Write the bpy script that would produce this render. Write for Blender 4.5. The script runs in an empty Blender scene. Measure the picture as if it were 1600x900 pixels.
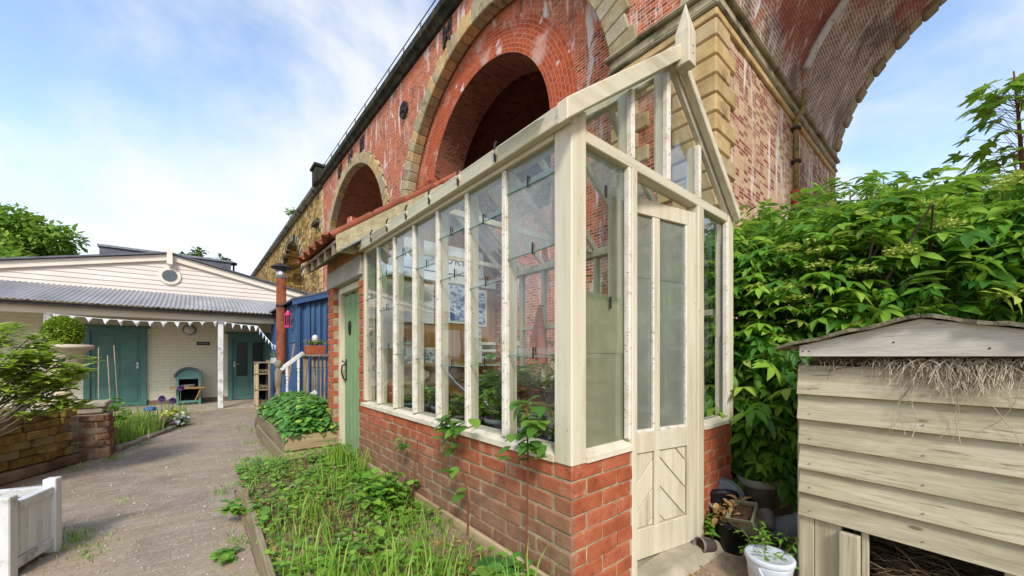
import bpy, bmesh, math, random
import numpy as np
from mathutils import Vector, Matrix
R_ = math.radians
random.seed(7); rng = np.random.default_rng(7)
sc = bpy.context.scene
C = sc.collection

# ---------------------------------------------------------------- camera
cam_d = bpy.data.cameras.new('camera'); cam = bpy.data.objects.new('camera', cam_d); C.objects.link(cam)
cam.location = (0, 0, 1.2); cam.rotation_euler = (R_(90), 0, R_(-39.9))
cam_d.sensor_width = 36; cam_d.lens = 594 / 1600 * 36; cam_d.shift_y = 107 / 1600
cam_d.clip_start = 0.05; cam_d.clip_end = 1000
sc.camera = cam
# ---------------------------------------------------------------- sky, sun, exposure
SUN_EL, SUN_AZ = 40, 212          # azimuth clockwise from +Y
world = bpy.data.worlds.new('World'); sc.world = world; world.use_nodes = True
wn = world.node_tree; wn.nodes.clear()
def wnode(t, **k):
    n = wn.nodes.new(t)
    for a, b in k.items(): setattr(n, a, b)
    return n
sky = wnode('ShaderNodeTexSky', sky_type='NISHITA', sun_disc=False, sun_elevation=R_(SUN_EL), sun_rotation=R_(SUN_AZ))
sky.air_density = 1.0; sky.dust_density = 0.6; sky.ozone_density = 1.0
tc = wnode('ShaderNodeTexCoord'); sep = wnode('ShaderNodeSeparateXYZ'); wn.links.new(tc.outputs['Generated'], sep.inputs[0])
def wmath(op, a, b):
    n = wnode('ShaderNodeMath', operation=op)
    for i, q in enumerate((a, b)):
        if isinstance(q, (int, float)): n.inputs[i].default_value = q
        else: wn.links.new(q, n.inputs[i])
    return n.outputs[0]
zz = wmath('ADD', wmath('MAXIMUM', sep.outputs[2], 0.0), 0.5)
cx = wmath('DIVIDE', sep.outputs[0], zz); cy = wmath('DIVIDE', sep.outputs[1], zz)
comb = wnode('ShaderNodeCombineXYZ'); wn.links.new(cx, comb.inputs[0]); wn.links.new(cy, comb.inputs[1]); comb.inputs[2].default_value = 3.3
n1 = wnode('ShaderNodeTexNoise'); n1.inputs['Scale'].default_value = 2.9; n1.inputs['Detail'].default_value = 7; n1.inputs['Roughness'].default_value = .55; n1.inputs['Distortion'].default_value = .25
wn.links.new(comb.outputs[0], n1.inputs['Vector'])
low = wnode('ShaderNodeMapRange'); low.inputs[1].default_value = 0.0; low.inputs[2].default_value = .75; low.inputs[3].default_value = .20; low.inputs[4].default_value = -.06
wn.links.new(sep.outputs[2], low.inputs[0])
cf = wmath('ADD', n1.outputs['Fac'], low.outputs[0])
cr = wnode('ShaderNodeMapRange', interpolation_type='SMOOTHSTEP'); cr.inputs[1].default_value = .40; cr.inputs[2].default_value = .74
wn.links.new(cf, cr.inputs[0])
mixc = wnode('ShaderNodeMixRGB'); wn.links.new(cr.outputs[0], mixc.inputs[0])
boost = wnode('ShaderNodeMixRGB', blend_type='MULTIPLY'); boost.inputs[0].default_value = 1; boost.inputs[2].default_value = (1.5, 1.42, 1.36, 1)
wn.links.new(sky.outputs[0], boost.inputs[1]); wn.links.new(boost.outputs[0], mixc.inputs[1]); mixc.inputs[2].default_value = (4.05, 4.15, 4.3, 1)
bg = wnode('ShaderNodeBackground'); bg.inputs[1].default_value = .15; wn.links.new(mixc.outputs[0], bg.inputs[0])
wo = wnode('ShaderNodeOutputWorld'); wn.links.new(bg.outputs[0], wo.inputs[0])
sd = bpy.data.lights.new('sun', 'SUN'); sd.energy = 2.0; sd.angle = R_(12); sd.color = (1, .95, .87)
sun = bpy.data.objects.new('sun', sd); C.objects.link(sun)
az, el = R_(SUN_AZ), R_(SUN_EL)
sv = Vector((math.sin(az) * math.cos(el), math.cos(az) * math.cos(el), math.sin(el)))
sun.rotation_euler = (-sv).to_track_quat('-Z', 'Y').to_euler(); sun.location = (-3, -6, 12)
vs = sc.view_settings; vs.view_transform = 'Standard'; vs.look = 'None'; vs.exposure = 0.72; vs.gamma = 1; vs.use_curve_mapping = False
sc.cycles.use_denoising = True; sc.cycles.max_bounces = 8; sc.cycles.transparent_max_bounces = 24; sc.cycles.caustics_reflective = False; sc.cycles.caustics_refractive = False

# ---------------------------------------------------------------- materials
def rgb(h):
    if isinstance(h, str):
        v = [int(h[i:i+2], 16) / 255 for i in (0, 2, 4)]
        return tuple(((q / 12.92) if q <= .04045 else ((q + .055) / 1.055) ** 2.4) for q in v) + (1,)
    return tuple(h) + (1,) if len(h) == 3 else tuple(h)
class NT:
    def __init__(s, name):
        s.m = bpy.data.materials.new(name); s.m.use_nodes = True; s.t = s.m.node_tree; s.t.nodes.clear()
        s.out = s.n('ShaderNodeOutputMaterial')
    def n(s, t, **k):
        q = s.t.nodes.new(t)
        for a, b in k.items(): setattr(q, a, b)
        return q
    def l(s, a, b): s.t.links.new(a, b)
    def math(s, op, a, b=0.0, clamp=False):
        q = s.n('ShaderNodeMath', operation=op); q.use_clamp = clamp
        for i, v in enumerate((a, b)):
            if isinstance(v, (int, float)): q.inputs[i].default_value = v
            else: s.l(v, q.inputs[i])
        return q.outputs[0]
    def mix(s, f, a, b, mode='MIX'):
        q = s.n('ShaderNodeMixRGB', blend_type=mode)
        for i, v in enumerate((f, a, b)):
            if isinstance(v, (int, float)): q.inputs[i].default_value = v
            elif isinstance(v, tuple): q.inputs[i].default_value = v
            else: s.l(v, q.inputs[i])
        return q.outputs[0]
    def noise(s, vec, scale, detail=5, rough=.55, dist=0.0):
        q = s.n('ShaderNodeTexNoise'); q.inputs['Scale'].default_value = scale; q.inputs['Detail'].default_value = detail
        q.inputs['Roughness'].default_value = rough; q.inputs['Distortion'].default_value = dist
        s.l(vec, q.inputs['Vector']); return q.outputs['Fac']
    def ramp(s, f, stops):
        q = s.n('ShaderNodeValToRGB'); e = q.color_ramp.elements
        while len(e) < len(stops): e.new(.5)
        for i, (p, c) in enumerate(stops): e[i].position = p; e[i].color = rgb(c)
        s.l(f, q.inputs[0]); return q.outputs[0]
    def step(s, f, lo, hi, a=0.0, b=1.0):
        q = s.n('ShaderNodeMapRange', interpolation_type='SMOOTHSTEP')
        for i, v in enumerate((lo, hi, a, b)): q.inputs[i + 1].default_value = v
        s.l(f, q.inputs[0]); return q.outputs[0]
    def vec(s, kind='Object', sc_=(1, 1, 1), rnd=True):
        if kind == 'Position': o = s.n('ShaderNodeNewGeometry').outputs['Position']
        else: o = s.n('ShaderNodeTexCoord').outputs[kind]
        if rnd:
            oi = s.n('ShaderNodeObjectInfo'); r = s.math('MULTIPLY', oi.outputs['Random'], 37.0)
            q = s.n('ShaderNodeVectorMath', operation='ADD'); s.l(o, q.inputs[0]); s.l(r, q.inputs[1]); o = q.outputs[0]
        m = s.n('ShaderNodeMapping'); m.inputs['Scale'].default_value = sc_; s.l(o, m.inputs['Vector']); return m.outputs[0]
    def bsdf(s, col, rough=.8, bump=None, bstr=.3, bdist=.01, spec=.3, metal=0.0):
        p = s.n('ShaderNodeBsdfPrincipled')
        if isinstance(col, tuple): p.inputs['Base Color'].default_value = col
        else: s.l(col, p.inputs['Base Color'])
        if isinstance(rough, (int, float)): p.inputs['Roughness'].default_value = rough
        else: s.l(rough, p.inputs['Roughness'])
        p.inputs['Specular IOR Level'].default_value = spec; p.inputs['Metallic'].default_value = metal
        if bump is not None:
            b = s.n('ShaderNodeBump'); b.inputs['Strength'].default_value = bstr; b.inputs['Distance'].default_value = bdist
            s.l(bump, b.inputs['Height']); s.l(b.outputs[0], p.inputs['Normal'])
        return p
    def fin(s, sh): s.l(sh.outputs[0], s.out.inputs[0]); return s.m
def rand_val(t, col, amt, island=False):
    r = t.n('ShaderNodeNewGeometry').outputs['Random Per Island'] if island else t.n('ShaderNodeObjectInfo').outputs['Random']
    v = t.math('ADD', t.math('MULTIPLY', r, amt), 1 - amt / 2)
    h = t.n('ShaderNodeHueSaturation'); t.l(col, h.inputs['Color']); t.l(v, h.inputs['Value']); return h.outputs[0]
def mk(name, stops, scale=6, stretch=(1, 1, 1), rough=.8, bstr=.25, bscale=40, bdist=.004, rnd=0.15, spec=.3, metal=0., detail=6, island=False, dirt=None):
    t = NT(name); v = t.vec('Object', stretch)
    c = t.ramp(t.noise(v, scale, detail), stops)
    if rnd: c = rand_val(t, c, rnd, island)
    if dirt:   # (colour, scale, lo, hi)
        c = t.mix(t.step(t.noise(t.vec('Object'), dirt[1], 6, .65), dirt[2], dirt[3]), c, rgb(dirt[0]))
    bn = t.noise(v, bscale, 4)
    return t.fin(t.bsdf(c, rough, bn, bstr, bdist, spec, metal))
def brick_uv(name, c1, c2, mortar, layers=(), bw=.225, bh=.075, ms=.008, rough=.9, third=None, bstr=.6):
    """layers: (colour, (su,sv), scale, lo, hi, strength) stains in wall coordinates"""
    t = NT(name); uv = t.n('ShaderNodeUVMap').outputs[0]
    b = t.n('ShaderNodeTexBrick'); b.inputs['Scale'].default_value = 1; b.inputs['Brick Width'].default_value = bw; b.inputs['Row Height'].default_value = bh
    b.inputs['Mortar Size'].default_value = ms; b.inputs['Mortar Smooth'].default_value = .3; b.inputs['Bias'].default_value = -.1
    b.inputs['Color1'].default_value = rgb(c1); b.inputs['Color2'].default_value = rgb(c2); b.inputs['Mortar'].default_value = rgb(mortar)
    t.l(uv, b.inputs['Vector']); c = b.outputs['Color']
    def mp(s):
        m = t.n('ShaderNodeMapping'); m.inputs['Scale'].default_value = (s[0], s[1], 1); t.l(uv, m.inputs['Vector']); return m.outputs[0]
    if third:
        q = t.n('ShaderNodeTexWhiteNoise', noise_dimensions='2D')
        sn = t.n('ShaderNodeVectorMath', operation='SNAP'); t.l(uv, sn.inputs[0]); sn.inputs[1].default_value = (bw, bh, 1); t.l(sn.outputs[0], q.inputs['Vector'])
        k = t.math('MULTIPLY', t.step(t.math('ADD', q.outputs[0], t.math('MULTIPLY', t.noise(mp((1, 1)), third[1], 4), 1.4)), third[2], third[3]), t.math('SUBTRACT', 1.0, b.outputs['Fac']))
        c = t.mix(k, c, rgb(third[0]))
    c = t.mix(.35, c, t.ramp(t.noise(mp((1, 1)), 9, 6), [(.3, (.35, .35, .35)), (.7, (.65, .65, .65))]), 'OVERLAY')
    for (col, s, scale, lo, hi, st) in layers:
        f = t.math('MULTIPLY', t.step(t.noise(mp(s), scale, 8, .62, .4), lo, hi), st)
        c = t.mix(f, c, rgb(col))
    hgt = t.math('ADD', t.math('MULTIPLY', b.outputs['Fac'], -1.0), t.math('MULTIPLY', t.noise(mp((1, 1)), 30, 4), .6))
    return t.fin(t.bsdf(c, rough, hgt, bstr, .012, .2))
def leafmat(name, stops, trans=.35, rough=.45, rnd_obj=False, spec=.35):
    t = NT(name)
    if rnd_obj: f = t.n('ShaderNodeObjectInfo').outputs['Random']
    else: f = t.n('ShaderNodeNewGeometry').outputs['Random Per Island']
    c = t.ramp(f, stops)
    c = t.mix(.4, c, t.ramp(t.noise(t.vec('Object', rnd=False), 25, 3), [(.3, (.38, .38, .38)), (.7, (.62, .62, .62))]), 'OVERLAY')
    p = t.bsdf(c, rough, None, spec=spec)
    tr = t.n('ShaderNodeBsdfTranslucent'); t.l(t.mix(.5, c, rgb((.35, .5, .05))), tr.inputs[0])
    mx = t.n('ShaderNodeMixShader'); mx.inputs[0].default_value = trans; t.l(p.outputs[0], mx.inputs[1]); t.l(tr.outputs[0], mx.inputs[2])
    return t.fin(mx)
def glassmat(name, tint=(.93, .97, .95), dirt=.06, rough=.02, wire=False, obscure=0.0, col=(.6, .65, .6), gloss=1.0):
    t = NT(name); tr = t.n('ShaderNodeBsdfTransparent'); tr.inputs[0].default_value = tint + (1,)
    gl = t.n('ShaderNodeBsdfGlossy'); gl.inputs['Roughness'].default_value = rough
    bn = t.n('ShaderNodeBump'); bn.inputs['Strength'].default_value = .05; bn.inputs['Distance'].default_value = .02
    t.l(t.noise(t.vec('Object'), 3.0, 2), bn.inputs['Height']); t.l(bn.outputs[0], gl.inputs['Normal'])
    ge = t.n('ShaderNodeNewGeometry'); dp = t.n('ShaderNodeVectorMath', operation='DOT_PRODUCT'); t.l(ge.outputs['Incoming'], dp.inputs[0]); t.l(ge.outputs['Normal'], dp.inputs[1])
    om = t.math('SUBTRACT', 1.0, t.math('ABSOLUTE', dp.outputs['Value']), True)
    fac = t.math('MULTIPLY', t.math('ADD', t.math('MULTIPLY', t.math('POWER', om, 5.0), .92), .045), 2.5 * gloss, True)
    df = t.n('ShaderNodeBsdfDiffuse'); dl = t.n('ShaderNodeBsdfTranslucent')
    dc = rgb(col)
    cc = t.ramp(t.noise(t.vec('Object'), 2.5, 6, .6), [(.3, tuple(.8 * q for q in dc[:3])), (.7, dc[:3])])
    t.l(cc, df.inputs[0]); t.l(cc, dl.inputs[0])
    d2 = t.n('ShaderNodeMixShader'); d2.inputs[0].default_value = .5; t.l(df.outputs[0], d2.inputs[1]); t.l(dl.outputs[0], d2.inputs[2])
    f2 = t.math('ADD', t.math('MULTIPLY', t.step(t.noise(t.vec('Object'), 5, 7, .7), .45, .8), dirt * 2.2), obscure, True)  # pale film: dirt patches that also paint in sky-reflection haze, plus even obscuring
    if obscure and not wire:
        f2 = t.math('ADD', f2, t.math('MULTIPLY', t.step(t.noise(t.vec('Object'), 90, 2), .4, .6), .18), True)
    if wire:
        s = t.n('ShaderNodeSeparateXYZ'); t.l(t.n('ShaderNodeTexCoord').outputs['Object'], s.inputs[0])
        def grid(o):
            a = t.math('ABSOLUTE', t.math('SUBTRACT', t.math('FRACT', t.math('MULTIPLY', o, 78.0)), .5)); return t.step(a, .36, .45)
        hx = t.math('MAXIMUM', grid(t.math('ADD', s.outputs[0], s.outputs[1])), grid(s.outputs[2]))
        f2 = t.math('ADD', f2, t.math('MULTIPLY', hx, .12), True)
        dk = t.mix(t.math('MULTIPLY', hx, .5), cc, rgb((.22, .22, .18))); t.l(dk, df.inputs[0]); t.l(dk, dl.inputs[0])
    m1 = t.n('ShaderNodeMixShader'); t.l(f2, m1.inputs[0]); t.l(tr.outputs[0], m1.inputs[1]); t.l(d2.outputs[0], m1.inputs[2])
    m2 = t.n('ShaderNodeMixShader'); t.l(fac, m2.inputs[0]); t.l(m1.outputs[0], m2.inputs[1]); t.l(gl.outputs[0], m2.inputs[2])
    return t.fin(m2)

M = {}
def creammat(name, axis):
    st = [22, 22, 22]; st[axis] = 1.2
    t = NT(name); v = t.vec('Object', tuple(st))
    c = t.ramp(t.noise(v, 1.2, 6, .65), [(.25, 'bcb296'), (.5, 'cfc6ac'), (.8, 'd9d2bc')]); c = rand_val(t, c, .07)
    g2 = t.step(t.noise(t.vec('Object', tuple(q * .25 if q > 1 else .8 for q in st)), 1.6, 8, .7), .47, .78)
    c = t.mix(t.math('MULTIPLY', g2, .68), c, rgb('8a8262'))
    c = t.mix(t.math('MULTIPLY', t.step(t.noise(t.vec('Object'), 26, 4, .7), .66, .72), .7), c, rgb('7c7054'))
    return t.fin(t.bsdf(c, .55, t.noise(v, 2.2, 6, .7), .35, .003, .35))
M['cream'] = creammat('cream_paint', 2); M['cream_h'] = creammat('cream_paint_rail', 1); M['cream_x'] = creammat('cream_paint_cross', 0)
def puttymat():
    t = NT('cracked_putty'); v = t.vec('Object')
    c = t.ramp(t.noise(v, 14, 5), [(.3, 'cfc5ae'), (.6, 'e6dfd0'), (.9, 'e9e4da')])
    w = t.noise(t.vec('Object', (30, 30, 55)), 1.0, 3, .6, 1.5)
    k = t.step(w, .40, .33)
    c = t.mix(t.math('MULTIPLY', k, .75), c, rgb('6f6450'))
    return t.fin(t.bsdf(c, .8, t.math('SUBTRACT', 1.0, k), .5, .004))
M['putty'] = puttymat()
def gbrick():
    t = NT('red_brick'); v = t.vec('Object'); oi = t.n('ShaderNodeObjectInfo')
    c = t.ramp(t.noise(v, 9, 6, .6), [(.25, '8e4a2c'), (.5, 'ae5c3a'), (.75, 'c2744e')])
    c = t.mix(t.math('MULTIPLY', oi.outputs['Random'], .6), c, t.ramp(t.noise(v, 7, 5), [(.3, '844c36'), (.7, '9e5f46')]))
    c = rand_val(t, c, .4)
    c = t.mix(t.math('MULTIPLY', t.step(t.noise(v, 6, 8, .75), .52, .72), .6), c, rgb('c89a80'))
    c = t.mix(t.math('MULTIPLY', t.step(t.noise(v, 22, 5, .7), .56, .66), .5), c, rgb('6a3526'))
    s = t.n('ShaderNodeSeparateXYZ'); pos = t.n('ShaderNodeNewGeometry').outputs['Position']; t.l(pos, s.inputs[0])
    nz = t.noise(pos, 2.5, 5)
    k = t.step(t.math('ADD', s.outputs[2], t.math('MULTIPLY', nz, .35)), .92, .52)       # rain-splashed soil on the lowest courses
    left = t.step(s.outputs[0], 1.26, 1.23)
    c = t.mix(t.math('MULTIPLY', t.math('MULTIPLY', k, left), .72), c, t.ramp(t.noise(pos, 20, 4), [(.3, '6b5a44'), (.7, '8b7860')]))
    h = t.math('ADD', t.noise(v, 60, 5), t.math('MULTIPLY', t.noise(v, 14, 4), .8))
    return t.fin(t.bsdf(c, .88, h, .55, .006, .2))
M['brick'] = gbrick()
M['mortar'] = mk('lime_mortar', [(.3, '877a62'), (.55, 'a89a7c'), (.75, 'c2b492')], 12, rough=.95, bstr=.8, bscale=90, bdist=.006, rnd=0)
M['vred'] = brick_uv('viaduct_red_brick', 'bc6040', 'a04c30', 'c69c80', [
    ('c66c48', (1, 1), .5, .46, .64, .5), ('d2ac96', (1.3, .5), .9, .55, .68, .55), ('ded6ce', (3.0, .5), .9, .56, .64, .75), ('e0d8d0', (1.1, .8), 1.4, .59, .67, .65), ('3c2c26', (2.2, .5), .8, .60, .70, .6), ('dccabe', (1, 1), 4.5, .60, .67, .45), ('4a3028', (1, .8), .9, .58, .70, .55), ('5f463c', (1, .7), .45, .60, .76, .55)], third=('6e3426', 2.0, 1.3, 1.6), ms=.012, bstr=.4)
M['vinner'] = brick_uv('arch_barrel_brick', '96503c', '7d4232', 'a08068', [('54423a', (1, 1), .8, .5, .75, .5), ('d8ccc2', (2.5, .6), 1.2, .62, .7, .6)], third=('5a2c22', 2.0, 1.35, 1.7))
M['vpier'] = brick_uv('pier_buff_brick', 'c4a684', 'b8967a', 'c6b092', [
    ('d8c6a8', (1, .6), .5, .45, .7, .5), ('ece4dc', (2.6, .3), .9, .52, .64, .8), ('a0503a', (.8, .8), .5, .58, .66, .6), ('7a6458', (1.5, .4), .7, .58, .72, .5)], third=('86463a', .7, 1.12, 1.3))
M['vsoffit'] = brick_uv('sooty_soffit_brick', 'a87e6a', '8e6a5a', 'c8bcae', [
    ('463c38', (1.2, .8), .8, .47, .60, .6), ('a8523a', (.45, .5), .7, .54, .60, .7), ('e0dad6', (3.4, 1.1), 1.0, .54, .64, .6), ('f0ece8', (6, 1.8), 1.0, .59, .65, .7), ('3a322e', (4, 1.4), 1.3, .60, .68, .55), ('2e2825', (1, 1), 9, .60, .67, .4)], ms=.016)
def stonemat(name, stops, grime='4c463a', glo=.55, ghi=.75, gst=.7, scale=3.0):
    t = NT(name); v = t.vec('Object')
    c = rand_val(t, t.ramp(t.noise(v, scale, 7, .6), stops), .35)
    oi = t.n('ShaderNodeObjectInfo').outputs['Random']
    c = t.mix(t.math('MULTIPLY', t.step(oi, .65, .95), .5), c, rgb('8a8576'))
    c = t.mix(t.math('MULTIPLY', t.step(t.noise(v, 1.6, 8, .65), glo, ghi), gst), c, rgb(grime))
    return t.fin(t.bsdf(c, .92, t.math('ADD', t.noise(v, 8, 6), t.math('MULTIPLY', t.noise(v, 45, 4), .4)), .5, .03, .2))
M['stone'] = stonemat('yellow_sandstone', [(.25, 'a08452'), (.5, 'bea270'), (.75, 'd0ba90')])
M['stone_grey'] = stonemat('grey_voussoir_stone', [(.25, '8a7a55'), (.5, 'a89a78'), (.75, 'bab09a')], '3f3a2e')
M['cornice'] = stonemat('sooty_cornice', [(.25, '262820'), (.5, '3a3a2e'), (.75, '57563f')], '20211a', .45, .62, .85)
M['impost'] = stonemat('mossy_impost', [(.25, '857a5a'), (.5, 'a3987a'), (.75, 'b8ae94')], '38352a', .48, .66, .75)
def rubble():
    t = NT('rubble_stone'); uv = t.n('ShaderNodeUVMap').outputs[0]
    def mp(a, b):
        m = t.n('ShaderNodeMapping'); m.inputs['Scale'].default_value = (a, b, 1); t.l(uv, m.inputs['Vector']); return m.outputs[0]
    vo = t.n('ShaderNodeTexVoronoi'); vo.inputs['Scale'].default_value = 1; t.l(mp(1.7, 3.2), vo.inputs['Vector'])
    ve = t.n('ShaderNodeTexVoronoi', feature='DISTANCE_TO_EDGE'); ve.inputs['Scale'].default_value = 1; t.l(mp(1.7, 3.2), ve.inputs['Vector'])
    c = t.ramp(t.math('FRACT', t.math('MULTIPLY', vo.outputs['Color'], 3.0)), [(.0, '6b5630'), (.4, '97793e'), (.7, 'b39656'), (1, 'c0a878')])
    e = t.step(ve.outputs['Distance'], .0, .06)
    c = t.mix(e, rgb('4a3d26'), c)
    c = t.mix(t.math('MULTIPLY', t.step(t.noise(mp(.3, .25), 1, 6), .55, .72), .7), c, rgb('4b4538'))
    return t.fin(t.bsdf(c, .92, e, .8, .06, .2))
M['rubble'] = rubble()
M['iron'] = mk('dark_iron', [(.3, '1d1a19'), (.7, '37302c')], 12, rough=.6, rnd=.1)
M['railing'] = mk('painted_railing', [(.3, '3c4a4c'), (.7, '51605f')], 12, rough=.6, rnd=0)
M['pipe_grey'] = mk('grey_pipe', [(.3, 'b9bcb4'), (.7, 'd4d4ca')], 8, rough=.6, rnd=0, dirt=('6b6048', 6, .55, .75))
M['pipe_brown'] = mk('buff_pipe', [(.3, '7a6a3e'), (.7, '9a8852')], 8, rough=.6, rnd=0, dirt=('4f4228', 6, .5, .7))
M['terracotta'] = mk('terracotta', [(.3, '8e452c'), (.7, 'ad5f40')], 9, rough=.85, bstr=.3, rnd=.2, dirt=('5b4a3c', 8, .55, .78))
M['tile'] = mk('red_clay_tile', [(.3, '84442e'), (.7, 'a05c42')], 9, rough=.85, bstr=.4, rnd=.3, dirt=('4c4030', 7, .55, .75))
M['mortar_bed'] = mk('verge_mortar', [(.3, '9a8f6c'), (.7, 'bdb28e')], 9, rough=.95, bstr=.8, bscale=25, bdist=.02, rnd=0, dirt=('6b6040', 5, .55, .75))
M['lead'] = mk('grey_lead', [(.3, '6d7376'), (.7, '8f9698')], 10, rough=.5, rnd=.1)
M['old_wood'] = mk('weathered_grey_wood', [(.3, '6b5f4c'), (.55, '8a7d68'), (.8, 'a39782')], 5, (8, 8, .8), .9, .6, 20, .006, .25)
def boardmat(name, stops, axis, rnd=.12, knots=True, dark='5a5140'):
    st = [14, 14, 14]; st[axis] = .9
    t = NT(name); v = t.vec('Object', tuple(st))
    c = t.ramp(t.noise(v, 1.5, 7, .65, .6), stops); c = rand_val(t, c, rnd)
    c = t.mix(.55, c, t.ramp(t.noise(t.vec('Object', tuple(q * (4 if q > 1 else .7) for q in st)), 2.0, 6, .7, .3), [(.3, (.3, .3, .3)), (.7, (.68, .68, .68))]), 'OVERLAY')
    cr = t.step(t.noise(t.vec('Object', tuple(q * (1.8 if q > 1 else .8) for q in st)), 2.6, 5, .6, .5), .40, .30)
    c = t.mix(t.math('MULTIPLY', cr, .55), c, rgb(dark))
    if knots:
        sk = [9, 9, 9]; sk[axis] = 3.2
        vo = t.n('ShaderNodeTexVoronoi'); vo.inputs['Scale'].default_value = 1; t.l(t.vec('Object', tuple(sk)), vo.inputs['Vector'])
        c = t.mix(t.math('MULTIPLY', t.step(vo.outputs['Distance'], .10, .04), .7), c, rgb('4a3c28'))
    c = t.mix(t.math('MULTIPLY', t.step(t.noise(t.vec('Object'), 4, 7, .65), .58, .74), .4), c, rgb('8d8363'))
    return t.fin(t.bsdf(c, .85, t.math('SUBTRACT', t.noise(v, 2.5, 6, .7), cr), .45, .004, .2))
M['hutch_y'] = boardmat('weathered_cream_board', [(.25, '948a70'), (.5, 'b3a98c'), (.8, 'c8c0a8')], 0)
M['hutch_z'] = boardmat('weathered_cream_post', [(.25, '948a70'), (.5, 'b3a98c'), (.8, 'c8c0a8')], 2)
M['fascia'] = boardmat('pale_fascia_board', [(.25, 'a8a08e'), (.5, 'c2bbab'), (.8, 'd0cbbe')], 1)
M['sleeper'] = boardmat('weathered_sleeper', [(.25, '6d5f48'), (.5, '8b7c62'), (.8, 'a5987c')], 1, .2, False, '3d3424')
M['sleeper_x'] = boardmat('weathered_sleeper_end', [(.25, '7a6a4c'), (.5, 'a08d68'), (.8, 'b8a580')], 0, .2, False, '3d3424')
M['felt'] = mk('mossy_felt', [(.3, '565042'), (.55, '7a735c'), (.75, '908a62')], 18, rough=.95, bstr=1, bscale=60, bdist=.01, rnd=0)
M['white_wood'] = mk('white_painted_wood', [(.25, 'b9b9b4'), (.5, 'd8d8d4'), (.8, 'e2e2e0')], 4, (1, 1, .4), .6, .3, 30, .003, .06, dirt=('7d7260', 6, .52, .74))
M['green_door'] = boardmat('sage_green_board', [(.25, '6f8860'), (.5, '7f986e'), (.8, '90a67e')], 2, .08, False, '49603c')
M['teal'] = mk('teal_paint', [(.3, '507872'), (.7, '5f8a82')], 4, rough=.5, bstr=.1, rnd=.06)
M['blue'] = mk('blue_corrugated_paint', [(.3, '2c4a70'), (.6, '3a5a80'), (.85, '547090')], 4, (1, 1, .3), .55, .15, 25, .002, .05, dirt=('8fa3b6', 9, .66, .76))
M['rust'] = mk('rusted_flue', [(.25, '5a2c18'), (.5, '80452a'), (.8, 'a05c38')], 7, rough=.75, bstr=.3, rnd=0)
M['galv'] = mk('galvanised', [(.3, 'a7abae'), (.7, 'c9cccd')], 9, rough=.35, bstr=.05, rnd=0, metal=.8)
M['corr_roof'] = mk('grey_corrugated', [(.25, '84868a'), (.5, '9a9b9d'), (.8, 'aeaeae')], 2.2, (1, .3, 1), .55, .1, 20, .002, 0, dirt=('6f7176', 3, .55, .75))
M['weatherboard'] = mk('off_white_weatherboard', [(.3, 'd0c6bb'), (.7, 'ded6cc')], 3, (.4, 1, 1), .6, .15, 30, .002, .04)
M['cream_trim'] = mk('cream_trim', [(.3, 'dbd2c0'), (.7, 'e6dece')], 3, rough=.6, bstr=.1, rnd=.04)
M['hallwall'] = brick_uv('cream_painted_brick', 'f0ead2', 'ece5cb', 'e2dabd', [('a59c78', (1, 1), .7, .6, .8, .4)], bstr=.5)
M['slate'] = mk('dark_slate', [(.3, '4c4f5a'), (.7, '6b6d77')], 5, rough=.6, bstr=.3, rnd=.2)
M['dark'] = mk('dark_interior', [(.3, '0f0e0c'), (.7, '1b1916')], 5, rough=.9, rnd=0)
M['concrete'] = mk('pale_concrete', [(.25, '8e8572'), (.55, 'a99f8a'), (.8, 'bfb6a2')], 7, rough=.95, bstr=.7, bscale=50, bdist=.006, rnd=.1, dirt=('6a6048', 6, .58, .78))
def dustmat(name, stops, pebb=True, mossy=.0, rnd=0.0):
    t = NT(name); v = t.n('ShaderNodeNewGeometry').outputs['Position']
    c = t.ramp(t.noise(v, 3.5, 8, .65), stops)
    c = t.mix(t.math('MULTIPLY', t.step(t.noise(v, .55, 6, .6, .3), .46, .60), .55), c, rgb('a8967a'))
    c = t.mix(.6, c, t.ramp(t.noise(v, 60, 4, .7), [(.3, (.3, .3, .3)), (.7, (.7, .7, .7))]), 'OVERLAY')
    if rnd: c = rand_val(t, c, rnd, True)
    c = t.mix(t.math('MULTIPLY', t.step(t.noise(v, 1.0, 7, .65), .58, .74), .32), c, rgb('6b6150'))
    if pebb:
        vo = t.n('ShaderNodeTexVoronoi'); vo.inputs['Scale'].default_value = 28; t.l(v, vo.inputs['Vector'])
        c = t.mix(t.math('MULTIPLY', t.step(vo.outputs['Distance'], .22, .12), t.step(t.noise(v, 9, 3), .5, .62)), c, rgb('b9aea0'))
    if mossy:
        c = t.mix(t.math('MULTIPLY', t.step(t.noise(v, 1.7, 7, .7), .55, .68), mossy), c, rgb('6d7038'))
    return t.fin(t.bsdf(c, .95, t.noise(v, 70, 6, .7), .5, .008, .15))
M['ground'] = dustmat('dusty_earth', [(.25, '7d6b58'), (.5, '94816c'), (.8, 'a9988a')], True, .5)
M['path'] = dustmat('dusty_path', [(.25, '87786a'), (.5, '998a7a'), (.8, 'ac9d8c')], True, .25)
M['sett'] = dustmat('worn_setts', [(.25, '807264'), (.5, '948576'), (.8, 'a99a88')], True, .22, .14)
M['soil'] = dustmat('bed_soil', [(.25, '4a3b2c'), (.5, '6b5742'), (.8, '8f7a60')], False, .3)
M['compost'] = mk('dry_compost', [(.3, '2a1d14'), (.7, '58402c')], 40, rough=.95, bstr=1, bscale=80, bdist=.01, rnd=0)
M['black_plastic'] = mk('black_plastic', [(.3, '141518'), (.7, '24262a')], 8, rough=.45, bstr=.05, rnd=.2, dirt=('50473c', 9, .6, .8))
M['grey_plastic'] = mk('grey_plastic', [(.3, '6f7478'), (.7, '858a8c')], 8, rough=.5, bstr=.05, rnd=.2, dirt=('5d5446', 9, .55, .8))
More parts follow.
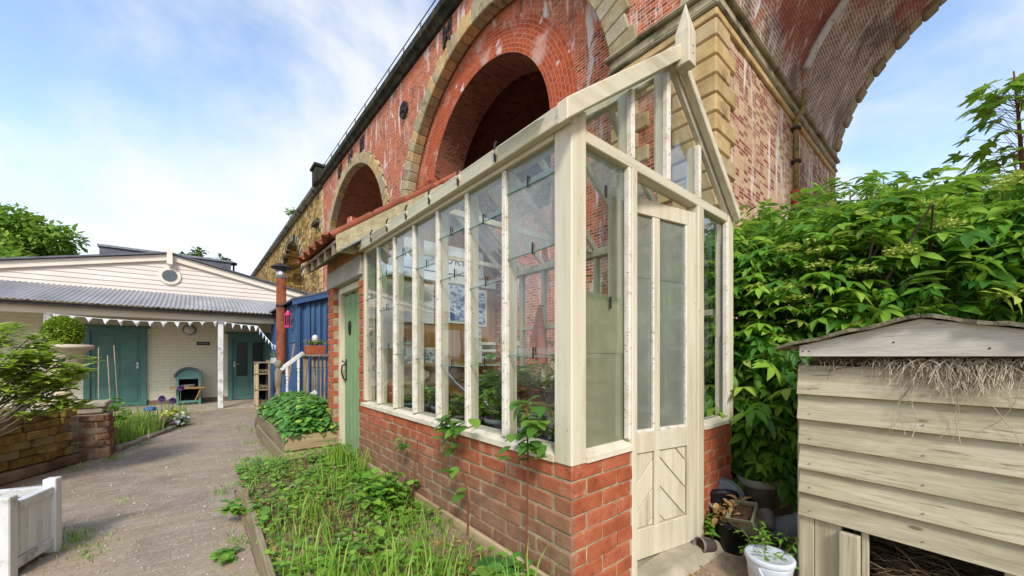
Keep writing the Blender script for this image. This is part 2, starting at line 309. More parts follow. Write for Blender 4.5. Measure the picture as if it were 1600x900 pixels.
M['taupe_plastic'] = mk('taupe_plastic', [(.3, '6d6259'), (.7, '857a70')], 8, rough=.6, bstr=.05, rnd=.2, dirt=('4d4438', 9, .55, .8))
M['bluegrey'] = mk('blue_grey_plastic', [(.3, '5b6876'), (.7, '74818e')], 8, rough=.45, bstr=.05, rnd=.2)
M['olive_plastic'] = mk('olive_plastic', [(.3, '6f7058'), (.7, '85866c')], 8, rough=.5, bstr=.05, rnd=0, dirt=('5d5446', 9, .55, .8))
M['white_plastic'] = mk('white_plastic', [(.3, 'b9c2cb'), (.7, 'd4dae0')], 8, rough=.4, bstr=.05, rnd=0, dirt=('8a8070', 7, .58, .8))
M['urn'] = mk('cast_stone', [(.3, 'b9ab90'), (.7, 'd2c7b0')], 6, rough=.9, bstr=.5, bscale=50, rnd=0, dirt=('8b8064', 4, .58, .8))
M['yblock'] = stonemat('ochre_block', [(.25, '6a542a'), (.5, '8f7642'), (.75, 'ab9460')], '332b18', .5, .68, .8, 9)
M['oldbrick'] = stonemat('old_mixed_brick', [(.25, '5c4436'), (.45, '845444'), (.6, '94785e'), (.8, 'a89a80')], '4a4036', .50, .70, .65, 9)
M['brown_wall'] = boardmat('brown_plywood', [(.25, '7a5432'), (.5, '9a7044'), (.8, 'b28a5a')], 2, .1, True, '35200f')
M['bench'] = boardmat('bench_wood', [(.25, '87683e'), (.5, 'a88454'), (.8, 'bc9a6c')], 1, .1, False, '3a2a18')
M['towel'] = mk('salmon_towel', [(.3, 'a35a44'), (.7, 'bf7860')], 30, rough=.95, bstr=.8, bscale=160, bdist=.004, rnd=0)
M['paper'] = mk('white_paper', [(.3, 'cfcfc6'), (.7, 'dedcd2')], 5, rough=.8, bstr=.05, rnd=.05)
def poster(name, a, b, scale):
    t = NT(name); c = t.ramp(t.noise(t.vec('Object', (1, 1, 1.6)), scale, 5, .6), [(.42, a), (.55, b), (.7, a)])
    return t.fin(t.bsdf(c, .4))
M['poster_blue'] = poster('blue_poster', '21508f', 'c9d9e6', 9); M['poster_mix'] = poster('mixed_poster', '3a6b7d', 'd9dcd2', 14)
M['steel'] = mk('zinc_steel', [(.3, '8d9498'), (.7, 'b4babd')], 8, rough=.3, rnd=0, metal=.7, bstr=.05)
M['pink'] = mk('pink_enamel', [(.3, 'b02457'), (.7, 'c4366a')], 8, rough=.4, rnd=0, bstr=.05)
M['sack'] = mk('tan_sack', [(.3, '9a7434'), (.7, 'bd9550')], 12, rough=.9, rnd=.2, bstr=.5)
M['greenplastic'] = mk('green_plastic', [(.3, '176b50'), (.7, '218060')], 8, rough=.4, rnd=0, bstr=.05)
M['flag'] = mk('white_cloth', [(.3, 'd6d9de'), (.7, 'e4e6e8')], 8, rough=.9, rnd=.06, bstr=.1)
M['flag_blue'] = mk('pale_blue_cloth', [(.3, 'a9bcd0'), (.7, 'd5dde6')], 20, rough=.9, rnd=.06, bstr=.1)
M['straw'] = mk('dry_straw', [(.3, 'a0907a'), (.7, 'ccbfa4')], 8, rough=.9, rnd=.5, bstr=0, island=True)
M['straw_dark'] = mk('old_straw', [(.3, '6a5640'), (.7, '94805e')], 8, rough=.9, rnd=.6, bstr=0, island=True)
M['bark'] = mk('bark', [(.3, '3d3226'), (.7, '655642')], 14, (1, 1, .3), rough=.95, bstr=.8, rnd=.1)
M['twig'] = mk('grey_twig', [(.3, '4f4638'), (.7, '7a6c58')], 14, rough=.9, bstr=.3, rnd=.1)
M['stem'] = mk('green_stem', [(.3, '4d5a28'), (.7, '6a7438')], 14, rough=.7, bstr=.1, rnd=.1)
M['redstem'] = mk('reddish_stem', [(.3, '6a3f2c'), (.7, '86553c')], 14, rough=.7, bstr=.1, rnd=.1)
M['log'] = mk('log_bark', [(.3, '5a4c3c'), (.7, '84745c')], 7, (.5, 4, 4), rough=.95, bstr=.8, bscale=14, bdist=.02, rnd=.2)
M['elder'] = leafmat('elder_leaf', [(0, '3f7030'), (.3, '5c9230'), (.6, '76a834'), (.9, '98bc42'), (1, 'b8c85a')], .42)
M['elder_o'] = leafmat('elder_leaf_near', [(0, '447634'), (.3, '609632'), (.6, '7cae38'), (.9, '9cc046'), (1, 'c0cc62')], .42, rnd_obj=True)
M['umbel'] = leafmat('elder_bud', [(0, 'a8b84a'), (1, 'd0d878')], .3)
M['maple'] = leafmat('sycamore_leaf', [(0, '4f8020'), (.5, '6a9a2a'), (1, '88b038')], .45, rnd_obj=True)
M['tree'] = leafmat('tree_leaf', [(0, '5a8630'), (.5, '7ca43c'), (1, 'a0c050')], .45, .6)
M['tree_dark'] = leafmat('dark_tree_leaf', [(0, '34522a'), (.5, '4a6c32'), (1, '648440')], .25, .6)
M['box'] = leafmat('box_leaf', [(0, '6c8c26'), (.5, '8aa832'), (1, 'a8bc42')], .25)
M['rhodo'] = leafmat('shrub_leaf', [(0, '7a9a30'), (.5, '9ab842'), (.9, 'bccf58'), (1, 'c8c860')], .42, .4)
M['grass'] = leafmat('grass_blade', [(0, '5f8a26'), (.5, '7fa838'), (.85, '9cba4c'), (1, 'b8b46c')], .3, .55)
M['weed'] = leafmat('weed_leaf', [(0, '548428'), (.5, '6fa034'), (1, '94bc48')], .3)
M['nettle'] = leafmat('planter_leaf', [(0, '3f7334'), (.5, '558c3c'), (.85, '6fa442'), (1, 'a0bc44')], .25, .4)
M['vine'] = leafmat('bramble_leaf', [(0, '3d6a22'), (.5, '558430'), (1, '7aa03c')], .35, .45, True)
M['succ'] = leafmat('seedling_leaf', [(0, '6c9c34'), (.5, '8cb842'), (1, 'b0cc58')], .3)
M['fern'] = leafmat('interior_leaf', [(0, '558a44'), (.5, '70a454'), (1, '94bc6c')], .3)
M['dry'] = leafmat('dry_leaf', [(0, '8a6a3c'), (.5, 'a98350'), (1, 'c09a60')], .2, .8)
M['purple'] = leafmat('allium_petal', [(0, '6d4a9a'), (1, '9070b8')], .2); M['yellow'] = leafmat('yellow_petal', [(0, 'd0c040'), (1, 'e4dc80')], .2)
M['white_fl'] = leafmat('white_petal', [(0, 'cfcad0'), (1, 'e6e2e6')], .2); M['pink_fl'] = leafmat('pink_petal', [(0, 'b05a90'), (1, 'd090b4')], .2)
M['red_fl'] = leafmat('red_petal', [(0, '9a2438'), (1, 'c06070')], .2)
M['glass'] = glassmat('window_glass', dirt=.10); M['glass_green'] = glassmat('lapped_green_glass', (.80, .90, .86), .14, .03, False, .10, (.62, .70, .66))  # dirt amount on the clear panes includes painted reflection haze
M['glass_obs'] = glassmat('obscured_glass', (.80, .86, .84), .1, .12, False, .52, (.60, .64, .60), .7)
M['glass_door'] = glassmat('door_wired_glass', (.62, .70, .64), .10, .10, True, .66, (.52, .58, .48), 1.2)
M['glass_wire'] = glassmat('wired_glass', (.62, .70, .56), .08, .10, True, .74, (.52, .54, .34), 1.0)
M['glass_dark'] = glassmat('dark_window_glass', (.25, .28, .28), .05, .02)
M['black_ink'] = mk('grey_lettering', [(.3, '3c4048'), (.7, '4a4e56')], 5, rough=.6, rnd=0, bstr=0)
M['sky_sign'] = mk('white_signboard', [(.3, 'cdd2da'), (.7, 'dbdfe4')], 3, rough=.5, rnd=0, bstr=0)
M['glass_edge'] = mk('green_glass_edge', [(.3, '5f7f74'), (.7, '86a094')], 8, rough=.3, rnd=0, bstr=0)
M['lintel'] = mk('grey_stone_lintel', [(.25, '8f8a80'), (.55, 'aaa498'), (.8, 'c0bab0')], 4, (1, .4, 1), .9, .4, 40, .005, 0, dirt=('6d675a', 5, .58, .78))
M['pale_wood'] = mk('pale_bare_wood', [(.25, 'a08a68'), (.55, 'bda886'), (.8, 'cdbb9c')], 5, (8, 8, .8), .9, .4, 20, .004, .15)
M['glass_black'] = mk('dark_obscured_pane', [(.3, '1a2422'), (.7, '33413e')], 60, rough=.25, bstr=.3, bscale=80, rnd=0, spec=.5)
M['bark_green'] = mk('shaded_twigs', [(.3, '2e3a18'), (.7, '46541f')], 14, rough=.9, bstr=.5, rnd=0)
M['bench_pale'] = boardmat('pale_edge_board', [(.25, '8f7a5a'), (.5, 'b09a74'), (.8, 'c4b08c')], 1, .1, False, '5a4a34')
M['hutch_yy'] = boardmat('weathered_shiplap', [(.25, '948a70'), (.5, 'b3a98c'), (.8, 'c8c0a8')], 1, .24)
M['red_paint'] = mk('red_paint', [(.3, '8e2420'), (.7, 'a8322c')], 6, rough=.4, rnd=0, bstr=.05)
M['cream_worn'] = mk('worn_cream_paint', [(.25, 'b8ad94'), (.5, 'd6ccb4'), (.8, 'e2dac8')], 7, (1, 1, 1), .7, .4, 40, .003, .05, dirt=('8a7e66', 9, .58, .74))

# ---------------------------------------------------------------- geometry helpers
WL = {}                                      # world location of every object that can be a parent
class MB:
    """collects faces; T is an optional placing matrix"""
    def __init__(s, T=None): s.v = []; s.f = []; s.uv = []; s.T = T; s.smooth = False
    def add(s, vs, fs, uvs=None):
        o = len(s.v)
        s.v += [tuple(s.T @ Vector(q)) if s.T else tuple(q) for q in vs]
        s.f += [tuple(i + o for i in q) for q in fs]
        s.uv += uvs if uvs else [None] * len(fs)
        return s
    def box(s, x0, x1, y0, y1, z0, z1, A=None):
        p = [(x, y, z) for z in (z0, z1) for y in (y0, y1) for x in (x0, x1)]
        if A: p = [tuple(A @ Vector(q)) for q in p]
        return s.add(p, [(0, 2, 3, 1), (4, 5, 7, 6), (0, 1, 5, 4), (1, 3, 7, 5), (3, 2, 6, 7), (2, 0, 4, 6)])
    def bar(s, a, b, w, h, up=(0, 0, 1)):
        a, b = Vector(a), Vector(b); d = (b - a); L = d.length; d.normalize(); up = Vector(up)
        x = d.cross(up)
        if x.length < 1e-4: x = d.cross(Vector((1, 0, 0)))
        x.normalize(); z = x.cross(d)
        A = Matrix((x, d, z)).transposed().to_4x4(); A.translation = a
        return s.box(-w / 2, w / 2, 0, L, -h / 2, h / 2, A)
    def tube(s, pts, rad, n=8, cap=True):
        pts = [Vector(p) for p in pts]; rad = [rad] * len(pts) if isinstance(rad, (int, float)) else rad
        vs = []; fs = []; ref = None
        for i, p in enumerate(pts):
            d = (pts[min(i + 1, len(pts) - 1)] - pts[max(i - 1, 0)]).normalized()
            if ref is None: ref = Vector((0, 0, 1)) if abs(d.z) < .9 else Vector((1, 0, 0))
            x = d.cross(ref).normalized(); y = x.cross(d); ref = -y if False else y
            ref = y
            vs += [p + (x * math.cos(2 * math.pi * k / n) + y * math.sin(2 * math.pi * k / n)) * rad[i] for k in range(n)]
        for i in range(len(pts) - 1):
            for k in range(n): fs.append((i * n + k, i * n + (k + 1) % n, (i + 1) * n + (k + 1) % n, (i + 1) * n + k))
        if cap: fs.append(tuple(range(n - 1, -1, -1))); fs.append(tuple((len(pts) - 1) * n + k for k in range(n)))
        return s.add(vs, fs)
    def lathe(s, prof, c=(0, 0, 0), n=20, A=None):
        vs = []; fs = []
        for r, z in prof: vs += [Vector((r * math.cos(2 * math.pi * k / n), r * math.sin(2 * math.pi * k / n), z)) for k in range(n)]
        for i in range(len(prof) - 1):
            for k in range(n): fs.append((i * n + k, i * n + (k + 1) % n, (i + 1) * n + (k + 1) % n, (i + 1) * n + k))
        vs = [(A @ q if A else q) + Vector(c) for q in vs]
        return s.add(vs, fs)
    def prism(s, poly, axis, a, b):
        """extrude a 2-D polygon along axis from a to b (poly in the remaining axes in x,y,z order)"""
        def P(p, t): q = list(p); q.insert(axis, t); return q
        n = len(poly)
        return s.add([P(p, a) for p in poly] + [P(p, b) for p in poly],
                     [tuple(range(n - 1, -1, -1)), tuple(range(n, 2 * n))] + [(i, (i + 1) % n, n + (i + 1) % n, n + i) for i in range(n)])
    def mesh(s, name, bevel=0, boxuv=False):
        me = bpy.data.meshes.new(name)
        me.from_pydata(s.v, [], s.f)
        if boxuv or any(u is not None for u in s.uv):
            ul = me.uv_layers.new(name='UVMap').data
            for p in me.polygons:
                u = s.uv[p.index]
                for j, li in enumerate(p.loop_indices):
                    co = me.vertices[me.loops[li].vertex_index].co
                    if u is not None: ul[li].uv = u[j]
                    else:
                        n = p.normal; ax = max(range(3), key=lambda q: abs(n[q]))
                        ul[li].uv = ((co.y, co.z), (co.x, co.z), (co.x, co.y))[ax]
        bm = bmesh.new(); bm.from_mesh(me)
        if not any(u is not None for u in s.uv) and not boxuv: bmesh.ops.recalc_face_normals(bm, faces=bm.faces)
        if bevel: bmesh.ops.bevel(bm, geom=[e for e in bm.edges if len(e.link_faces) == 2 and e.calc_face_angle(0) > .5], offset=bevel, segments=1, affect='EDGES', clamp_overlap=True)
        bm.to_mesh(me); bm.free()
        if s.smooth:
            for p in me.polygons: p.use_smooth = True
        return me
    def build(s, name, mat, parent=None, bevel=0, boxuv=False, kind=None, label=None):
        me = s.mesh(name, bevel, boxuv)
        return put(me, name, mat, parent, kind=kind, label=label)
def put(me, name, mat, parent=None, kind=None, label=None, recentre=True):
    me.materials.append(M[mat] if isinstance(mat, str) else mat)
    loc = Vector((0, 0, 0))
    if recentre and len(me.vertices):
        a = np.empty(len(me.vertices) * 3); me.vertices.foreach_get('co', a); a = a.reshape(-1, 3)
        loc = Vector((a[:, 0].min() + a[:, 0].max(), a[:, 1].min() + a[:, 1].max(), 2 * a[:, 2].min())) / 2
        me.transform(Matrix.Translation(-loc))
    return place(me, name, parent, loc, kind=kind, label=label)
def place(me, name, parent, loc, rot=(0, 0, 0), scale=1, kind=None, label=None):
    o = bpy.data.objects.new(name, me); C.objects.link(o)
    loc = Vector(loc); WL[o.name] = loc.copy()
    if parent is not None: o.parent = parent; loc = loc - WL[parent.name]
    o.location = loc; o.rotation_euler = rot if not isinstance(rot, Matrix) else rot.to_euler()
    o.scale = (scale,) * 3 if isinstance(scale, (int, float)) else scale
    if kind: o['kind'] = kind
    if label: o['label'] = label
    return o
def thing(name, label, cat, loc, group=None):
    o = bpy.data.objects.new(name, None); C.objects.link(o); o.location = loc; o.empty_display_size = .1; WL[o.name] = Vector(loc)
    return tag(o, label, cat, group)
def tag(o, label, cat, group=None):
    o['label'] = label; o['category'] = cat
    if group: o['group'] = group
    return o
def npmesh(name, V, F):
    """V (n,3); F (m,k) of one k"""
    me = bpy.data.meshes.new(name); V = np.ascontiguousarray(V, dtype=np.float32); F = np.ascontiguousarray(F, dtype=np.int32); k = F.shape[1]
    me.vertices.add(len(V)); me.vertices.foreach_set('co', V.ravel())
    me.loops.add(F.size); me.loops.foreach_set('vertex_index', F.ravel())
    me.polygons.add(len(F)); me.polygons.foreach_set('loop_start', np.arange(0, F.size, k, dtype=np.int32)); me.polygons.foreach_set('loop_total', np.full(len(F), k, dtype=np.int32))
    me.update(calc_edges=True); me.validate(); return me
# leaf templates (triangles): along +x, up +z
def leaf_t(w=.28, fold=.10, droop=.12, serr=False):
    st = [(.10, .50), (.26, .88), (.45, 1.0), (.64, .82), (.82, .46)]; V = [(0, 0, 0)]; F = []
    for t, k in st: z = -droop * t * t; V += [(t, 0, z), (t - .02, w * k, z + fold * k), (t - .02, -w * k, z + fold * k)]
    V.append((1, 0, -droop)); e = len(V) - 1
    F += [(0, 1, 2), (0, 3, 1)]
    for i in range(4): a = 1 + 3 * i; b = a + 3; F += [(a, b, a + 1), (a + 1, b, b + 1), (a, a + 2, b), (a + 2, b + 2, b)]
    F += [(13, e, 14), (13, 15, e)]
    return np.array(V, float), np.array(F)
def small_leaf_t(w=.3, fold=.08, droop=.08):
    return np.array([(0, 0, 0), (.5, w, fold), (1, 0, -droop), (.5, -w, fold), (.5, 0, 0)], float), np.array([(0, 4, 1), (1, 4, 2), (0, 3, 4), (3, 2, 4)])
def blade_t():
    return np.array([(0, -.5, 0), (0, .5, 0), (.35, -.4, .12), (.35, .4, .12), (.72, -.25, .16), (.72, .25, .16), (1, 0, .05)], float), np.array([(0, 2, 1), (1, 2, 3), (2, 4, 3), (3, 4, 5), (4, 6, 5)])
def frames(d, up=None, roll=None):
    """rotation matrices (n,3,3) with columns x=d, y, z"""
    d = d / (np.linalg.norm(d, axis=1, keepdims=True) + 1e-9)
    up = np.tile(np.array([0, 0, 1.0]), (len(d), 1)) if up is None else up
    y = np.cross(up, d); bad = np.linalg.norm(y, axis=1) < 1e-3; y[bad] = (1, 0, 0)
    y /= np.linalg.norm(y, axis=1, keepdims=True); z = np.cross(d, y)
    if roll is not None:
        c, s_ = np.cos(roll)[:, None], np.sin(roll)[:, None]; y, z = y * c + z * s_, z * c - y * s_
    return np.stack([d, y, z], axis=2)
def scatter(tm, pos, R, size, wid=None):
    V, F = tm; n = len(pos); size = np.broadcast_to(np.asarray(size, float), (n,))
    Vs = np.repeat(V[None], n, 0) * size[:, None, None]
    if wid is not None: Vs[:, :, 1] = V[None, :, 1] * np.broadcast_to(wid, (n,))[:, None]
    P = np.einsum('nij,nkj->nki', R, Vs) + pos[:, None, :]
    return P.reshape(-1, 3), (F[None] + (np.arange(n) * len(V))[:, None, None]).reshape(-1, 3)
def merge(parts):
    Vs, Fs, o = [], [], 0
    for V, F in parts: Vs.append(V); Fs.append(F + o); o += len(V)
    return np.concatenate(Vs), np.concatenate(Fs)
def compound(nl=5, L=.26, leaf=.13, w=.22, rg=rng):
    """elder-like pinnate leaf along +x"""
    parts = []; n2 = (nl - 1) // 2; pts = []; ds = []; sz = []
    for k in range(n2):
        x = L * (.42 + .32 * k / max(1, n2 - 1)) if n2 > 1 else L * .55
        for sg in (-1, 1): pts.append((x, 0, -.06 * x)); a = .95 + rg.uniform(-.15, .15); ds.append((math.cos(a), sg * math.sin(a), -.25 + rg.uniform(-.15, .1))); sz.append(leaf * (.85 + .12 * k))
    pts.append((L * .8, 0, -.05 * L)); ds.append((1, 0, -.35)); sz.append(leaf * 1.1)
    pts, ds = np.array(pts), np.array(ds, float)
    parts.append(scatter(leaf_t(w, .07, .18), pts, frames(ds), np.array(sz)))
    stalk = np.array([(0, -.003, 0), (0, .003, 0), (L * .8, .002, -.05 * L), (L * .8, -.002, -.05 * L)]); parts.append((stalk, np.array([(0, 1, 2), (0, 2, 3)])))
    return merge(parts)
def unit(n, rg=rng):
    v = rg.normal(size=(n, 3)); return v / np.linalg.norm(v, axis=1, keepdims=True)
def pot(name, label, c, r, h, mat, taper=.75, tilt=None, group=None, rim=True, fill='compost', n=20, square=False, cat='pot'):
    A = Matrix.Rotation(tilt[1], 4, Vector(tilt[0])) if tilt else None
    root = thing(name, label, cat, c, group)
    rb = r * taper; rt = r
    m = MB(); pr = [(0.001, 0), (rb, 0), (rt * .97, h * .84), (rt * 1.0, h * .84), (rt * 1.04, h * .86), (rt * 1.04, h), (rt * .93, h), (rt * .90, h * .8), (rb * .9, h * .08), (.001, h * .08)] if rim else [(0.001, 0), (rb, 0), (rt, h), (rt * .95, h), (rb * .94, .01), (.001, .01)]
    m.lathe(pr, c, 4 if square else n, A @ Matrix.Rotation(R_(45), 4, 'Z') if (square and A) else (Matrix.Rotation(R_(45), 4, 'Z') if square else A)); m.smooth = not square
    m.build('pot_body', mat, root)
    if fill:
        q = MB(); rr = rb + (rt - rb) * .8; q.lathe([(.001, h * .82), (rr * .5, h * .83), (rr * .88, h * .78)], c, n, A); q.build('soil', fill, root)
    return root
def plant(name, label, c, mat, nl=60, spread=.15, h=.2, ls=.06, w=.3, group=None, flowers=None, stem='stem', cat='plant', big=False, seed=0, up=.5):
    rg = np.random.default_rng(seed + 11); root = thing(name, label, cat, c, group)
    m = MB(); k = max(4, nl // 8); tips = []
    for i in range(k):
        a = rg.uniform(0, 6.28); r = spread * math.sqrt(rg.uniform(.02, 1)); hh = h * rg.uniform(.55, 1) * (1 - .45 * (r / spread) ** 2)
        b = Vector(c); t = b + Vector((r * math.cos(a), r * math.sin(a), hh)); mid = b.lerp(t, .5) + Vector((0, 0, hh * .12)); m.tube([b, mid, t], [.004, .003, .002], 4); tips.append((b, mid, t))
    m.build('stem', stem, root)
    P = []; D = []
    for j in range(nl):
        b, mid, t = tips[j % k]; f = rg.uniform(.35, 1.0); p = mid.lerp(t, (f - .5) * 2) if f > .5 else b.lerp(mid, f * 2); a = rg.uniform(0, 6.28)
        P.append(p); D.append((math.cos(a), math.sin(a), rg.uniform(-.4, up)))
    V, F = scatter(leaf_t(w) if big else small_leaf_t(w), np.array(P), frames(np.array(D)), ls * rg.uniform(.6, 1.2, nl))
    put(npmesh('foliage', V, F), 'foliage', mat, root)
    if flowers:
        fm, nf, fs = flowers; P = np.array([tips[j % k][2] + Vector(rg.normal(size=3) * .012) for j in range(nf)]); V, F = scatter(small_leaf_t(.5), P, frames(unit(nf, rg)), fs * rg.uniform(.7, 1.2, nf)); put(npmesh('flowers', V, F), 'flowers', fm, root)
    return root

# ---------------------------------------------------------------- the setting: ground, path, beds
g = MB(); g.add([(-150, -150, 0), (150, -150, 0), (150, 150, 0), (-150, 150, 0)], [(0, 1, 2, 3)]); o = g.build('ground', 'ground', kind='structure')
pathpoly = [(-.75, 1.0), (.27, 1.0), (.27, 4.15), (.62, 4.7), (.74, 7.2), (1.15, 9.9), (1.15, 10.75), (.0, 10.75), (-.12, 9.2), (-.12, 8.35), (-.62, 7.3), (-.72, 6.55), (-1.0, 6.1), (-1.35, 5.4), (-1.6, 4.0), (-1.6, 1.0)]
g = MB(); g.add([(x, y, .0080) for x, y in pathpoly], [tuple(range(len(pathpoly)))]); path = g.build('path', 'path', kind='structure')
def inside(x, y, poly):
    c = False; j = len(poly) - 1
    for i in range(len(poly)):
        if (poly[i][1] > y) != (poly[j][1] > y) and x < (poly[j][0] - poly[i][0]) * (y - poly[i][1]) / (poly[j][1] - poly[i][1]) + poly[i][0]: c = not c
        j = i
    return c
m = MB(); row = 0; y = 1.2
while y < 10.7:
    x = -1.7 + (row % 2) * .1
    while x < 1.2:
        w = .2 * random.uniform(.97, 1.0); hgt = .0088 + random.uniform(-.0008, .0012); jx = random.uniform(-.004, .004)
        if all(inside(xx, yy, pathpoly) for xx in (x + .0, x + w) for yy in (y, y + .094)):
            z0 = [hgt + random.uniform(-.0007, .0007) for _ in range(4)]
            a = [(x + jx, y), (x + w + jx - .002, y), (x + w + jx - .002, y + .096), (x + jx, y + .096)]; e = .006
            top = [(a[0][0] + e, a[0][1] + e, z0[0]), (a[1][0] - e, a[1][1] + e, z0[1]), (a[2][0] - e, a[2][1] - e, z0[2]), (a[3][0] + e, a[3][1] - e, z0[3])]
            bot = [(q[0], q[1], .002) for q in a]
            m.add(bot + top, [(4, 5, 6, 7), (0, 1, 5, 4), (1, 2, 6, 5), (2, 3, 7, 6), (3, 0, 4, 7)])
        x += .2
    y += .1; row += 1
m.build('setts', 'sett', path, kind='stuff')
# loose grit on the path
n = 6500; P = np.column_stack([rng.uniform(-1.5, 1.1, n), 1.3 + 9 * rng.uniform(0, 1, n) ** 1.6, np.full(n, .011)])
P = P[[inside(p[0], p[1], pathpoly) for p in P]]
t3 = (np.array([(-.5, -.4, 0), (.5, -.35, 0), (.1, .5, 0), (0, 0, .55)], float), np.array([(0, 1, 3), (1, 2, 3), (2, 0, 3)]))
V, F = scatter(t3, P, frames(np.column_stack([rng.normal(size=(len(P), 2)), np.zeros(len(P))])), rng.uniform(.004, .014, len(P)) * np.where(rng.uniform(size=len(P)) < .04, 2.0, 1.0))
put(npmesh('grit', V, F), 'grit', mk('pale_grit', [(.3, '9a8c78'), (.7, 'c6bca8')], 9, rnd=.6, island=True), path, kind='stuff')
# hall veranda slab
g = MB(); g.box(-4.3, 3.3, 10.75, 12.6, 0, .035); g.build('veranda_floor', 'concrete', kind='structure', boxuv=False)

# ---------------------------------------------------------------- the railway viaduct
XF, XB = 6.8, 15.8; RA, ZC, ZS, HS = 5.16, 6.6, 7.4, 5.1; ZT = 13.15
ARCH = [-2.35, 9.9, 22.3]
via = thing('viaduct', 'tall red brick railway viaduct with sandstone arch rings behind the greenhouse', 'viaduct', (XF, 10, 0))
def arc_pts(c, n=40):
    a0 = math.asin((ZS - ZC) / RA); return [(c - RA * math.cos(a0 + (math.pi - 2 * a0) * k / n), ZC + RA * math.sin(a0 + (math.pi - 2 * a0) * k / n)) for k in range(n + 1)]
def arch_wall(m, x, cs, y0, y1, flip=False):
    ys = y0
    def quad(p):
        P = [(x, a, b) for a, b in p]; m.add(P if not flip else P[::-1], [(0, 1, 2, 3)], [[(a, b) for a, b in (p if not flip else p[::-1])]])
    for c in cs:
        quad([(c - HS, 0), (ys, 0), (ys, ZT), (c - HS, ZT)])
        p = arc_pts(c)
        for a, b in zip(p, p[1:]): quad([(b[0], b[1]), (a[0], a[1]), (a[0], ZT), (b[0], ZT)])
        ys = c + HS
    quad([(y1, 0), (ys, 0), (ys, ZT), (y1, ZT)])
w = MB(); arch_wall(w, XF, ARCH, -14, 28.4); w.build('spandrel_wall', 'vred', via)
w = MB(); arch_wall(w, XB, ARCH, -14, 28.4, True); w.build('rear_wall', 'vred', via)
for i, c in enumerate(ARCH):
    w = MB(); p = arc_pts(c); s = 0
    for a, b in zip(p, p[1:]):
        d = math.dist(a, b); w.add([(XF, *a), (XB, *a), (XB, *b), (XF, *b)], [(0, 1, 2, 3)], [[(XF, s), (XB, s), (XB, s + d), (XF, s + d)]]); s += d
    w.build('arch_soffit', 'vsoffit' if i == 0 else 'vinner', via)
    for sg in (-1, 1):
        w = MB(); y = c + sg * HS; q = [(XF, y, 0), (XB, y, 0), (XB, y, ZS), (XF, y, ZS)]; w.add(q, [(0, 1, 2, 3)], [[(a[0], a[2]) for a in q]])
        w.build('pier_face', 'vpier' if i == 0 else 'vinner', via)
# deck and parapet cornice
w = MB(); w.box(XF, XB, -14, 28.4, ZT - .02, ZT + .1); w.build('deck', 'cornice', via)
w = MB(); w.prism([(XF + .01, ZT - .22), (XF - .12, ZT - .2), (XF - .2, ZT - .08), (XF - .34, ZT), (XF - .36, ZT + .24), (XF - .2, ZT + .3), (XF + .3, ZT + .3), (XF + .3, ZT - .22)], 1, -14, 28.4); w.build('cornice', 'cornice', via)
# railing
for zr, rr in ((.95, .022), (.62, .018)): rl = MB(); rl.tube([(XF - .1, -14, ZT + zr), (XF - .1, 28.3, ZT + zr)], rr, 6); rl.build('rail', 'railing', via)
pm = MB(); pm.tube([(0, 0, .28), (0, 0, .97)], .025, 6); pm = pm.mesh('railing_post'); pm.materials.append(M['railing'])
y = -2.0
while y < 28.3: place(pm, 'railing_post', via, (XF - .1, y, ZT)); y += 1.55
# voussoir stones: one wedge, turned about the arch centre
def wedge(ang, r0, r1, x0, x1, name, mat, b=.025):
    m = MB(); h = ang / 2; P = []
    for x in (x0, x1):
        for r, a in ((r0, -h), (r0, h), (r1, h), (r1, -h)): P.append((x, r * math.sin(a), r * math.cos(a)))
    m.add(P, [(0, 1, 2, 3), (7, 6, 5, 4), (0, 4, 5, 1), (1, 5, 6, 2), (2, 6, 7, 3), (3, 7, 4, 0)]); me = m.mesh(name, b); me.materials.append(M[mat]); return me
NV = 41; A0 = math.asin((ZS - ZC) / RA); AT = math.pi - 2 * A0; da = AT / NV
vm = {(k, mt): wedge(da * .985, RA - .02, RA + (.62, .5)[k], -.07, .32, 'voussoir', mt) for k in (0, 1) for mt in ('stone_grey', 'stone')}
vb = [wedge(da * .985, RA - .03 - .05 * k, RA + (.75, .55)[k], -.4, .09, 'voussoir', 'stone_grey', .04) for k in (0, 1)]
for ci, c in enumerate(ARCH):
    for k in range(NV):
        th = -AT / 2 + da * (k + .5)
        mt = 'stone' if random.random() < .35 else 'stone_grey'
        place(vm[(k % 2, mt)], 'voussoir', via, (XF, c, ZC), (-th, 0, 0))
        if ci == 0: place(vb[k % 2], 'voussoir', via, (XB, c, ZC), (-th, 0, 0))
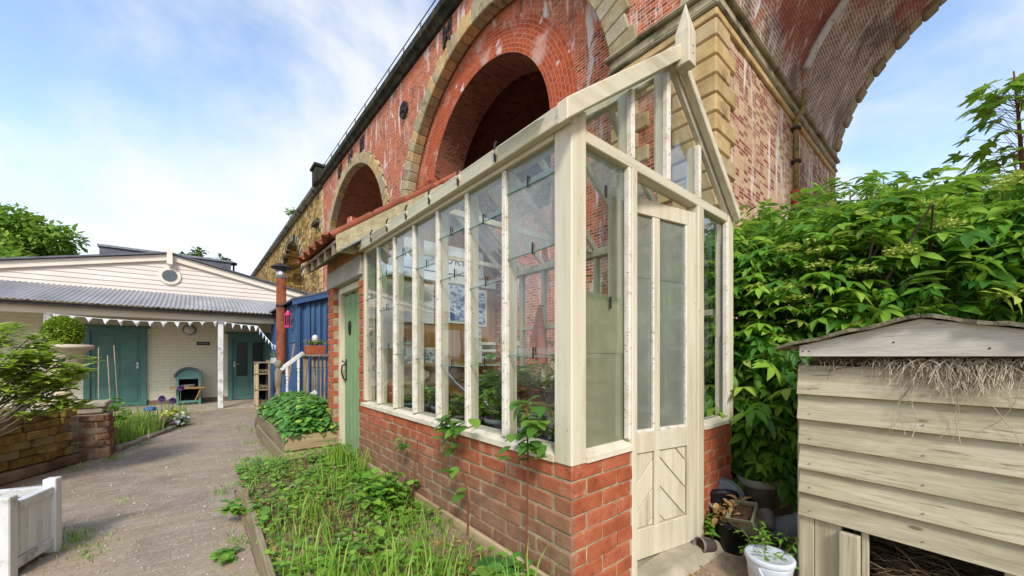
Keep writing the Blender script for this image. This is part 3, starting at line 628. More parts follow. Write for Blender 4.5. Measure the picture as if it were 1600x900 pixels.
# brick infill of the second arch, with its own smaller opening, near and far side
IC, IR, IZ = 10.2, 3.2, 7.4
def infill(x0, x1, nm):
    w = MB(); n = 40; X = x0
    outer = [(9.9 + HS * math.cos(math.pi * k / n), ZS + (RA + ZC - ZS) * math.sin(math.pi * k / n)) for k in range(n + 1)]
    inner = [(IC + IR * math.cos(math.pi * k / n), IZ + IR * math.sin(math.pi * k / n)) for k in range(n + 1)]
    for X, fl in ((x0, False), (x1, True)):
        for k in range(n):
            q = [outer[k], outer[k + 1], inner[k + 1], inner[k]]
            if fl: q = q[::-1]
            w.add([(X, *a) for a in q], [(0, 1, 2, 3)], [[a for a in q]])
        for ya, yb in ((4.8, IC - IR), (IC + IR, 15.0)):
            q = [(yb, 0), (ya, 0), (ya, ZS), (yb, ZS)]; q = q[::-1] if fl else q; w.add([(X, *a) for a in q], [(0, 1, 2, 3)], [list(q)])
        q = [(IC + IR, 0), (IC - IR, 0), (IC - IR, 5.2), (IC + IR, 5.2)]; w.add([(X, *a) for a in q], [(0, 1, 2, 3)], [list(q)])
    w.build(nm, 'vred', via)
    w = MB(); s = 0
    for a, b in zip(inner, inner[1:]):
        d = math.dist(a, b); w.add([(x0, *a), (x1, *a), (x1, *b), (x0, *b)], [(0, 1, 2, 3)], [[(x0, s), (x1, s), (x1, s + d), (x0, s + d)]]); s += d
    for yy in (IC - IR, IC + IR):
        q = [(x0, yy, 5.2), (x1, yy, 5.2), (x1, yy, IZ), (x0, yy, IZ)]; w.add(q, [(0, 1, 2, 3)], [[(a[0], a[2]) for a in q]])
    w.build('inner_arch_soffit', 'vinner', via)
    w = MB(); sgn = -1 if x0 < 10 else 1; xr = (x0 if x0 < 10 else x1) + sgn * .015
    for k in range(n):
        a, b = math.pi * k / n, math.pi * (k + 1) / n; R1 = IR + .92
        q = [(IC + R1 * math.cos(a), IZ + R1 * math.sin(a)), (IC + R1 * math.cos(b), IZ + R1 * math.sin(b)), (IC + IR * math.cos(b), IZ + IR * math.sin(b)), (IC + IR * math.cos(a), IZ + IR * math.sin(a))]
        w.add([(xr, *t) for t in q], [(0, 1, 2, 3)], [[(3.7 * a, .92), (3.7 * b, .92), (3.7 * b, 0), (3.7 * a, 0)]])
    w.build('brick_arch_ring', 'vring', via)
M['vring'] = brick_uv('brick_ring', 'b4522f', '964228', 'bf9272', [('d2b4a6', (1, 1), .9, .52, .66, .6), ('ded6ce', (1.2, 1.2), 1.0, .60, .66, .8)], bh=.115, ms=.007)
infill(XF + .38, XF + 1.55, 'infill_wall'); infill(XB - 1.55, XB - .38, 'infill_wall')
w = MB(); w.box(XB - 1.5, XB - .5, 6.9, 13.5, 4, 10.7); w.build('blocked_opening', 'vinner', via, boxuv=True)
w = MB(); w.box(XF + .3, XF + 1.6, 13.36, 14.2, 6.75, 7.15); w.build('ledge_stone', 'stone', via, .03)
# impost cornices round both piers in view, and quoins
for ya, yb in ((2.75, 4.8), (15.0, 17.2)):
    for nm, pr, z0, z1 in (('impost', .06, 7.20, 7.405), ('impost', .10, 7.12, 7.197), ('impost', .15, 7.408, 7.50)):
        w = MB(); w.box(XF - pr, XB + pr, ya - pr, yb + pr, z0, z1); w.build(nm, 'impost', via, .03)
def quoin(lx, ly):
    m = MB(); m.box(-.05, lx, -.05, ly, .006, .316); me = m.mesh('quoin', .03); me.materials.append(M['stone']); return me
qa, qb = quoin(.55, 1.05), quoin(.8, .75)
qc, qd = quoin(.62, .45), quoin(.4, .62)
w = MB(); w.box(XF - .055, XB + .055, 2.75 - .055, 4.8 + .055, 6.97, 7.118); w.build('ashlar_course', 'stone', via, .02)
for zc_ in (6.33, 6.65):
    for ya, yb in ((3.83, 4.30), (4.31, 4.78)):
        w = MB(); w.box(XF - .05, XF + .3, ya, yb, zc_ + .005, zc_ + .305); w.build('ashlar_block', 'stone', via, .02)
z = .2; k = 0
while z < 6.9:
    place((qa, qb)[k % 2], 'quoin', via, (XF, 2.75, z))
    place((qa, qb)[(k + 1) % 2], 'quoin', via, (XF, 4.8, z), scale=(1, -.8, 1)); 
    place((qc, qd)[k % 2], 'quoin', via, (XB, 2.75, z), scale=(-1, 1, 1))
    if k % 1 == 0: place((qa, qb)[k % 2], 'quoin', via, (XF, 15.0, z)); place((qa, qb)[k % 2], 'quoin', via, (XF, 17.2, z), scale=(1, -.8, 1))
    z += .322; k += 1
# drain pipe on the pier, running on up the vault
yo = 2.75 - .09
w = MB(); w.tube([(11.22, yo, 5.0), (11.22, yo, 6.95), (11.22, yo - .14, 7.12), (11.22, yo - .17, 7.6)], .06, 10); w.smooth = True; w.build('drainpipe', 'pipe_brown', via)
w = MB(); w.tube([(11.22, yo, 4.0), (11.22, yo, 5.0)], .09, 10); w.tube([(11.22, yo, 4.95), (11.22, yo, 5.22)], .12, 10); w.build('pipe_collar', 'terracotta', via)
for zz_ in (5.9, 6.7):
    w = MB(); w.tube([(11.22, yo, zz_), (11.22, yo, zz_ + .06)], .11, 10); w.build('pipe_bracket', 'iron', via)
w = MB(); pts = []
for k in range(9):
    a = R_(17 + 6.0 * k); pts.append((11.22 + .12 * k, -2.35 + (RA - .12) * math.cos(a), ZC + (RA - .12) * math.sin(a)))
w.tube(pts, .085, 10); w.smooth = True; w.build('vault_pipe', 'pipe_grey', via)
# wall-tie plates
def pattress(y, z, kind):
    m = MB()
    if kind == 'ring':
        for k in range(16):
            a, b = 2 * math.pi * k / 16, 2 * math.pi * (k + 1) / 16; m.bar((XF - .09, y + .3 * math.cos(a), z + .3 * math.sin(a)), (XF - .09, y + .3 * math.cos(b), z + .3 * math.sin(b)), .08, .08, (1, 0, 0))
        for a in (.3, .3 + math.pi / 2, .3 + math.pi, .3 + 1.5 * math.pi): m.bar((XF - .1, y, z), (XF - .06, y + .32 * math.cos(a), z + .32 * math.sin(a)), .12, .1, (1, 0, 0))
        m.lathe([(.001, .0), (.1, 0), (.08, .1), (.001, .1)], (XF - .08, y, z), 10, Matrix.Rotation(R_(-90), 4, 'Y'))
    else:
        for sg in (-1, 1): m.bar((XF - .05, y - .22, z - sg * .36), (XF - .05, y + .22, z + sg * .36), .08, .06, (1, 0, 0))
        for sg in (-1, 1): m.bar((XF - .05, y + sg * .25, z - .4), (XF - .05, y + sg * .25, z + .4), .05, .05, (1, 0, 0))
    m.build('tie_plate', 'iron', via)
pattress(15.1, 11.5, 'ring'); pattress(11.6, 12.45, 'x')
for y in (20.4, 22.3, 24.3): pattress(y, 12.35, 'x')
# stone approach: rubble wall with one arch, running on beyond the brick arches
abt = thing('stone_approach_viaduct', 'rough yellow stone end of the viaduct with a blackened small arch', 'viaduct', (XF, 40, 0))
HS2 = HS; w = MB(); arch_wall(w, XF + .05, [40.2], 28.4, 80); w.build('rubble_wall', 'rubble', abt)
p = arc_pts(40.2); w = MB(); s = 0
for a, b in zip(p, p[1:]):
    d = math.dist(a, b); w.add([(XF, *a), (XB, *a), (XB, *b), (XF, *b)], [(0, 1, 2, 3)], [[(XF, s), (XB, s), (XB, s + d), (XF, s + d)]]); s += d
for sg in (-1, 1):
    q = [(XF, 40.2 + sg * HS, 0), (XB, 40.2 + sg * HS, 0), (XB, 40.2 + sg * HS, ZS), (XF, 40.2 + sg * HS, ZS)]; w.add(q, [(0, 1, 2, 3)], [[(a[0], a[2]) for a in q]])
w.build('arch_soffit', 'rubble', abt)
w = MB(); w.prism([(XF + .06, ZT - .22), (XF - .12, ZT - .2), (XF - .3, ZT), (XF - .32, ZT + .24), (XF - .1, ZT + .34), (XF + .5, ZT + .34), (XF + .5, ZT - .22)], 1, 28.41, 80); w.build('cornice', 'cornice', abt)
vg = [wedge(da * .985, RA - .02, RA + .6, -.07, .3, 'voussoir', 'cornice'), wedge(da * .985, RA - .02, RA + .7, -.05, .3, 'voussoir', 'stone_grey')]
for k in range(NV): place(vg[k % 2 if random.random() < .8 else 0], 'voussoir', abt, (XF + .05, 40.2, ZC), (AT / 2 - da * (k + .5), 0, 0))
w = MB(); w.box(XF - .5, XF + .5, 28.2, 29.3, ZT - .1, ZT + .95); w.box(XF - .62, XF + .6, 28.1, 29.4, ZT + .951, ZT + 1.15); w.build('parapet_block', 'cornice', abt, .03)
z = .3
while z < 12.6:
    w = MB(); L = random.choice((.5, .9)); w.box(XF - .03, XF + .3, 28.42, 28.42 + L, z, z + .42); w.build('quoin', 'stone', abt, .03); z += .43
w = MB(); w.box(XF - .25, XF + .3, 29.2, 30.6, 10.6, 10.95); w.build('corbel', 'cornice', abt, .04)
# weed growing from the cornice
plant('cornice_weed', 'small weed sprouting from the cornice of the stone viaduct end', (XF - .3, 38.5, ZT + .3), 'tree', 90, .7, 1.2, .28, .4, seed=3)

# ---------------------------------------------------------------- greenhouse
GX0, GX1, GY0, GY1 = 1.227, 2.95, 1.074, 3.656
AX, AZ = 2.09, 2.92
ZE0, ZE1 = 2.285, 2.2                        # eaves left and right
gh = thing('greenhouse', 'cream timber lean greenhouse on a red brick base with pointed finial', 'greenhouse', (2.09, 2.3, 0))
def brick_mesh(l, w=.1, h=.065, nm='brick'):
    out = []
    for k in range(3):
        m = MB(); j = lambda: random.uniform(-.003, .003)
        m.add([(x * l / 2 + j(), y * w / 2 + j(), z * h / 2 + j()) for z in (-1, 1) for y in (-1, 1) for x in (-1, 1)], [(0, 2, 3, 1), (4, 5, 7, 6), (0, 1, 5, 4), (1, 3, 7, 5), (3, 2, 6, 7), (2, 0, 4, 6)])
        me = m.mesh(nm, .005); me.materials.append(M['brick']); out.append(me)
    return out
B_S, B_H, B_T = brick_mesh(.215), brick_mesh(.1025), brick_mesh(.065)
def lay(parent, cx, cy, cz, L, alongx):
    me = random.choice(B_S if L > .16 else (B_H if L > .08 else B_T)); l0 = .215 if L > .16 else (.1025 if L > .08 else .065)
    rz = (0 if alongx else math.pi / 2) + random.uniform(-.006, .006)
    jit = random.uniform(-.002, .003)
    place(me, 'brick', parent, (cx + (0 if alongx else -jit), cy + (-jit if alongx else 0), cz + random.uniform(-.0015, .0015)), (random.uniform(-.006, .006), 0, rz), (L / l0, 1, 1))
def course_run(parent, start, end, fixed, z, alongx, off, outward):
    """lay bricks from start to end along one axis; fixed = face coordinate; outward = -1"""
    p = start; first = True
    while p < end - .03:
        L = .215 if not (first and off) else .1025
        L = min(L, end - p)
        if L < .045: break
        c = p + L / 2; cy = fixed + .05
        lay(parent, c if alongx else cy, cy if alongx else c, z, L, alongx); p += L + .0105; first = False
NC = 10; ZB = [.735 - .075 * k - .0375 for k in range(NC)]
bw = MB(); bw.box(GX0 + .0065, GX0 + .1, GY0 + .0065, 3.79, -.02, .733); bw.build('base_wall', 'mortar', gh); base_l = [o_ for o_ in gh.children][-1]
for k, z in enumerate(ZB):
    if k % 2 == 0: course_run(base_l, GY0 + .1125, 3.785, GX0, z, False, False, -1)
    else: course_run(base_l, GY0, 3.785, GX0, z, False, False, -1)
bw = MB(); bw.box(GX0 + .1005, 1.68, GY0 + .0065, GY0 + .1, -.02, .732); base_f = bw.build('base_wall', 'mortar', gh)
bw = MB(); bw.box(2.487, GX1 - .007, GY0 + .0065, GY0 + .1, -.02, .732); base_r = bw.build('base_wall', 'mortar', gh)
for k, z in enumerate(ZB):
    if k % 2 == 0:
        course_run(base_f, GX0, 1.683, GY0, z, True, False, -1); course_run(base_r, 2.485, GX1, GY0, z, True, False, -1)
    else:
        course_run(base_f, GX0 + .1125, 1.683, GY0, z, True, False, -1); course_run(base_r, 2.485, GX1, GY0, z, True, True, -1)
bw = MB(); bw.box(GX1 - .1, GX1, GY0 + .101, 3.66, -.02, .732); base_b = bw.build('base_wall', 'mortar', gh)
for k, z in enumerate(ZB):
    p = GY0 + .115 + (.11 if k % 2 else 0)
    while p < 3.5: lay(base_b, GX1 - .045, p + .1075, z, .215, False); p += .2255
def bx(nm, mat, x0, x1, y0, y1, z0, z1, b=.004, par=None): m = MB(); m.box(x0, x1, y0, y1, z0, z1); return m.build(nm, mat, par or gh, b)
def br(nm, mat, a, b_, w, h, up=(0, 0, 1), bv=.004, par=None): m = MB(); m.bar(a, b_, w, h, up); return m.build(nm, mat, par or gh, bv)
# sills
m = MB(); m.prism([(GX0 - .012, .733), (GX0 - .012, .762), (GX0 + .05, .785), (GX0 + .11, .785), (GX0 + .11, .733)], 1, 1.17, 3.70); m.build('sill', 'cream_worn', gh)
bx('sill', 'cream_worn', GX1 - .11, GX1 + .012, 1.17, 3.66, .733, .785)
for a, b in ((1.318, 1.676), (2.49, 2.875)):
    m = MB(); m.prism([(GY0 - .012, .733), (GY0 - .012, .757), (GY0 + .04, .78), (GY0 + .09, .78), (GY0 + .09, .733)], 0, a, b); m.build('sill', 'cream_worn', gh)
# posts
bx('corner_post', 'cream', GX0 - .008, 1.318, GY0 - .008, 1.17, .731, 2.27, .006)
bx('corner_post', 'cream', 2.875, GX1 + .006, GY0 - .006, 1.165, .731, 2.2, .006)
bx('corner_post', 'cream', GX0, 1.32, 3.6, 3.655, .786, 2.2); bx('corner_post', 'cream', 2.87, GX1, 3.56, 3.655, .786, 2.2)
bx('door_jamb', 'cream', 1.678, 1.722, GY0 - .006, 1.165, .0, 2.142)
bx('door_jamb', 'cream', 2.408, 2.486, GY0 - .004, 1.165, .0, 2.142)
# rails and plates
bx('front_rail', 'cream_x', 1.3185, 2.8745, GY0 + .002, 1.15, 2.143, 2.2)
br('eaves_board', 'cream_h', (GX0 - .03, 1.06, 2.225), (GX0 - .03, 3.66, 2.225), .035, .085)
bx('wall_plate', 'cream_h', GX0 - .01, GX0 + .08, 1.171, 3.6, 2.16, 2.215)
bx('wall_plate', 'cream', GX1 - .09, GX1 + .006, 1.166, 3.56, 2.13, 2.2)
# glazing bars of the long walls
YM = [1.1836 + .3533 * k for k in range(8)]
for y in YM[1:7]:
    bx('glazing_bar', 'putty', GX0 + .0, GX0 + .032, y - .016, y + .016, .7865, 2.159, .003)
    bx('glazing_bar_core', 'cream', GX0 + .0325, GX0 + .085, y - .012, y + .012, .7865, 2.159, .003)
bx('glazing_bar', 'putty', GX0 + .0, GX0 + .032, 3.6, 3.655, .7865, 2.159, .003) if False else None
for k in range(1, 7): y = YM[k]; bx('glazing_bar', 'cream', GX1 - .06, GX1, y - .018, y + .018, .786, 2.129, .003)
br('transom', 'cream', (GX1 - .035, 1.166, 1.52), (GX1 - .035, 3.56, 1.52), .045, .045)
# roof
def rz(x): return AZ - (AX - x) * (AZ - ZE0) / (AX - GX0) if x < AX else AZ - (x - AX) * (AZ - ZE1) / (GX1 - AX)
br('ridge_beam', 'cream', (AX, 1.05, AZ - .03), (AX, 3.66, AZ - .03), .05, .12)
for k, y in enumerate(YM):
    yy = y if 0 < k < 7 else (1.09 if k == 0 else 3.63)
    for side in (0, 1):
        xa = GX0 - .05 if side == 0 else GX1 + .03; xe = AX - .026 if side == 0 else AX + .026
        br('rafter', 'cream', (xa, yy, rz(xa) - .035), (xe, yy, rz(xe) - .035), .032, .055)
    if 0 < k < 7: br('tie_bar', 'cream', (GX0 + .09, yy + .02, 2.19), (GX1 - .095, yy + .02, 2.19), .03, .045) if k in (3, 6) else None
for side in (0, 1):
    for k in range(7):
        xa = GX0 - .10 if side == 0 else GX1 + .05
        cuts = [0, .36, .70, 1.0]
        for j in range(3):
            def P(t): x = xa + (AX - xa) * t; return x, rz(x) + .004 * (j - 1) + .004
            (x0, z0), (x1, z1) = P(cuts[j] if j == 0 else cuts[j] - .02), P(cuts[j + 1])
            m = MB(); ya, yb = YM[k] + .004, YM[k + 1] - .004
            m.add([(x0, ya, z0), (x0, yb, z0), (x1, yb, z1), (x1, ya, z1)], [(0, 1, 2, 3)]); m.build('roof_pane', 'glass_obs' if (k * 3 + j + side) % 5 == 0 else 'glass', gh)
# barge boards and finial
def barge(xa, za, xb, zb, y0, y1, h):
    m = MB(); m.prism([(xa, za - h), (xa, za), (xb, zb), (xb, zb - h)], 1, y0, y1); return m.build('barge_board', 'cream_x', gh, .004)
barge(1.125, 2.222, AX - .02, AZ + .015, 1.005, 1.064, .088); barge(GX1 - .005, 2.215, AX + .02, AZ + .015, 1.02, 1.064, .065)
m = MB(); s_ = .04
m.add([(AX + a * s_, 1.0 + b * s_, 2.80) for a, b in ((-1, -1), (1, -1), (1, 1), (-1, 1))] + [(AX + a * s_, 1.0 + b * s_, 2.985) for a, b in ((-1, -1), (1, -1), (1, 1), (-1, 1))] + [(AX, 1.0, 3.165)],
      [(3, 2, 1, 0), (0, 1, 5, 4), (1, 2, 6, 5), (2, 3, 7, 6), (3, 0, 4, 7), (4, 5, 8), (5, 6, 8), (6, 7, 8), (7, 4, 8)]); fin = m.build('finial', 'cream', gh, .003)
for zz_ in (2.86, 2.90):
    m = MB(); m.tube([(AX + .004, 1.0 - s_ - .002, zz_), (AX + .004, 1.0 - s_ + .004, zz_)], .005, 6); m.build('nail_head', 'iron', fin)
for yy in YM[1:7]:    # iron clips over the eaves board
    m = MB(); m.tube([(GX0 - .055, yy, 2.19), (GX0 - .058, yy, 2.27), (GX0 - .04, yy + .01, 2.30)], .006, 5); m.build('glass_clip', 'iron', gh)
# gable glazing bars above the rail
for xc, wd in ((1.70, .034), (AX - .03, .04), (2.45, .034)):
    bx('gable_bar', 'putty', xc - wd / 2, xc + wd / 2, GY0 + .004, GY0 + .036, 2.2005, rz(xc) - .085, .003)
    bx('gable_bar_core', 'cream', xc - wd / 2 + .004, xc + wd / 2 - .004, GY0 + .0365, GY0 + .09, 2.2005, rz(xc) - .085, .003)
m = MB(); yg = GY0 + .04
def gpane(poly, mat, nm='gable_pane', dy=0):
    m = MB(); m.add([(x, yg + dy, z) for x, z in poly], [tuple(range(len(poly)))]); return m.build(nm, mat, gh)
gpane([(1.30, 2.201), (1.683, 2.201), (1.683, rz(1.683) - .06), (1.35, rz(1.35) - .06)], 'glass')
gpane([(1.717, 2.201), (2.04, 2.201), (2.04, rz(2.04) - .06), (1.717, rz(1.717) - .06)], 'glass')
gpane([(2.08, 2.201), (2.433, 2.201), (2.433, rz(2.433) - .06), (2.09, rz(2.09) - .06)], 'glass')
gpane([(2.467, 2.201), (2.85, 2.201), (2.467, rz(2.467) - .06)], 'glass')
# gable side lights
wl = gpane([(1.319, .78), (1.677, .78), (1.677, 1.225), (1.319, 1.225)], 'glass_wire', 'wired_pane', 0)
gpane([(1.319, 1.215), (1.677, 1.215), (1.677, 1.49), (1.319, 1.50)], 'glass_wire', 'wired_pane', -.004)
gpane([(1.319, 1.47), (1.677, 1.46), (1.677, 2.0), (1.319, 2.0)], 'glass', 'side_pane', -.008); gpane([(1.319, 1.98), (1.677, 1.98), (1.677, 2.142), (1.319, 2.142)], 'glass_green', 'side_pane', -.012)
gpane([(2.487, .78), (2.874, .78), (2.874, 1.35), (2.487, 1.35)], 'glass', 'side_pane'); gpane([(2.487, 1.33), (2.874, 1.33), (2.874, 2.0), (2.487, 2.0)], 'glass', 'side_pane', -.004); gpane([(2.487, 1.98), (2.874, 1.98), (2.874, 2.142), (2.487, 2.142)], 'glass', 'side_pane', -.008)
for (x, z) in ((1.535, 1.475), (1.5, 2.0)): bx('lead_clip', 'iron', x - .008, x + .008, yg - .018, yg - .013, z - .045, z + .012, .001)
bx('putty_bead', 'putty', 1.655, 1.677, GY0 + .0, GY0 + .03, .785, 2.142, .003); bx('putty_bead', 'putty', 2.855, 2.874, GY0 + .0, GY0 + .03, .785, 2.142, .003)
# long wall panes, lapped like scales; cuts are heights where panes overlap
CUT = [[(.785, 1.20), (1.18, 1.72, 'glass_obs0'), (1.70, 2.16)], [(.785, 1.17), (1.15, 1.62), (1.60, 1.98), (1.95, 2.16, 'glass_green')],
       [(.785, 1.18), (1.14, 1.72), (1.70, 2.0), (1.97, 2.16, 'glass_green')], [(.785, 1.22), (1.19, 1.86), (1.83, 2.16, 'glass_green')],
       [(.785, 1.26), (1.22, 1.32, 'glass_green'), (1.30, 2.02), (1.99, 2.16, 'glass_green')], [(.785, 1.3), (1.27, 1.62, 'glass_obs'), (1.60, 1.9), (1.88, 2.16, 'glass_green')],
       [(.785, 1.1), (1.08, 1.3), (1.28, 1.42, 'glass_green'), (1.4, 1.75), (1.73, 2.16, 'glass_green')]]
CUT[0] = [(.785, 1.24), (1.20, 1.86), (1.82, 2.02, 'glass_obs'), (1.98, 2.16, 'glass_green')]
CUT[0] = [(.785, 1.24), (1.20, 1.74), (1.70, 2.06, 'glass_obs'), (2.03, 2.16, 'glass_green')]
for k in range(7):
    ya = YM[k] + (.016 if k else -.008); yb = YM[k + 1] - .016 if k < 6 else 3.6
    for j, c in enumerate(CUT[k]):
        mt = c[2] if len(c) > 2 else 'glass'; x = GX0 + .026 - .004 * j
        m = MB(); dz = random.uniform(-.006, .006) if j else 0; m.add([(x + .003, yb, c[0] + dz), (x + .003, ya, c[0] - dz), (x - .001, ya, c[1]), (x - .001, yb, c[1])], [(0, 1, 2, 3)]); pn = m.build('window_pane', mt, gh)
        if j:
            ym = (ya + yb) / 2 + random.uniform(-.03, .03); bx('lead_clip', 'iron', x - .006, x - .003, ym - .006, ym + .006, c[0] - .012, c[0] + .045, .001, pn)
            m = MB(); m.bar((x - .002, ya, c[0] + .002 - dz), (x - .002, yb, c[0] + .002 + dz), .004, .005); m.build('pane_edge', 'glass_edge', pn)
M_dummy = None
# far long wall panes
for k in range(7):
    for z0, z1 in ((.785, 1.498), (1.543, 2.13)):
        m = MB(); m.add([(GX1 - .03, YM[k] + .018, z0), (GX1 - .03, YM[k + 1] - .018, z0), (GX1 - .03, YM[k + 1] - .018, z1), (GX1 - .03, YM[k] + .018, z1)], [(0, 1, 2, 3)]); m.build('window_pane', 'glass', gh)
# door, hung on the right, a hand's width open
HX, HYd = 2.405, 1.085
DT = Matrix.Translation((HX, HYd, .052)) @ Matrix.Rotation(R_(-11.5), 4, 'Z')     # local x runs from the hinge towards -x
def dbox(nm, mat, x0, x1, y0, y1, z0, z1, b=.003, par=None): m = MB(DT); m.box(-x1, -x0, y0, y1, z0, z1); return m.build(nm, mat, par, b)
M_ = MB(DT); M_.box(-.08, 0, 0, .04, 0, 2.045); M_.box(-.69, -.60, 0, .04, 0, 2.045); M_.box(-.5995, -.0805, 0, .04, 1.955, 2.045); M_.box(-.5995, -.0805, 0, .04, .60, .715); M_.box(-.5995, -.0805, 0, .04, 0, .17); M_.box(-.365, -.32, .002, .038, .1705, .5995); M_.box(-.365, -.32, .002, .038, .7155, 1.9545)
door = M_.build('door', 'cream', gh, .003)
for x0, x1, sl in ((.082, .318, 1), (.367, .598, -1)):
    dbox('panel_back', 'cream', x0, x1, .022, .032, .172, .598, 0, door)
    # slanting boards clipped to the panel
    cx0, cx1, cz0, cz1 = x0 + .004, x1 - .004, .176, .594
    nb = 5; stepz = .17
    for q in range(-2, 5):
        za = cz0 + q * stepz; poly = []
        w_ = cx1 - cx0; dz = w_ * .95
        pts = [(cx0, za + (dz if sl < 0 else 0)), (cx1, za + (0 if sl < 0 else dz)), (cx1, za + (0 if sl < 0 else dz) + stepz - .012), (cx0, za + (dz if sl < 0 else 0) + stepz - .010)]
        def clip(P, s_, lim):
            out = []
            for i in range(len(P)):
                a, b = P[i], P[(i + 1) % len(P)]; ia, ib = (a[1] - lim) * s_ <= 0, (b[1] - lim) * s_ <= 0
                if ia: out.append(a)
                if ia != ib: t = (lim - a[1]) / (b[1] - a[1]); out.append((a[0] + t * (b[0] - a[0]), lim))
            return out
        P = clip(pts, 1, cz1); P = clip(P, -1, cz0) if len(P) > 2 else []
        if len(P) < 3: continue
        m = MB(DT); m.prism([(-x, z) for x, z in P], 1, .012, .0215); m.build('slanting_board', 'cream', door, .002)
    for zc0, zc1, my in ((.7165, 1.62, .02), (1.60, 1.954, .016)):
        m = MB(DT); m.add([(-x0, my, zc0), (-x1, my, zc0), (-x1, my, zc1), (-x0, my, zc1)], [(0, 1, 2, 3)]); m.build('door_pane', 'glass_door', door)
    dbox('putty_bead', 'putty', x0 - .002, x0 + .012, .004, .018, .7165, 1.954, 0, door)
    dbox('putty_bead', 'putty', x0, x1, .003, .017, .7165, .732, 0, door)
# threshold
m = MB(); m.add([(1.64, .98, 0), (2.56, .96, 0), (2.56, 1.16, 0), (1.70, 1.16, 0), (1.69, 1.03, .05), (2.52, 1.0, .05), (2.50, 1.16, .05), (1.70, 1.16, .05)], [(4, 5, 6, 7), (0, 1, 5, 4), (1, 2, 6, 5), (2, 3, 7, 6), (3, 0, 4, 7)]); m.build('door_step', 'concrete', gh, .01)
m = MB(); m.box(GX0 + .12, GX1 - .12, 1.18, 3.66, .0, .02); m.build('floor', 'concrete', gh)

# ---------------------------------------------------------------- brick potting shed behind the greenhouse
ps = thing('potting_shed', 'small red brick shed with clay tile roof and green plank door behind the greenhouse', 'shed', (2.09, 4.3, 0))
SY1 = 4.913
w = MB(); w.box(GX0 + .007, GX0 + .22, 4.675, SY1 - .007, -.02, 2.18); pier = w.build('brick_pier', 'mortar', ps)
w = MB(); w.box(GX0 + .007, GX0 + .1, 3.663, 3.784, .7305, 1.98); strip = w.build('brick_strip', 'mortar', ps)
for k in range(-10, 20):
    z = .735 + .075 * k + .0375
    if k < -9 and False: continue
    if z > 2.15: break
    lay(pier, GX0 + .05, (4.672 + SY1) / 2 if k % 2 else 4.7765 - .052 + 0, z, .215 if k % 2 else .1025, False)
    if k % 2 == 0: lay(pier, GX0 + .05, 4.86, z, .1025, False)
    lay(pier, GX0 + .1075 + (0 if k % 2 == 0 else .055), 4.672 + .05, z, .215 if k % 2 == 0 else .1025, True) if k % 2 == 0 else lay(pier, GX0 + .165, 4.672 + .05, z, .1025, True)
    lay(pier, GX0 + .1075, SY1 - .05, z, .215, True) if k % 2 == 0 else None
    if k >= 0 and z < 1.96: lay(strip, GX0 + .05, 3.725, z, .1025, False) if k % 2 else lay(strip, GX0 + .05, 3.722, z, .115, False)
w = MB(); w.box(GX0 + .2201, GX1 - .1, SY1 - .12, SY1 - .005, 0, 2.9); w.box(GX1 - .1, GX1, 3.67, SY1 - .004, 0, 2.2); w.build('shed_wall', 'vred', ps, boxuv=True)
m = MB(); m.box(GX0 - .015, GX0 + .12, 3.70, SY1 - .02, 1.985, 2.175); m.build('lintel', 'lintel', ps, .006)
m = MB(); m.prism([(GX0 + .13, .02), (GX1 - .13, .02), (GX1 - .13, 2.15), (AX, 2.85), (GX0 + .13, 2.15)], 1, 3.69, 3.72); part = m.build('partition_wall', 'brown_wall', ps)
m = MB(); m.bar((GX0 + .14, 3.675, 2.06), (GX1 - .14, 3.675, 2.06), .02, .09); m.build('partition_rail', 'white_wood', part)
# door frame and plank door
FX = 1.283
for a, b in ((4.605, 4.671), (3.792, 3.858)): m = MB(); m.box(FX, FX + .08, a, b, 0, 1.98); m.build('door_frame', 'cream', ps, .004)
m = MB(); m.box(FX, FX + .08, 3.8585, 4.6045, 1.91, 1.98); m.build('door_frame', 'cream', ps, .004)
gd = MB(); gd.box(1.355, 1.375, 3.862, 4.60, .03, 1.90); gdoor = gd.build('plank_door', 'green_door', ps)
for k in range(6):
    y0 = 3.862 + k * .123; m = MB(); m.box(1.334, 1.354, y0 + .002, y0 + .121, .03, 1.905 - (.02 if k % 2 else 0)); m.build('plank', 'green_door', gdoor, .005)
m = MB(); pts = [(1.325, 4.40 + .03 * math.cos(a), 1.52 + .07 * math.sin(a)) for a in np.linspace(0, 2 * math.pi, 17)]; m.tube(pts, .009, 6); m.build('door_knocker', 'iron', gdoor)
m = MB(); m.bar((1.33, 4.54, .93), (1.33, 4.54, 1.17), .03, .008, (1, 0, 0)); m.tube([(1.325, 4.54, 1.12), (1.285, 4.54, 1.09), (1.28, 4.54, 1.02), (1.30, 4.54, .95), (1.325, 4.54, .93)], .009, 6); m.tube([(1.31, 4.52, 1.135), (1.29, 4.56, 1.15)], .007, 6); m.build('handle', 'iron', gdoor)
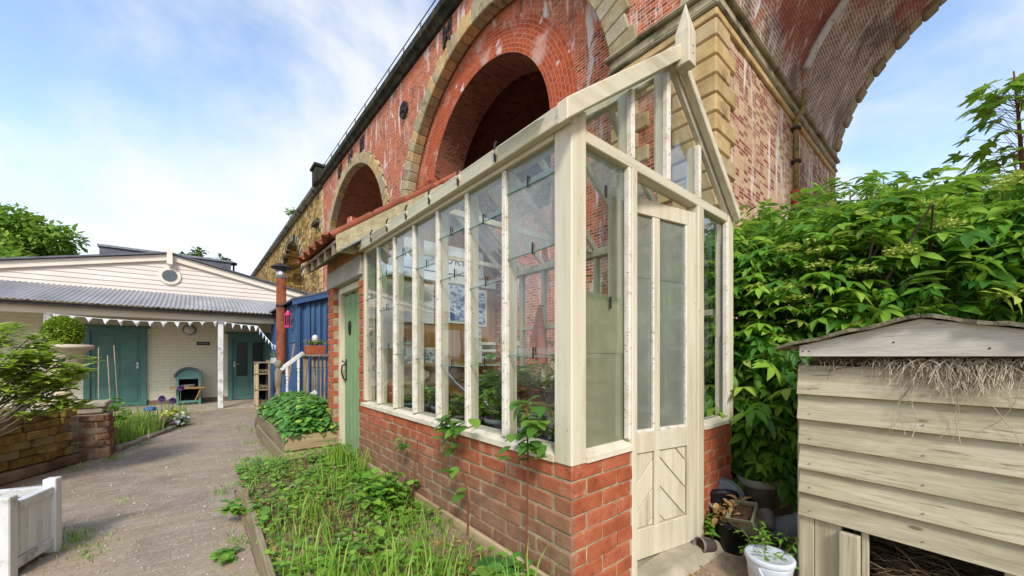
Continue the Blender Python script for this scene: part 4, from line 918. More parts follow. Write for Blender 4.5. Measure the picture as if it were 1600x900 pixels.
# roof: deck, clay tiles, mortared verge, rafter ends
def tz(x): return 2.284 + (x - .96) * .712 if x < AX else 2.284 + (AX - .96) * .712 - (x - AX) * .712
for sg in (0, 1):
    xa, xb = (.98, AX) if sg == 0 else (AX, 3.2)
    m = MB(); m.prism([(xa, tz(xa) - .07), (xa, tz(xa) - .04), (xb, tz(xb) - .04), (xb, tz(xb) - .07)], 1, 3.70, SY1 + .1); m.build('roof_deck', 'old_wood', ps)
tl = MB(); n = 10; P = []
for yy in (0, .34):
    for k in range(n + 1): t = k / n; P.append((-.5 + t, t, 0))
prof = [(u * .26, .03 * math.sin(u * 2 * math.pi) + .02) for u in np.linspace(0, 1, 11)]
def tile_mesh():
    m = MB(); V = []
    for xx in (0, .36):
        for z_ in (0, -.014):
            V += [(xx, a, b + z_ + (.018 if xx == 0 else 0)) for a, b in prof]
    n = 11; F = []
    for k in range(n - 1): F += [(k, k + 1, 2 * n + k + 1, 2 * n + k), (n + k + 1, n + k, 3 * n + k, 3 * n + k + 1), (k + 1, k, n + k, n + k + 1), (2 * n + k, 2 * n + k + 1, 3 * n + k + 1, 3 * n + k)]
    m.add(V, F); m.smooth = True; me = m.mesh('roof_tile'); me.materials.append(M['tile']); return me
tm_ = tile_mesh(); sl = math.atan(.712)
for i in range(5):
    for j in range(6):
        x = .93 + j * .24
        if x < AX - .1: place(tm_, 'roof_tile', ps, (x, 3.72 + i * .25, tz(x) + .0), (0, -sl + random.uniform(-.01, .01), 0))
        x2 = 3.25 - j * .24
        if x2 > AX + .1: place(tm_, 'roof_tile', ps, (x2, 3.72 + i * .25 + .25, tz(x2)), (0, -sl, math.pi))
vt = MB(); V = []; vt.lathe([(.030, 0), (.034, .46), (.024, .46), (.02, 0)], (0, 0, 0), 14, Matrix.Rotation(R_(90), 4, 'Y')); vt.smooth = True; vme = vt.mesh('verge_tile'); vme.materials.append(M['tile'])
for j in range(5):
    x = .95 + j * .335
    if x < AX: place(vme, 'verge_tile', ps, (x, 3.70, tz(x) + .018 + .004 * (j % 2)), (0, -sl - .02, 0))
m = MB(); m.prism([(1.0, tz(1.0) - .16), (.985, tz(.985) + .02), (AX, tz(AX) + .02), (AX, tz(AX) - .2), (1.15, tz(1.15) - .26)], 1, 3.675, 3.70); m.build('verge_mortar', 'mortar_bed', ps, .008)
m = MB(); m.prism([(1.02, tz(1.02) - .17), (1.02, tz(1.02) - .155), (1.45, tz(1.45) - .155), (1.45, tz(1.45) - .17)], 1, 3.56, 3.672); m.build('lead_flashing', 'lead', ps)
for y in (3.76, 4.03, 4.30, 4.57, 4.84):
    m = MB(); m.prism([(.98, tz(.98) - .17), (.98, tz(.98) - .075), (1.5, tz(1.5) - .075), (1.5, tz(1.5) - .17)], 1, y - .03, y + .03); m.build('rafter_end', 'old_wood', ps, .003)
m = MB(); m.prism([(GX0 - .005, 2.18), (GX0 - .005, tz(GX0) - .09), (GX0 + .07, tz(GX0 + .07) - .09), (GX0 + .07, 2.18)], 1, 3.72, SY1 - .02); m.build('eaves_fill', 'brown_wall', ps)

# ---------------------------------------------------------------- hall with veranda at the end of the path
HYW = 12.6
hall = thing('village_hall', 'cream hall with weatherboarded gable and corrugated veranda at the path end', 'building', (-.45, HYW, 0))
w = MB(); w.box(-4.4, 3.45, HYW, HYW + .2, .0, 2.9); w.build('front_wall', 'hallwall', hall, boxuv=True)
w = MB(); w.box(-4.4, -4.2, HYW + .201, 21, 0, 2.7); w.box(3.25, 3.45, HYW + .201, 21, 0, 2.7); w.build('side_wall', 'hallwall', hall, boxuv=True)
w = MB(); w.box(-4.41, 3.46, HYW - .015, HYW - .001, .036, .14); w.build('plinth', 'oldbrick', hall)
RXC, RZ, RS = -.455, 3.70, .225
def hz(x): return RZ - abs(x - RXC) * RS
nb = 9; z = 2.72; bh = .108
holes = 0
k = 0
while z < RZ - .1:                                   # weatherboards, lowest first, cut to the roof slope
    half = (RZ - .06 - z) / RS; half2 = max((RZ - .06 - z - bh) / RS, .02); half = min(half, 4.4); half2 = min(half2, 4.4)
    m = MB(); m.prism([(RXC - half, z), (RXC + half, z), (RXC + half2, z + bh), (RXC - half2, z + bh)], 1, HYW - .045 + .0, HYW - .012)
    vs_ = m.v; m.v = [(x, y - (.016 if (zz_ < z + .01 and y < HYW - .03) else 0), zz_) for x, y, zz_ in vs_]
    m.build('weatherboard', 'weatherboard', hall); z += bh; k += 1
for sg in (-1, 1):
    m = MB(); xe = RXC + sg * 4.6
    m.prism([(RXC, RZ - .15), (RXC, RZ + .0), (xe, RZ - 4.6 * RS), (xe, RZ - 4.6 * RS - .15)], 1, HYW - .12, HYW - .065); m.build('barge_board', 'cream_trim', hall, .004)
    m = MB(); nq = 60; V = []; F = []
    for yy in (HYW - .2, 21.2):
        for q in range(2): V += [(RXC + sg * q * 4.7, yy, RZ - q * 4.7 * RS + .012), (RXC + sg * q * 4.7, yy, RZ - q * 4.7 * RS + .045)]
    m.add(V, [(0, 2, 3, 1), (4, 5, 7, 6), (0, 4, 6, 2), (1, 3, 7, 5), (2, 6, 7, 3)]); m.build('roof', 'slate', hall)
# round gable window
WZ = 3.17
m = MB(); m.lathe([(.145, 0), (.145, .05), (.205, .045), (.215, .02), (.215, 0)], (RXC, HYW - .05, WZ), 32, Matrix.Rotation(R_(90), 4, 'X')); m.smooth = False; ow = m.build('round_window', 'cream_trim', hall)
m = MB(); m.lathe([(.001, 0), (.15, 0)], (RXC, HYW - .075, WZ), 32, Matrix.Rotation(R_(90), 4, 'X')); m.build('pane', 'glass_dark', ow)
m = MB(); m.lathe([(.001, 0), (.16, 0)], (RXC, HYW - .068, WZ), 32, Matrix.Rotation(R_(90), 4, 'X')); m.build('backing', 'dark', ow)
m = MB(); s_ = .055; yf = HYW - .2
m.add([(RXC + a * s_, yf + b * s_, 3.44) for a, b in ((-1, -1), (1, -1), (1, 1), (-1, 1))] + [(RXC + a * s_ * .9, yf + b * s_ * .9, 3.74) for a, b in ((-1, -1), (1, -1), (1, 1), (-1, 1))] + [(RXC, yf, 4.02), (RXC, yf, 3.38)],
      [(0, 1, 5, 4), (1, 2, 6, 5), (2, 3, 7, 6), (3, 0, 4, 7), (4, 5, 8), (5, 6, 8), (6, 7, 8), (7, 4, 8), (1, 0, 9), (2, 1, 9), (3, 2, 9), (0, 3, 9)]); m.build('finial', 'cream_trim', hall)
# corrugated veranda roof
def corr(x0, x1, y0, z0, y1, z1, pitch=.076, amp=.012):
    n = int((x1 - x0) / pitch * 4); V = []; F = []
    for k in range(n + 1):
        x = x0 + (x1 - x0) * k / n; d = amp * math.sin(2 * math.pi * (x - x0) / pitch); V += [(x, y0, z0 + d), (x, y1, z1 + d), (x, y0, z0 + d - .01), (x, y1, z1 + d - .01)]
    for k in range(n): a = 4 * k; b = a + 4; F += [(a, b, b + 1, a + 1), (a + 2, a + 3, b + 3, b + 2), (a, a + 2, b + 2, b)]
    return V, F
m = MB(); m.add(*corr(-4.6, 3.2, 10.5, 2.21, HYW - .03, 2.76)); m.build('veranda_roof', 'corr_roof', hall)
m = MB(); m.box(-4.5, 3.1, 10.56, 10.62, 2.115, 2.175); m.build('gutter', 'iron', hall)
m = MB(); m.box(-4.5, 3.1, 10.74, 10.84, 1.99, 2.14); m.build('veranda_beam', 'cream_trim', hall, .006)
m = MB(); m.box(-4.5, 3.1, 10.70, 10.739, 2.07, 2.16); m.build('fascia', 'cream_trim', hall, .004)
for x in (-4.4, -2.05, .46):
    m = MB(); m.box(x - .05, x + .05, 10.75, 10.85, .036, 1.989); m.build('veranda_post', 'white_wood', hall, .008)
for x in np.arange(-4.2, 3.0, .9):
    m = MB(); m.bar((x, 10.85, 2.1), (x, HYW - .01, 2.68), .05, .08); m.build('rafter', 'cream_trim', hall)
def hall_door(x0, x1, ztop, glazed, nm):
    d = MB(); d.box(x0 + .1, x1 - .1, HYW - .045, HYW - .005, .05, ztop - .1); d = d.build('door', 'teal', hall, .003)
    for a, b in ((x0, x0 + .1), (x1 - .1, x1)): m = MB(); m.box(a + .001, b - .001, HYW - .09, HYW - .004, .037, ztop); m.build('door_frame', 'teal', d, .004)
    m = MB(); m.box(x0 + .1, x1 - .1, HYW - .09, HYW - .004, ztop - .1, ztop - .001); m.build('door_frame', 'teal', d, .004)
    m = MB(); m.prism([(HYW - .16, ztop + .0), (HYW - .16, ztop + .02), (HYW - .01, ztop + .06), (HYW - .01, ztop)], 0, x0 - .06, x1 + .06); m.build('drip_board', 'teal', d)
    xm = (x0 + x1) / 2; W = (x1 - x0 - .2) / 2
    for sg in (-1, 1):
        a, b = (xm - W + .07, xm - .04) if sg < 0 else (xm + .04, xm + W - .07)
        for z0, z1, g_ in ((.16, .52, False), (.66, ztop - .2, glazed)):
            # raised moulding round each panel
            for p_, q_ in (((a, z0), (b, z0)), ((b, z0), (b, z1)), ((b, z1), (a, z1)), ((a, z1), (a, z0))):
                m = MB(); m.bar((p_[0], HYW - .05, p_[1]), (q_[0], HYW - .05, q_[1]), .022, .018, (0, 1, 0)); m.build('moulding', 'teal', d)
            if g_: m = MB(); m.box(a + .012, b - .012, HYW - .052, HYW - .0455, z0 + .012, z1 - .012); m.build('door_pane', 'glass_black', d)
    hx_ = x1 - .16 if not glazed else x0 + .14
    m = MB(); m.bar((hx_, HYW - .06, .92), (hx_, HYW - .06, 1.06), .04, .01, (0, 1, 0)); m.tube([(hx_, HYW - .06, 1.0), (hx_, HYW - .1, 1.0), (hx_ - (.1 if not glazed else -.1), HYW - .1, 1.0)], .01, 6); m.build('handle', 'galv', d)
hall_door(-1.88, -.866, 1.86, False, 'a'); hall_door(.684, 1.66, 1.80, True, 'b')
# things on and by the hall wall
lamp = thing('bulkhead_lamp', 'round grey bulkhead lamp on the cream hall wall', 'lamp', (-.09, HYW, 1.85))
m = MB(); m.lathe([(.001, .09), (.06, .085), (.105, .05), (.12, .0)], (-.09, HYW - .002, 1.87), 20, Matrix.Rotation(R_(90), 4, 'X')); m.smooth = True; m.build('diffuser', 'paper', lamp)
m = MB(); m.lathe([(.12, 0), (.135, .03), (.12, .045)], (-.09, HYW - .002, 1.87), 20, Matrix.Rotation(R_(90), 4, 'X')); m.build('rim', 'lead', lamp)
pl = thing('wall_plaque', 'small dark plaque on the cream hall wall', 'sign', (.17, HYW, 1.5))
m = MB(); m.box(.05, .31, HYW - .02, HYW - .001, 1.49, 1.575); m.build('plate', 'iron', pl, .008)
m = MB(); m.box(.08, .28, HYW - .0235, HYW - .0205, 1.515, 1.55); m.build('lettering_band', 'lead', pl)
ov = thing('arched_cabinet', 'teal wooden cabinet with arched top and shelf against the hall wall', 'cabinet', (-.09, 12.3, .035))
ax0, ax1 = -.33, .13
for x in (ax0, ax1 - .05): m = MB(); m.box(x, x + .05, 12.0, 12.4, .036, .72); m.build('side_panel', 'teal', ov, .003)
m = MB(); poly = [(-.10 + .245 * math.cos(a), .70 + .21 * math.sin(a)) for a in np.linspace(0, math.pi, 15)]; m.prism(poly, 1, 12.02, 12.4); m.build('arched_top', 'teal', ov)
m = MB(); poly = [(-.10 + .275 * math.cos(a), .70 + .24 * math.sin(a)) for a in np.linspace(0, math.pi, 15)] + [(-.10 + .247 * math.cos(a), .70 + .212 * math.sin(a)) for a in np.linspace(math.pi, 0, 15)]; m.prism(poly, 1, 11.96, 12.42); m.build('hood', 'slate', ov)
m = MB(); m.box(ax0 + .051, ax1 - .051, 12.36, 12.39, .1, .69); m.build('back', 'dark', ov)
m = MB(); m.box(-.45, .2, 11.83, 12.3, .43, .46); m.build('shelf', 'bench', ov, .003)
for z0, z1 in ((.09, .14), (.66, .70)): m = MB(); m.box(ax0 + .051, ax1 - .051, 12.0, 12.05, z0, z1); m.build('rail', 'teal', ov)
m = MB(); m.bar((.13, 11.87, .42), (.02, 12.02, .12), .025, .025); m.build('brace', 'bench', ov)
m = MB(); m.lathe([(.001, .46), (.1, .46), (.13, .52), (.12, .52), (.09, .475), (.001, .475)], (-.1, 12.05, 0), 16); o = m.build('dish', 'galv'); tag(o, 'shallow metal dish on the shelf of the teal cabinet', 'dish')
# bunting
def bunting(pts, n, label, size, mats, nm='bunting'):
    pts = [Vector(p) for p in pts]; root = thing(nm, label, 'bunting', pts[0], 'bunting strung along the veranda')
    L = [0]
    for a, b in zip(pts, pts[1:]): L.append(L[-1] + (b - a).length)
    def at(s):
        for i in range(len(pts) - 1):
            if s <= L[i + 1] or i == len(pts) - 2: return pts[i].lerp(pts[i + 1], (s - L[i]) / (L[i + 1] - L[i]))
    m = MB(); m.tube(pts, .006, 4); m.build('cord', 'flag', root)
    for k in range(n):
        a = at(L[-1] * (k + .28 + random.uniform(-.1, .05)) / n); b = at(L[-1] * (k + .72 + random.uniform(-.05, .1)) / n); c = (a + b) / 2 + Vector((random.uniform(-.02, .02), random.uniform(-.05, .05), -size * random.uniform(.72, 1.1))); d = (b - a).normalized(); nrm = d.cross(Vector((0, 0, 1))).normalized() * .002
        mm = (a + b) / 2 + Vector((0, random.uniform(-.015, .015), -size * .4))
        m = MB(); m.add([a + nrm, b + nrm, c + nrm, mm + nrm * 4, a - nrm, b - nrm, c - nrm, mm - nrm], [(0, 3, 1), (1, 3, 2), (2, 3, 0), (4, 5, 7), (5, 6, 7), (6, 4, 7), (0, 1, 5, 4), (1, 2, 6, 5), (2, 0, 4, 6)]); m.build('flag', random.choice(mats), root)
yb = 10.70
bunting([(-2.05, yb, 1.985), (-1.4, yb, 1.93), (-.8, yb, 1.915), (-.2, yb, 1.94), (.46, yb, 1.985)], 12, 'white bunting hanging along the veranda beam', .125, ['flag'])
bunting([(.46, yb, 1.985), (.8, yb - .05, 1.93), (1.12, yb - .2, 1.90), (1.22, 10.3, 1.7), (1.34, 9.9, 1.46), (1.44, 9.6, 1.40)], 12, 'bunting drooping from the veranda post to the blue shed', .125, ['flag', 'flag_blue'])
# dark slate-hung roof box behind the hall
db = thing('slate_dormer_block', 'dark slate-clad flat block rising behind the hall roof', 'building', (-.5, 15.5, 0))
z = 2.6; k = 0
while z < 4.15:
    m = MB(); m.box(-1.96 - .002 * (k % 2), .9, 14.985 + .006 * (k % 2), 17.5, z, z + .26); m.build('slate_course', 'slate', db, .01); z += .262; k += 1
m = MB(); m.box(-2.0, .94, 14.94, 17.55, z + .002, z + .06); m.build('flat_roof', 'lead', db)
w = MB(); w.box(-1.9, .85, 15.02, 17.4, 0, 2.6); w.build('lower_wall', 'slate', db)
m = MB(); m.lathe([(.001, 0), (.09, .03), (.1, .1), (.001, .14)], (.98, 15.2, 4.12), 12); m.tube([(.98, 15.2, 3.4), (.98, 15.2, 4.12)], .03, 6); o = m.build('roof_vent', 'iron'); tag(o, 'small dark round vent beside the slate block', 'vent')

# ---------------------------------------------------------------- blue corrugated shed
bs = thing('corrugated_shed', 'blue painted corrugated iron shed beyond the brick potting shed', 'shed', (2.7, 9.8, 0))
BX, BY0, BY1, BXR, BZ = 1.50, 8.0, 11.3, 4.0, 2.27
def corr_wall(p0, p1, z0, z1, nrm, pitch=.076, amp=.01, dz=None):
    p0, p1 = Vector(p0), Vector(p1); L = (p1 - p0).length; d = (p1 - p0) / L; n = int(L / pitch * 4); V = []; F = []; nrm = Vector(nrm)
    for k in range(n + 1):
        t = L * k / n; q = p0 + d * t + nrm * (amp * math.sin(2 * math.pi * t / pitch)); zt = z1 + (dz(t) if dz else 0); V += [(q.x, q.y, z0), (q.x, q.y, zt)]
    for k in range(n): a = 2 * k; F.append((a, a + 2, a + 3, a + 1))
    return V, F
m = MB(); m.add(*corr_wall((BX, BY0, 0), (BXR, BY0, 0), .05, BZ, (0, -1, 0), .11, .016, lambda t: min(t, 2.5 - t) * .35)); m.build('front_sheet', 'blue', bs)
m = MB(); m.add(*corr_wall((BX, BY1, 0), (BX, BY0, 0), .05, BZ, (-1, 0, 0), .11, .014)); m.build('side_sheet', 'blue', bs)
m = MB(); m.box(BX + .03, BXR, BY0 + .03, BY1, 0, BZ - .02); m.build('shed_body', 'dark', bs)
m = MB(); m.bar((BX - .012, BY0 - .012, .05), (BX - .012, BY0 - .012, BZ), .06, .06, (1, 0, 0)); m.bar((BX + .16, BY0 - .02, .05), (BX + .16, BY0 - .02, BZ + .05), .05, .02, (0, 1, 0)); m.build('corner_trim', 'blue', bs, .004)
for sg in (0, 1):
    xa, xb = (BX - .12, 2.75) if sg == 0 else (2.75, BXR + .12); za, zb = (BZ - .03, BZ + .42) if sg == 0 else (BZ + .42, BZ - .03)
    m = MB(); m.prism([(xa, za), (xa, za + .035), (xb, zb + .035), (xb, zb)], 1, BY0 - .12, BY1 + .1); m.build('roof_sheet', 'slate', bs)
    m = MB(); m.prism([(xa, za - .10), (xa, za + .0), (xb, zb + .0), (xb, zb - .10)], 1, BY0 - .11, BY0 - .075); m.build('barge_board', 'blue', bs, .004)
# window frame on the side
m = MB(); m.box(BX - .05, BX - .02, 9.75, 9.85, 1.15, 2.0); m.box(BX - .05, BX - .02, 9.2, 9.3, 1.15, 2.0); m.build('window_frame', 'white_wood', bs, .003)
# flue
fl = thing('stove_flue', 'rusty stove flue with galvanised cap rising beside the blue shed', 'flue', (1.36, 8.95, .95))
m = MB(); m.tube([(1.52, 8.95, .93), (1.42, 8.95, .93), (1.37, 8.95, .97), (1.36, 8.95, 1.05), (1.36, 8.95, 2.78)], .088, 16); m.smooth = True; m.build('flue_pipe', 'rust', fl)
m = MB(); m.tube([(1.36, 8.95, 2.781), (1.36, 8.95, 2.95)], .092, 16); m.smooth = True; m.build('collar', 'galv', fl)
m = MB(); m.lathe([(.19, 3.0), (.18, 3.015), (.06, 3.09), (.001, 3.1)], (1.36, 8.95, 0), 16); m.lathe([(.18, 2.99), (.001, 2.99)], (1.36, 8.95, 0), 16); m.tube([(1.42, 8.95, 2.9), (1.42, 8.95, 3.03)], .008, 5); m.tube([(1.3, 8.95, 2.9), (1.3, 8.95, 3.03)], .008, 5); m.build('cowl', 'iron', fl)
m = MB(); m.tube([(1.36, 8.95, 2.2), (1.36, 8.95, 2.24)], .097, 16); m.bar((1.36, 8.95, 2.22), (1.52, 8.95, 2.22), .02, .02); m.build('bracket', 'iron', fl)
# lantern
ln = thing('pink_lantern', 'small pink metal lantern hanging by the rusty flue', 'lantern', (1.44, 8.5, 1.75))
lc = (1.40, 8.45)
m = MB(); m.lathe([(.001, 1.76), (.065, 1.76), (.065, 1.79), (.055, 1.8)], (*lc, 0), 8); m.lathe([(.06, 1.98), (.07, 2.0), (.03, 2.06), (.02, 2.09), (.001, 2.1)], (*lc, 0), 8)
for k in range(6): a = k * math.pi / 3; m.tube([(lc[0] + .055 * math.cos(a), lc[1] + .055 * math.sin(a), 1.79), (lc[0] + .06 * math.cos(a), lc[1] + .06 * math.sin(a), 1.99)], .007, 4)
m.build('lantern_body', 'pink', ln)
m = MB(); m.lathe([(.045, 1.8), (.045, 1.98)], (*lc, 0), 8); m.build('lantern_glass', 'glass_dark', ln)
m = MB(); m.tube([(*lc, 2.1), (lc[0], lc[1], 2.16), (1.5, lc[1], 2.18)], .006, 5); m.build('hook', 'iron', ln)
bt = thing('bunting', 'short string of bunting hanging on the blue shed below the lantern', 'bunting', (1.44, 8.3, 1.5))
for k in range(3):
    a = Vector((1.46, 8.33 - .03 * k, 2.05 - .17 * k)); m = MB(); m.add([a, a + Vector((0, .02, -.15)), a + Vector((-.06, -.06, -.13)), a + Vector((-.006, .003, -.08))], [(0, 1, 3), (1, 2, 3), (2, 0, 3)]); m.build('flag', 'flag', bt)
# rake leaning on the shed
rk = thing('garden_rake', 'long-handled garden tool leaning on the blue shed', 'tool', (1.33, 8.1, 0))
m = MB(); m.tube([(1.22, 7.95, .02), (1.455, 8.15, 1.45)], .014, 6); m.build('handle', 'bench', rk)
m = MB(); m.bar((1.38, 8.13, 1.45), (1.50, 8.17, 1.46), .02, .02); m.build('head', 'iron', rk)
# window box on the shed side
wb = thing('window_box', 'white window box with small flowers on the blue shed', 'planter', (1.38, 9.55, 1.1))
m = MB(); m.box(1.30, 1.47, 9.3, 9.9, 1.05, 1.17); m.build('trough', 'white_wood', wb, .005)
plant('window_box_flowers', 'yellow-green flowers in the white window box', (1.385, 9.5, 1.16), 'succ', 90, .17, .16, .05, flowers=('yellow', 14, .03), seed=5)
# log store
ls = thing('log_store', 'narrow pallet-wood log store beside the teal glazed door', 'log store', (1.2, 10.1, 0))
for x, y in ((1.04, 9.98), (1.04, 10.3)): m = MB(); m.box(x, x + .05, y, y + .07, .03, 1.08); m.build('post', 'pale_wood', ls, .004)
for x, y in ((1.26, 9.9), (1.26, 10.25)): m = MB(); m.box(x, x + .04, y, y + .04, .03, 1.12); m.build('post', 'old_wood', ls, .004)
for z in (.1, .45, .8, 1.05): m = MB(); m.box(1.03, 1.32, 9.97, 10.38, z, z + .03); m.build('shelf', 'old_wood', ls, .003)
m = MB(); m.box(1.05, 1.34, 10.385, 10.4, .03, 1.1); m.build('back', 'dark', ls)
for k in range(10):
    z = (.13, .48, .83)[k % 3] + .05; y = 10.02; x = 1.12 + .075 * (k // 3) - .02; m = MB(); m.tube([(x, y, z), (x, y + .33, z)], random.uniform(.035, .05), 8); o = m.build('log', 'log'); tag(o, 'short log on the ' + ('bottom', 'middle', 'top')[k % 3] + ' shelf of the log store, ' + ('leftmost', 'second from left', 'third from left', 'rightmost')[k // 3], 'log', 'logs in the log store')

# ---------------------------------------------------------------- timber steps with turned balusters
st = thing('timber_steps', 'weathered wooden steps and landing with turned balusters before the blue shed', 'stairs', (1.4, 6.9, 0))
SY = 6.9
def turned(x, y, z0, z1, r, nm, mat, ball=False):
    h = z1 - z0; m = MB(); pr = [(r * .9, 0), (r * .9, h * .12), (r * .55, h * .14), (r * .8, h * .17), (r * .5, h * .22), (r * .75, h * .45), (r * .5, h * .68), (r * .8, h * .72), (r * .55, h * .75), (r * .9, h * .78), (r * .9, h)]
    m.lathe([(max(a, .004), z0 + b) for a, b in pr], (x, y, 0), 12); m.smooth = False; return m.build(nm, mat, st)
m = MB(); m.box(.965, 1.055, SY - .045, SY + .045, 0, .62); m.build('newel_post', 'old_wood', st, .006)
m = MB(); m.lathe([(.045, .62), (.03, .66), (.042, .70), (.034, .72), (.05, .74), (.052, .98), (.03, 1.0), (.035, 1.02), (.055, 1.05), (.058, 1.09), (.04, 1.135), (.002, 1.15)], (1.01, SY, 0), 14); m.smooth = True; m.build('newel_top', 'old_wood', st)
m = MB(); m.bar((1.03, SY, .985), (1.36, SY, 1.26), .05, .06); m.build('handrail', 'white_wood', st, .006)
m = MB(); m.bar((1.03, SY, .25), (1.55, SY, .62), .045, .07); m.build('string', 'white_wood', st, .006)
turned(1.13, SY, .34, 1.05, .026, 'baluster', 'white_wood'); turned(1.29, SY, .45, 1.18, .026, 'baluster', 'white_wood')
m = MB(); m.box(1.36, 1.43, SY - .035, SY + .035, 0, 1.2); m.build('landing_post', 'old_wood', st, .005)
m = MB(); m.box(1.34, 2.3, SY - .09, SY + .09, 1.2, 1.235); m.build('landing_rail', 'old_wood', st, .004)
for x in (1.50, 1.56, 1.62, 1.68, 1.74, 1.8): turned(x, SY, .45, 1.19, .024, 'baluster', 'old_wood')
m = MB(); m.box(1.43, 2.3, SY - .03, SY + .03, .38, .45); m.build('bottom_rail', 'old_wood', st, .004)
for k in range(3): m = MB(); m.box(1.05 + k * .16, 1.4 + k * .16, SY + .05, SY + .85, .1 * k + .02, .1 * k + .12); m.build('tread', 'old_wood', st, .004)
m = MB(); m.box(1.53, 2.9, SY + .05, 7.95, .30, .36); m.build('landing', 'old_wood', st, .004)
tr = thing('terracotta_trough', 'terracotta trough of pink flowers on the landing rail', 'planter', (1.53, SY, 1.235))
m = MB(); m.add([(1.40, SY - .065, 1.236), (1.66, SY - .065, 1.236), (1.66, SY + .065, 1.236), (1.40, SY + .065, 1.236), (1.375, SY - .085, 1.38), (1.685, SY - .085, 1.38), (1.685, SY + .085, 1.38), (1.375, SY + .085, 1.38)], [(3, 2, 1, 0), (0, 1, 5, 4), (1, 2, 6, 5), (2, 3, 7, 6), (3, 0, 4, 7), (4, 5, 6, 7)]); m.build('trough_body', 'terracotta', tr, .006)
plant('trough_flowers', 'pink and green bedding flowers in the terracotta trough', (1.53, SY, 1.375), 'succ', 160, .17, .14, .05, flowers=('pink_fl', 22, .028), seed=8)
m = MB(); m.lathe([(.02, 1.38), (.025, 1.45), (.045, 1.47), (.05, 1.51), (.035, 1.55), (.002, 1.565)], (1.56, SY + .12, 0), 12); m.box(1.53, 1.59, SY + .095, SY + .15, .5, 1.38); m.smooth = False; m.build('ball_finial', 'white_wood', st)

# ---------------------------------------------------------------- sleeper planter beside the path
sp = thing('sleeper_planter', 'raised bed of weathered timber sleepers by the brick shed pier', 'planter', (1.0, 5.6, 0))
for k, z in enumerate((.0, .175)):
    m = MB(); m.box(.72 + .01 * k, .80 + .01 * k, 4.72, 6.9, z, z + .17); m.build('sleeper', 'sleeper', sp, .012)
    m = MB(); m.box(.735 + .01 * k, 1.30, 4.65 + .008 * k, 4.72, z + .002, z + .168); m.build('sleeper', 'sleeper_x', sp, .012)
m = MB(); m.box(.8, 1.6, 4.72, 6.75, 0, .30); m.build('soil', 'soil', sp)
m = MB(); m.tube([(.80, 6.9, .16), (1.3, 7.25, .16)], [.16, .155], 14); m.smooth = False; o = m.build('fallen_log', 'log'); tag(o, 'thick rounded log lying at the end of the sleeper planter', 'log')
rg = np.random.default_rng(4); n = 2400
P = np.column_stack([rg.uniform(.76, 1.5, n), rg.uniform(4.66, 6.75, n), np.zeros(n)])
dome = .36 + .30 * np.clip(1 - ((P[:, 0] - 1.18) / .5) ** 2, 0, 1) * np.clip((P[:, 1] - 4.58) / .4, 0, 1)
P[:, 2] = dome * (1 - .25 * rg.uniform(0, 1, n) ** 2) ; D = np.column_stack([rg.normal(size=n) - .5, rg.normal(size=n) - .5, rg.uniform(-.5, .25, n)])
V, F = scatter(leaf_t(.42, .1, .25), P, frames(D), rg.uniform(.05, .10, n)); o = put(npmesh('leafy_ground_cover', V, F), 'leafy_ground_cover', 'nettle', kind='stuff'); tag(o, 'dense dark green leafy plants filling the sleeper planter', 'plants')

# ---------------------------------------------------------------- left side: block wall, brick stub, urn
bwall = thing('stacked_block_wall', 'low wall of ochre blocks stacked dry on the left of the path', 'wall', (-1.3, 6.1, 0))
A_, B_ = Vector((-1.95, 4.9, 0)), Vector((-1.06, 6.50, 0)); dv = (B_ - A_); Lw = dv.length; dv.normalize(); nv = Vector((dv.y, -dv.x, 0)); rotw = math.atan2(dv.y, dv.x)
yb = {}
for L in (.1, .15, .2):
    m = MB(); j = lambda: random.uniform(-.004, .004)
    m.add([(x * L / 2 + j(), y * .09 + j(), z * .041 + j()) for z in (-1, 1) for y in (-1, 1) for x in (-1, 1)], [(0, 2, 3, 1), (4, 5, 7, 6), (0, 1, 5, 4), (1, 3, 7, 5), (3, 2, 6, 7), (2, 0, 4, 6)]); me = m.mesh('block', .008); me.materials.append(M['yblock']); yb[L] = me
for k in range(6):
    s = random.uniform(0, .08); end = Lw - random.choice((0, .05, .12))
    while s < end:
        L = random.choice((.1, .15, .2)); 
        if s + L > end: break
        p = A_ + dv * (s + L / 2) + nv * random.uniform(-.03, .035); place(yb[L], 'block', bwall, (p.x, p.y, .16 + .084 * k), (0, 0, rotw + random.uniform(-.03, .03)), (.97, 1, 1)); s += L
T = Matrix.Translation(A_) @ Matrix.Rotation(rotw, 4, 'Z')
m = MB(T); m.box(0, Lw, .02, .6, 0, .52); m.build('earth_core', 'soil', bwall)
m = MB(T); m.box(0, Lw + .05, -.12, .02, 0, .11); m.build('footing', 'soil', bwall, .02)
bp = thing('brick_stub', 'crumbling old brick pier with stone coping beside the grass', 'wall', (-.92, 6.65, 0))
obm = {}
for L in (.1, .2):
    m = MB(); j = lambda: random.uniform(-.005, .005)
    m.add([(x * L / 2 + j(), y * .05 + j(), z * .034 + j()) for z in (-1, 1) for y in (-1, 1) for x in (-1, 1)], [(0, 2, 3, 1), (4, 5, 7, 6), (0, 1, 5, 4), (1, 3, 7, 5), (3, 2, 6, 7), (2, 0, 4, 6)]); me = m.mesh('old_brick', .008); me.materials.append(M['oldbrick']); obm[L] = me
bx0, bx1, by0, by1 = -1.09, -.77, 6.50, 6.95
m = MB(); m.box(bx0 + .02, bx1 - .02, by0 + .015, by1, 0, .52); m.build('core', 'mortar', bp)
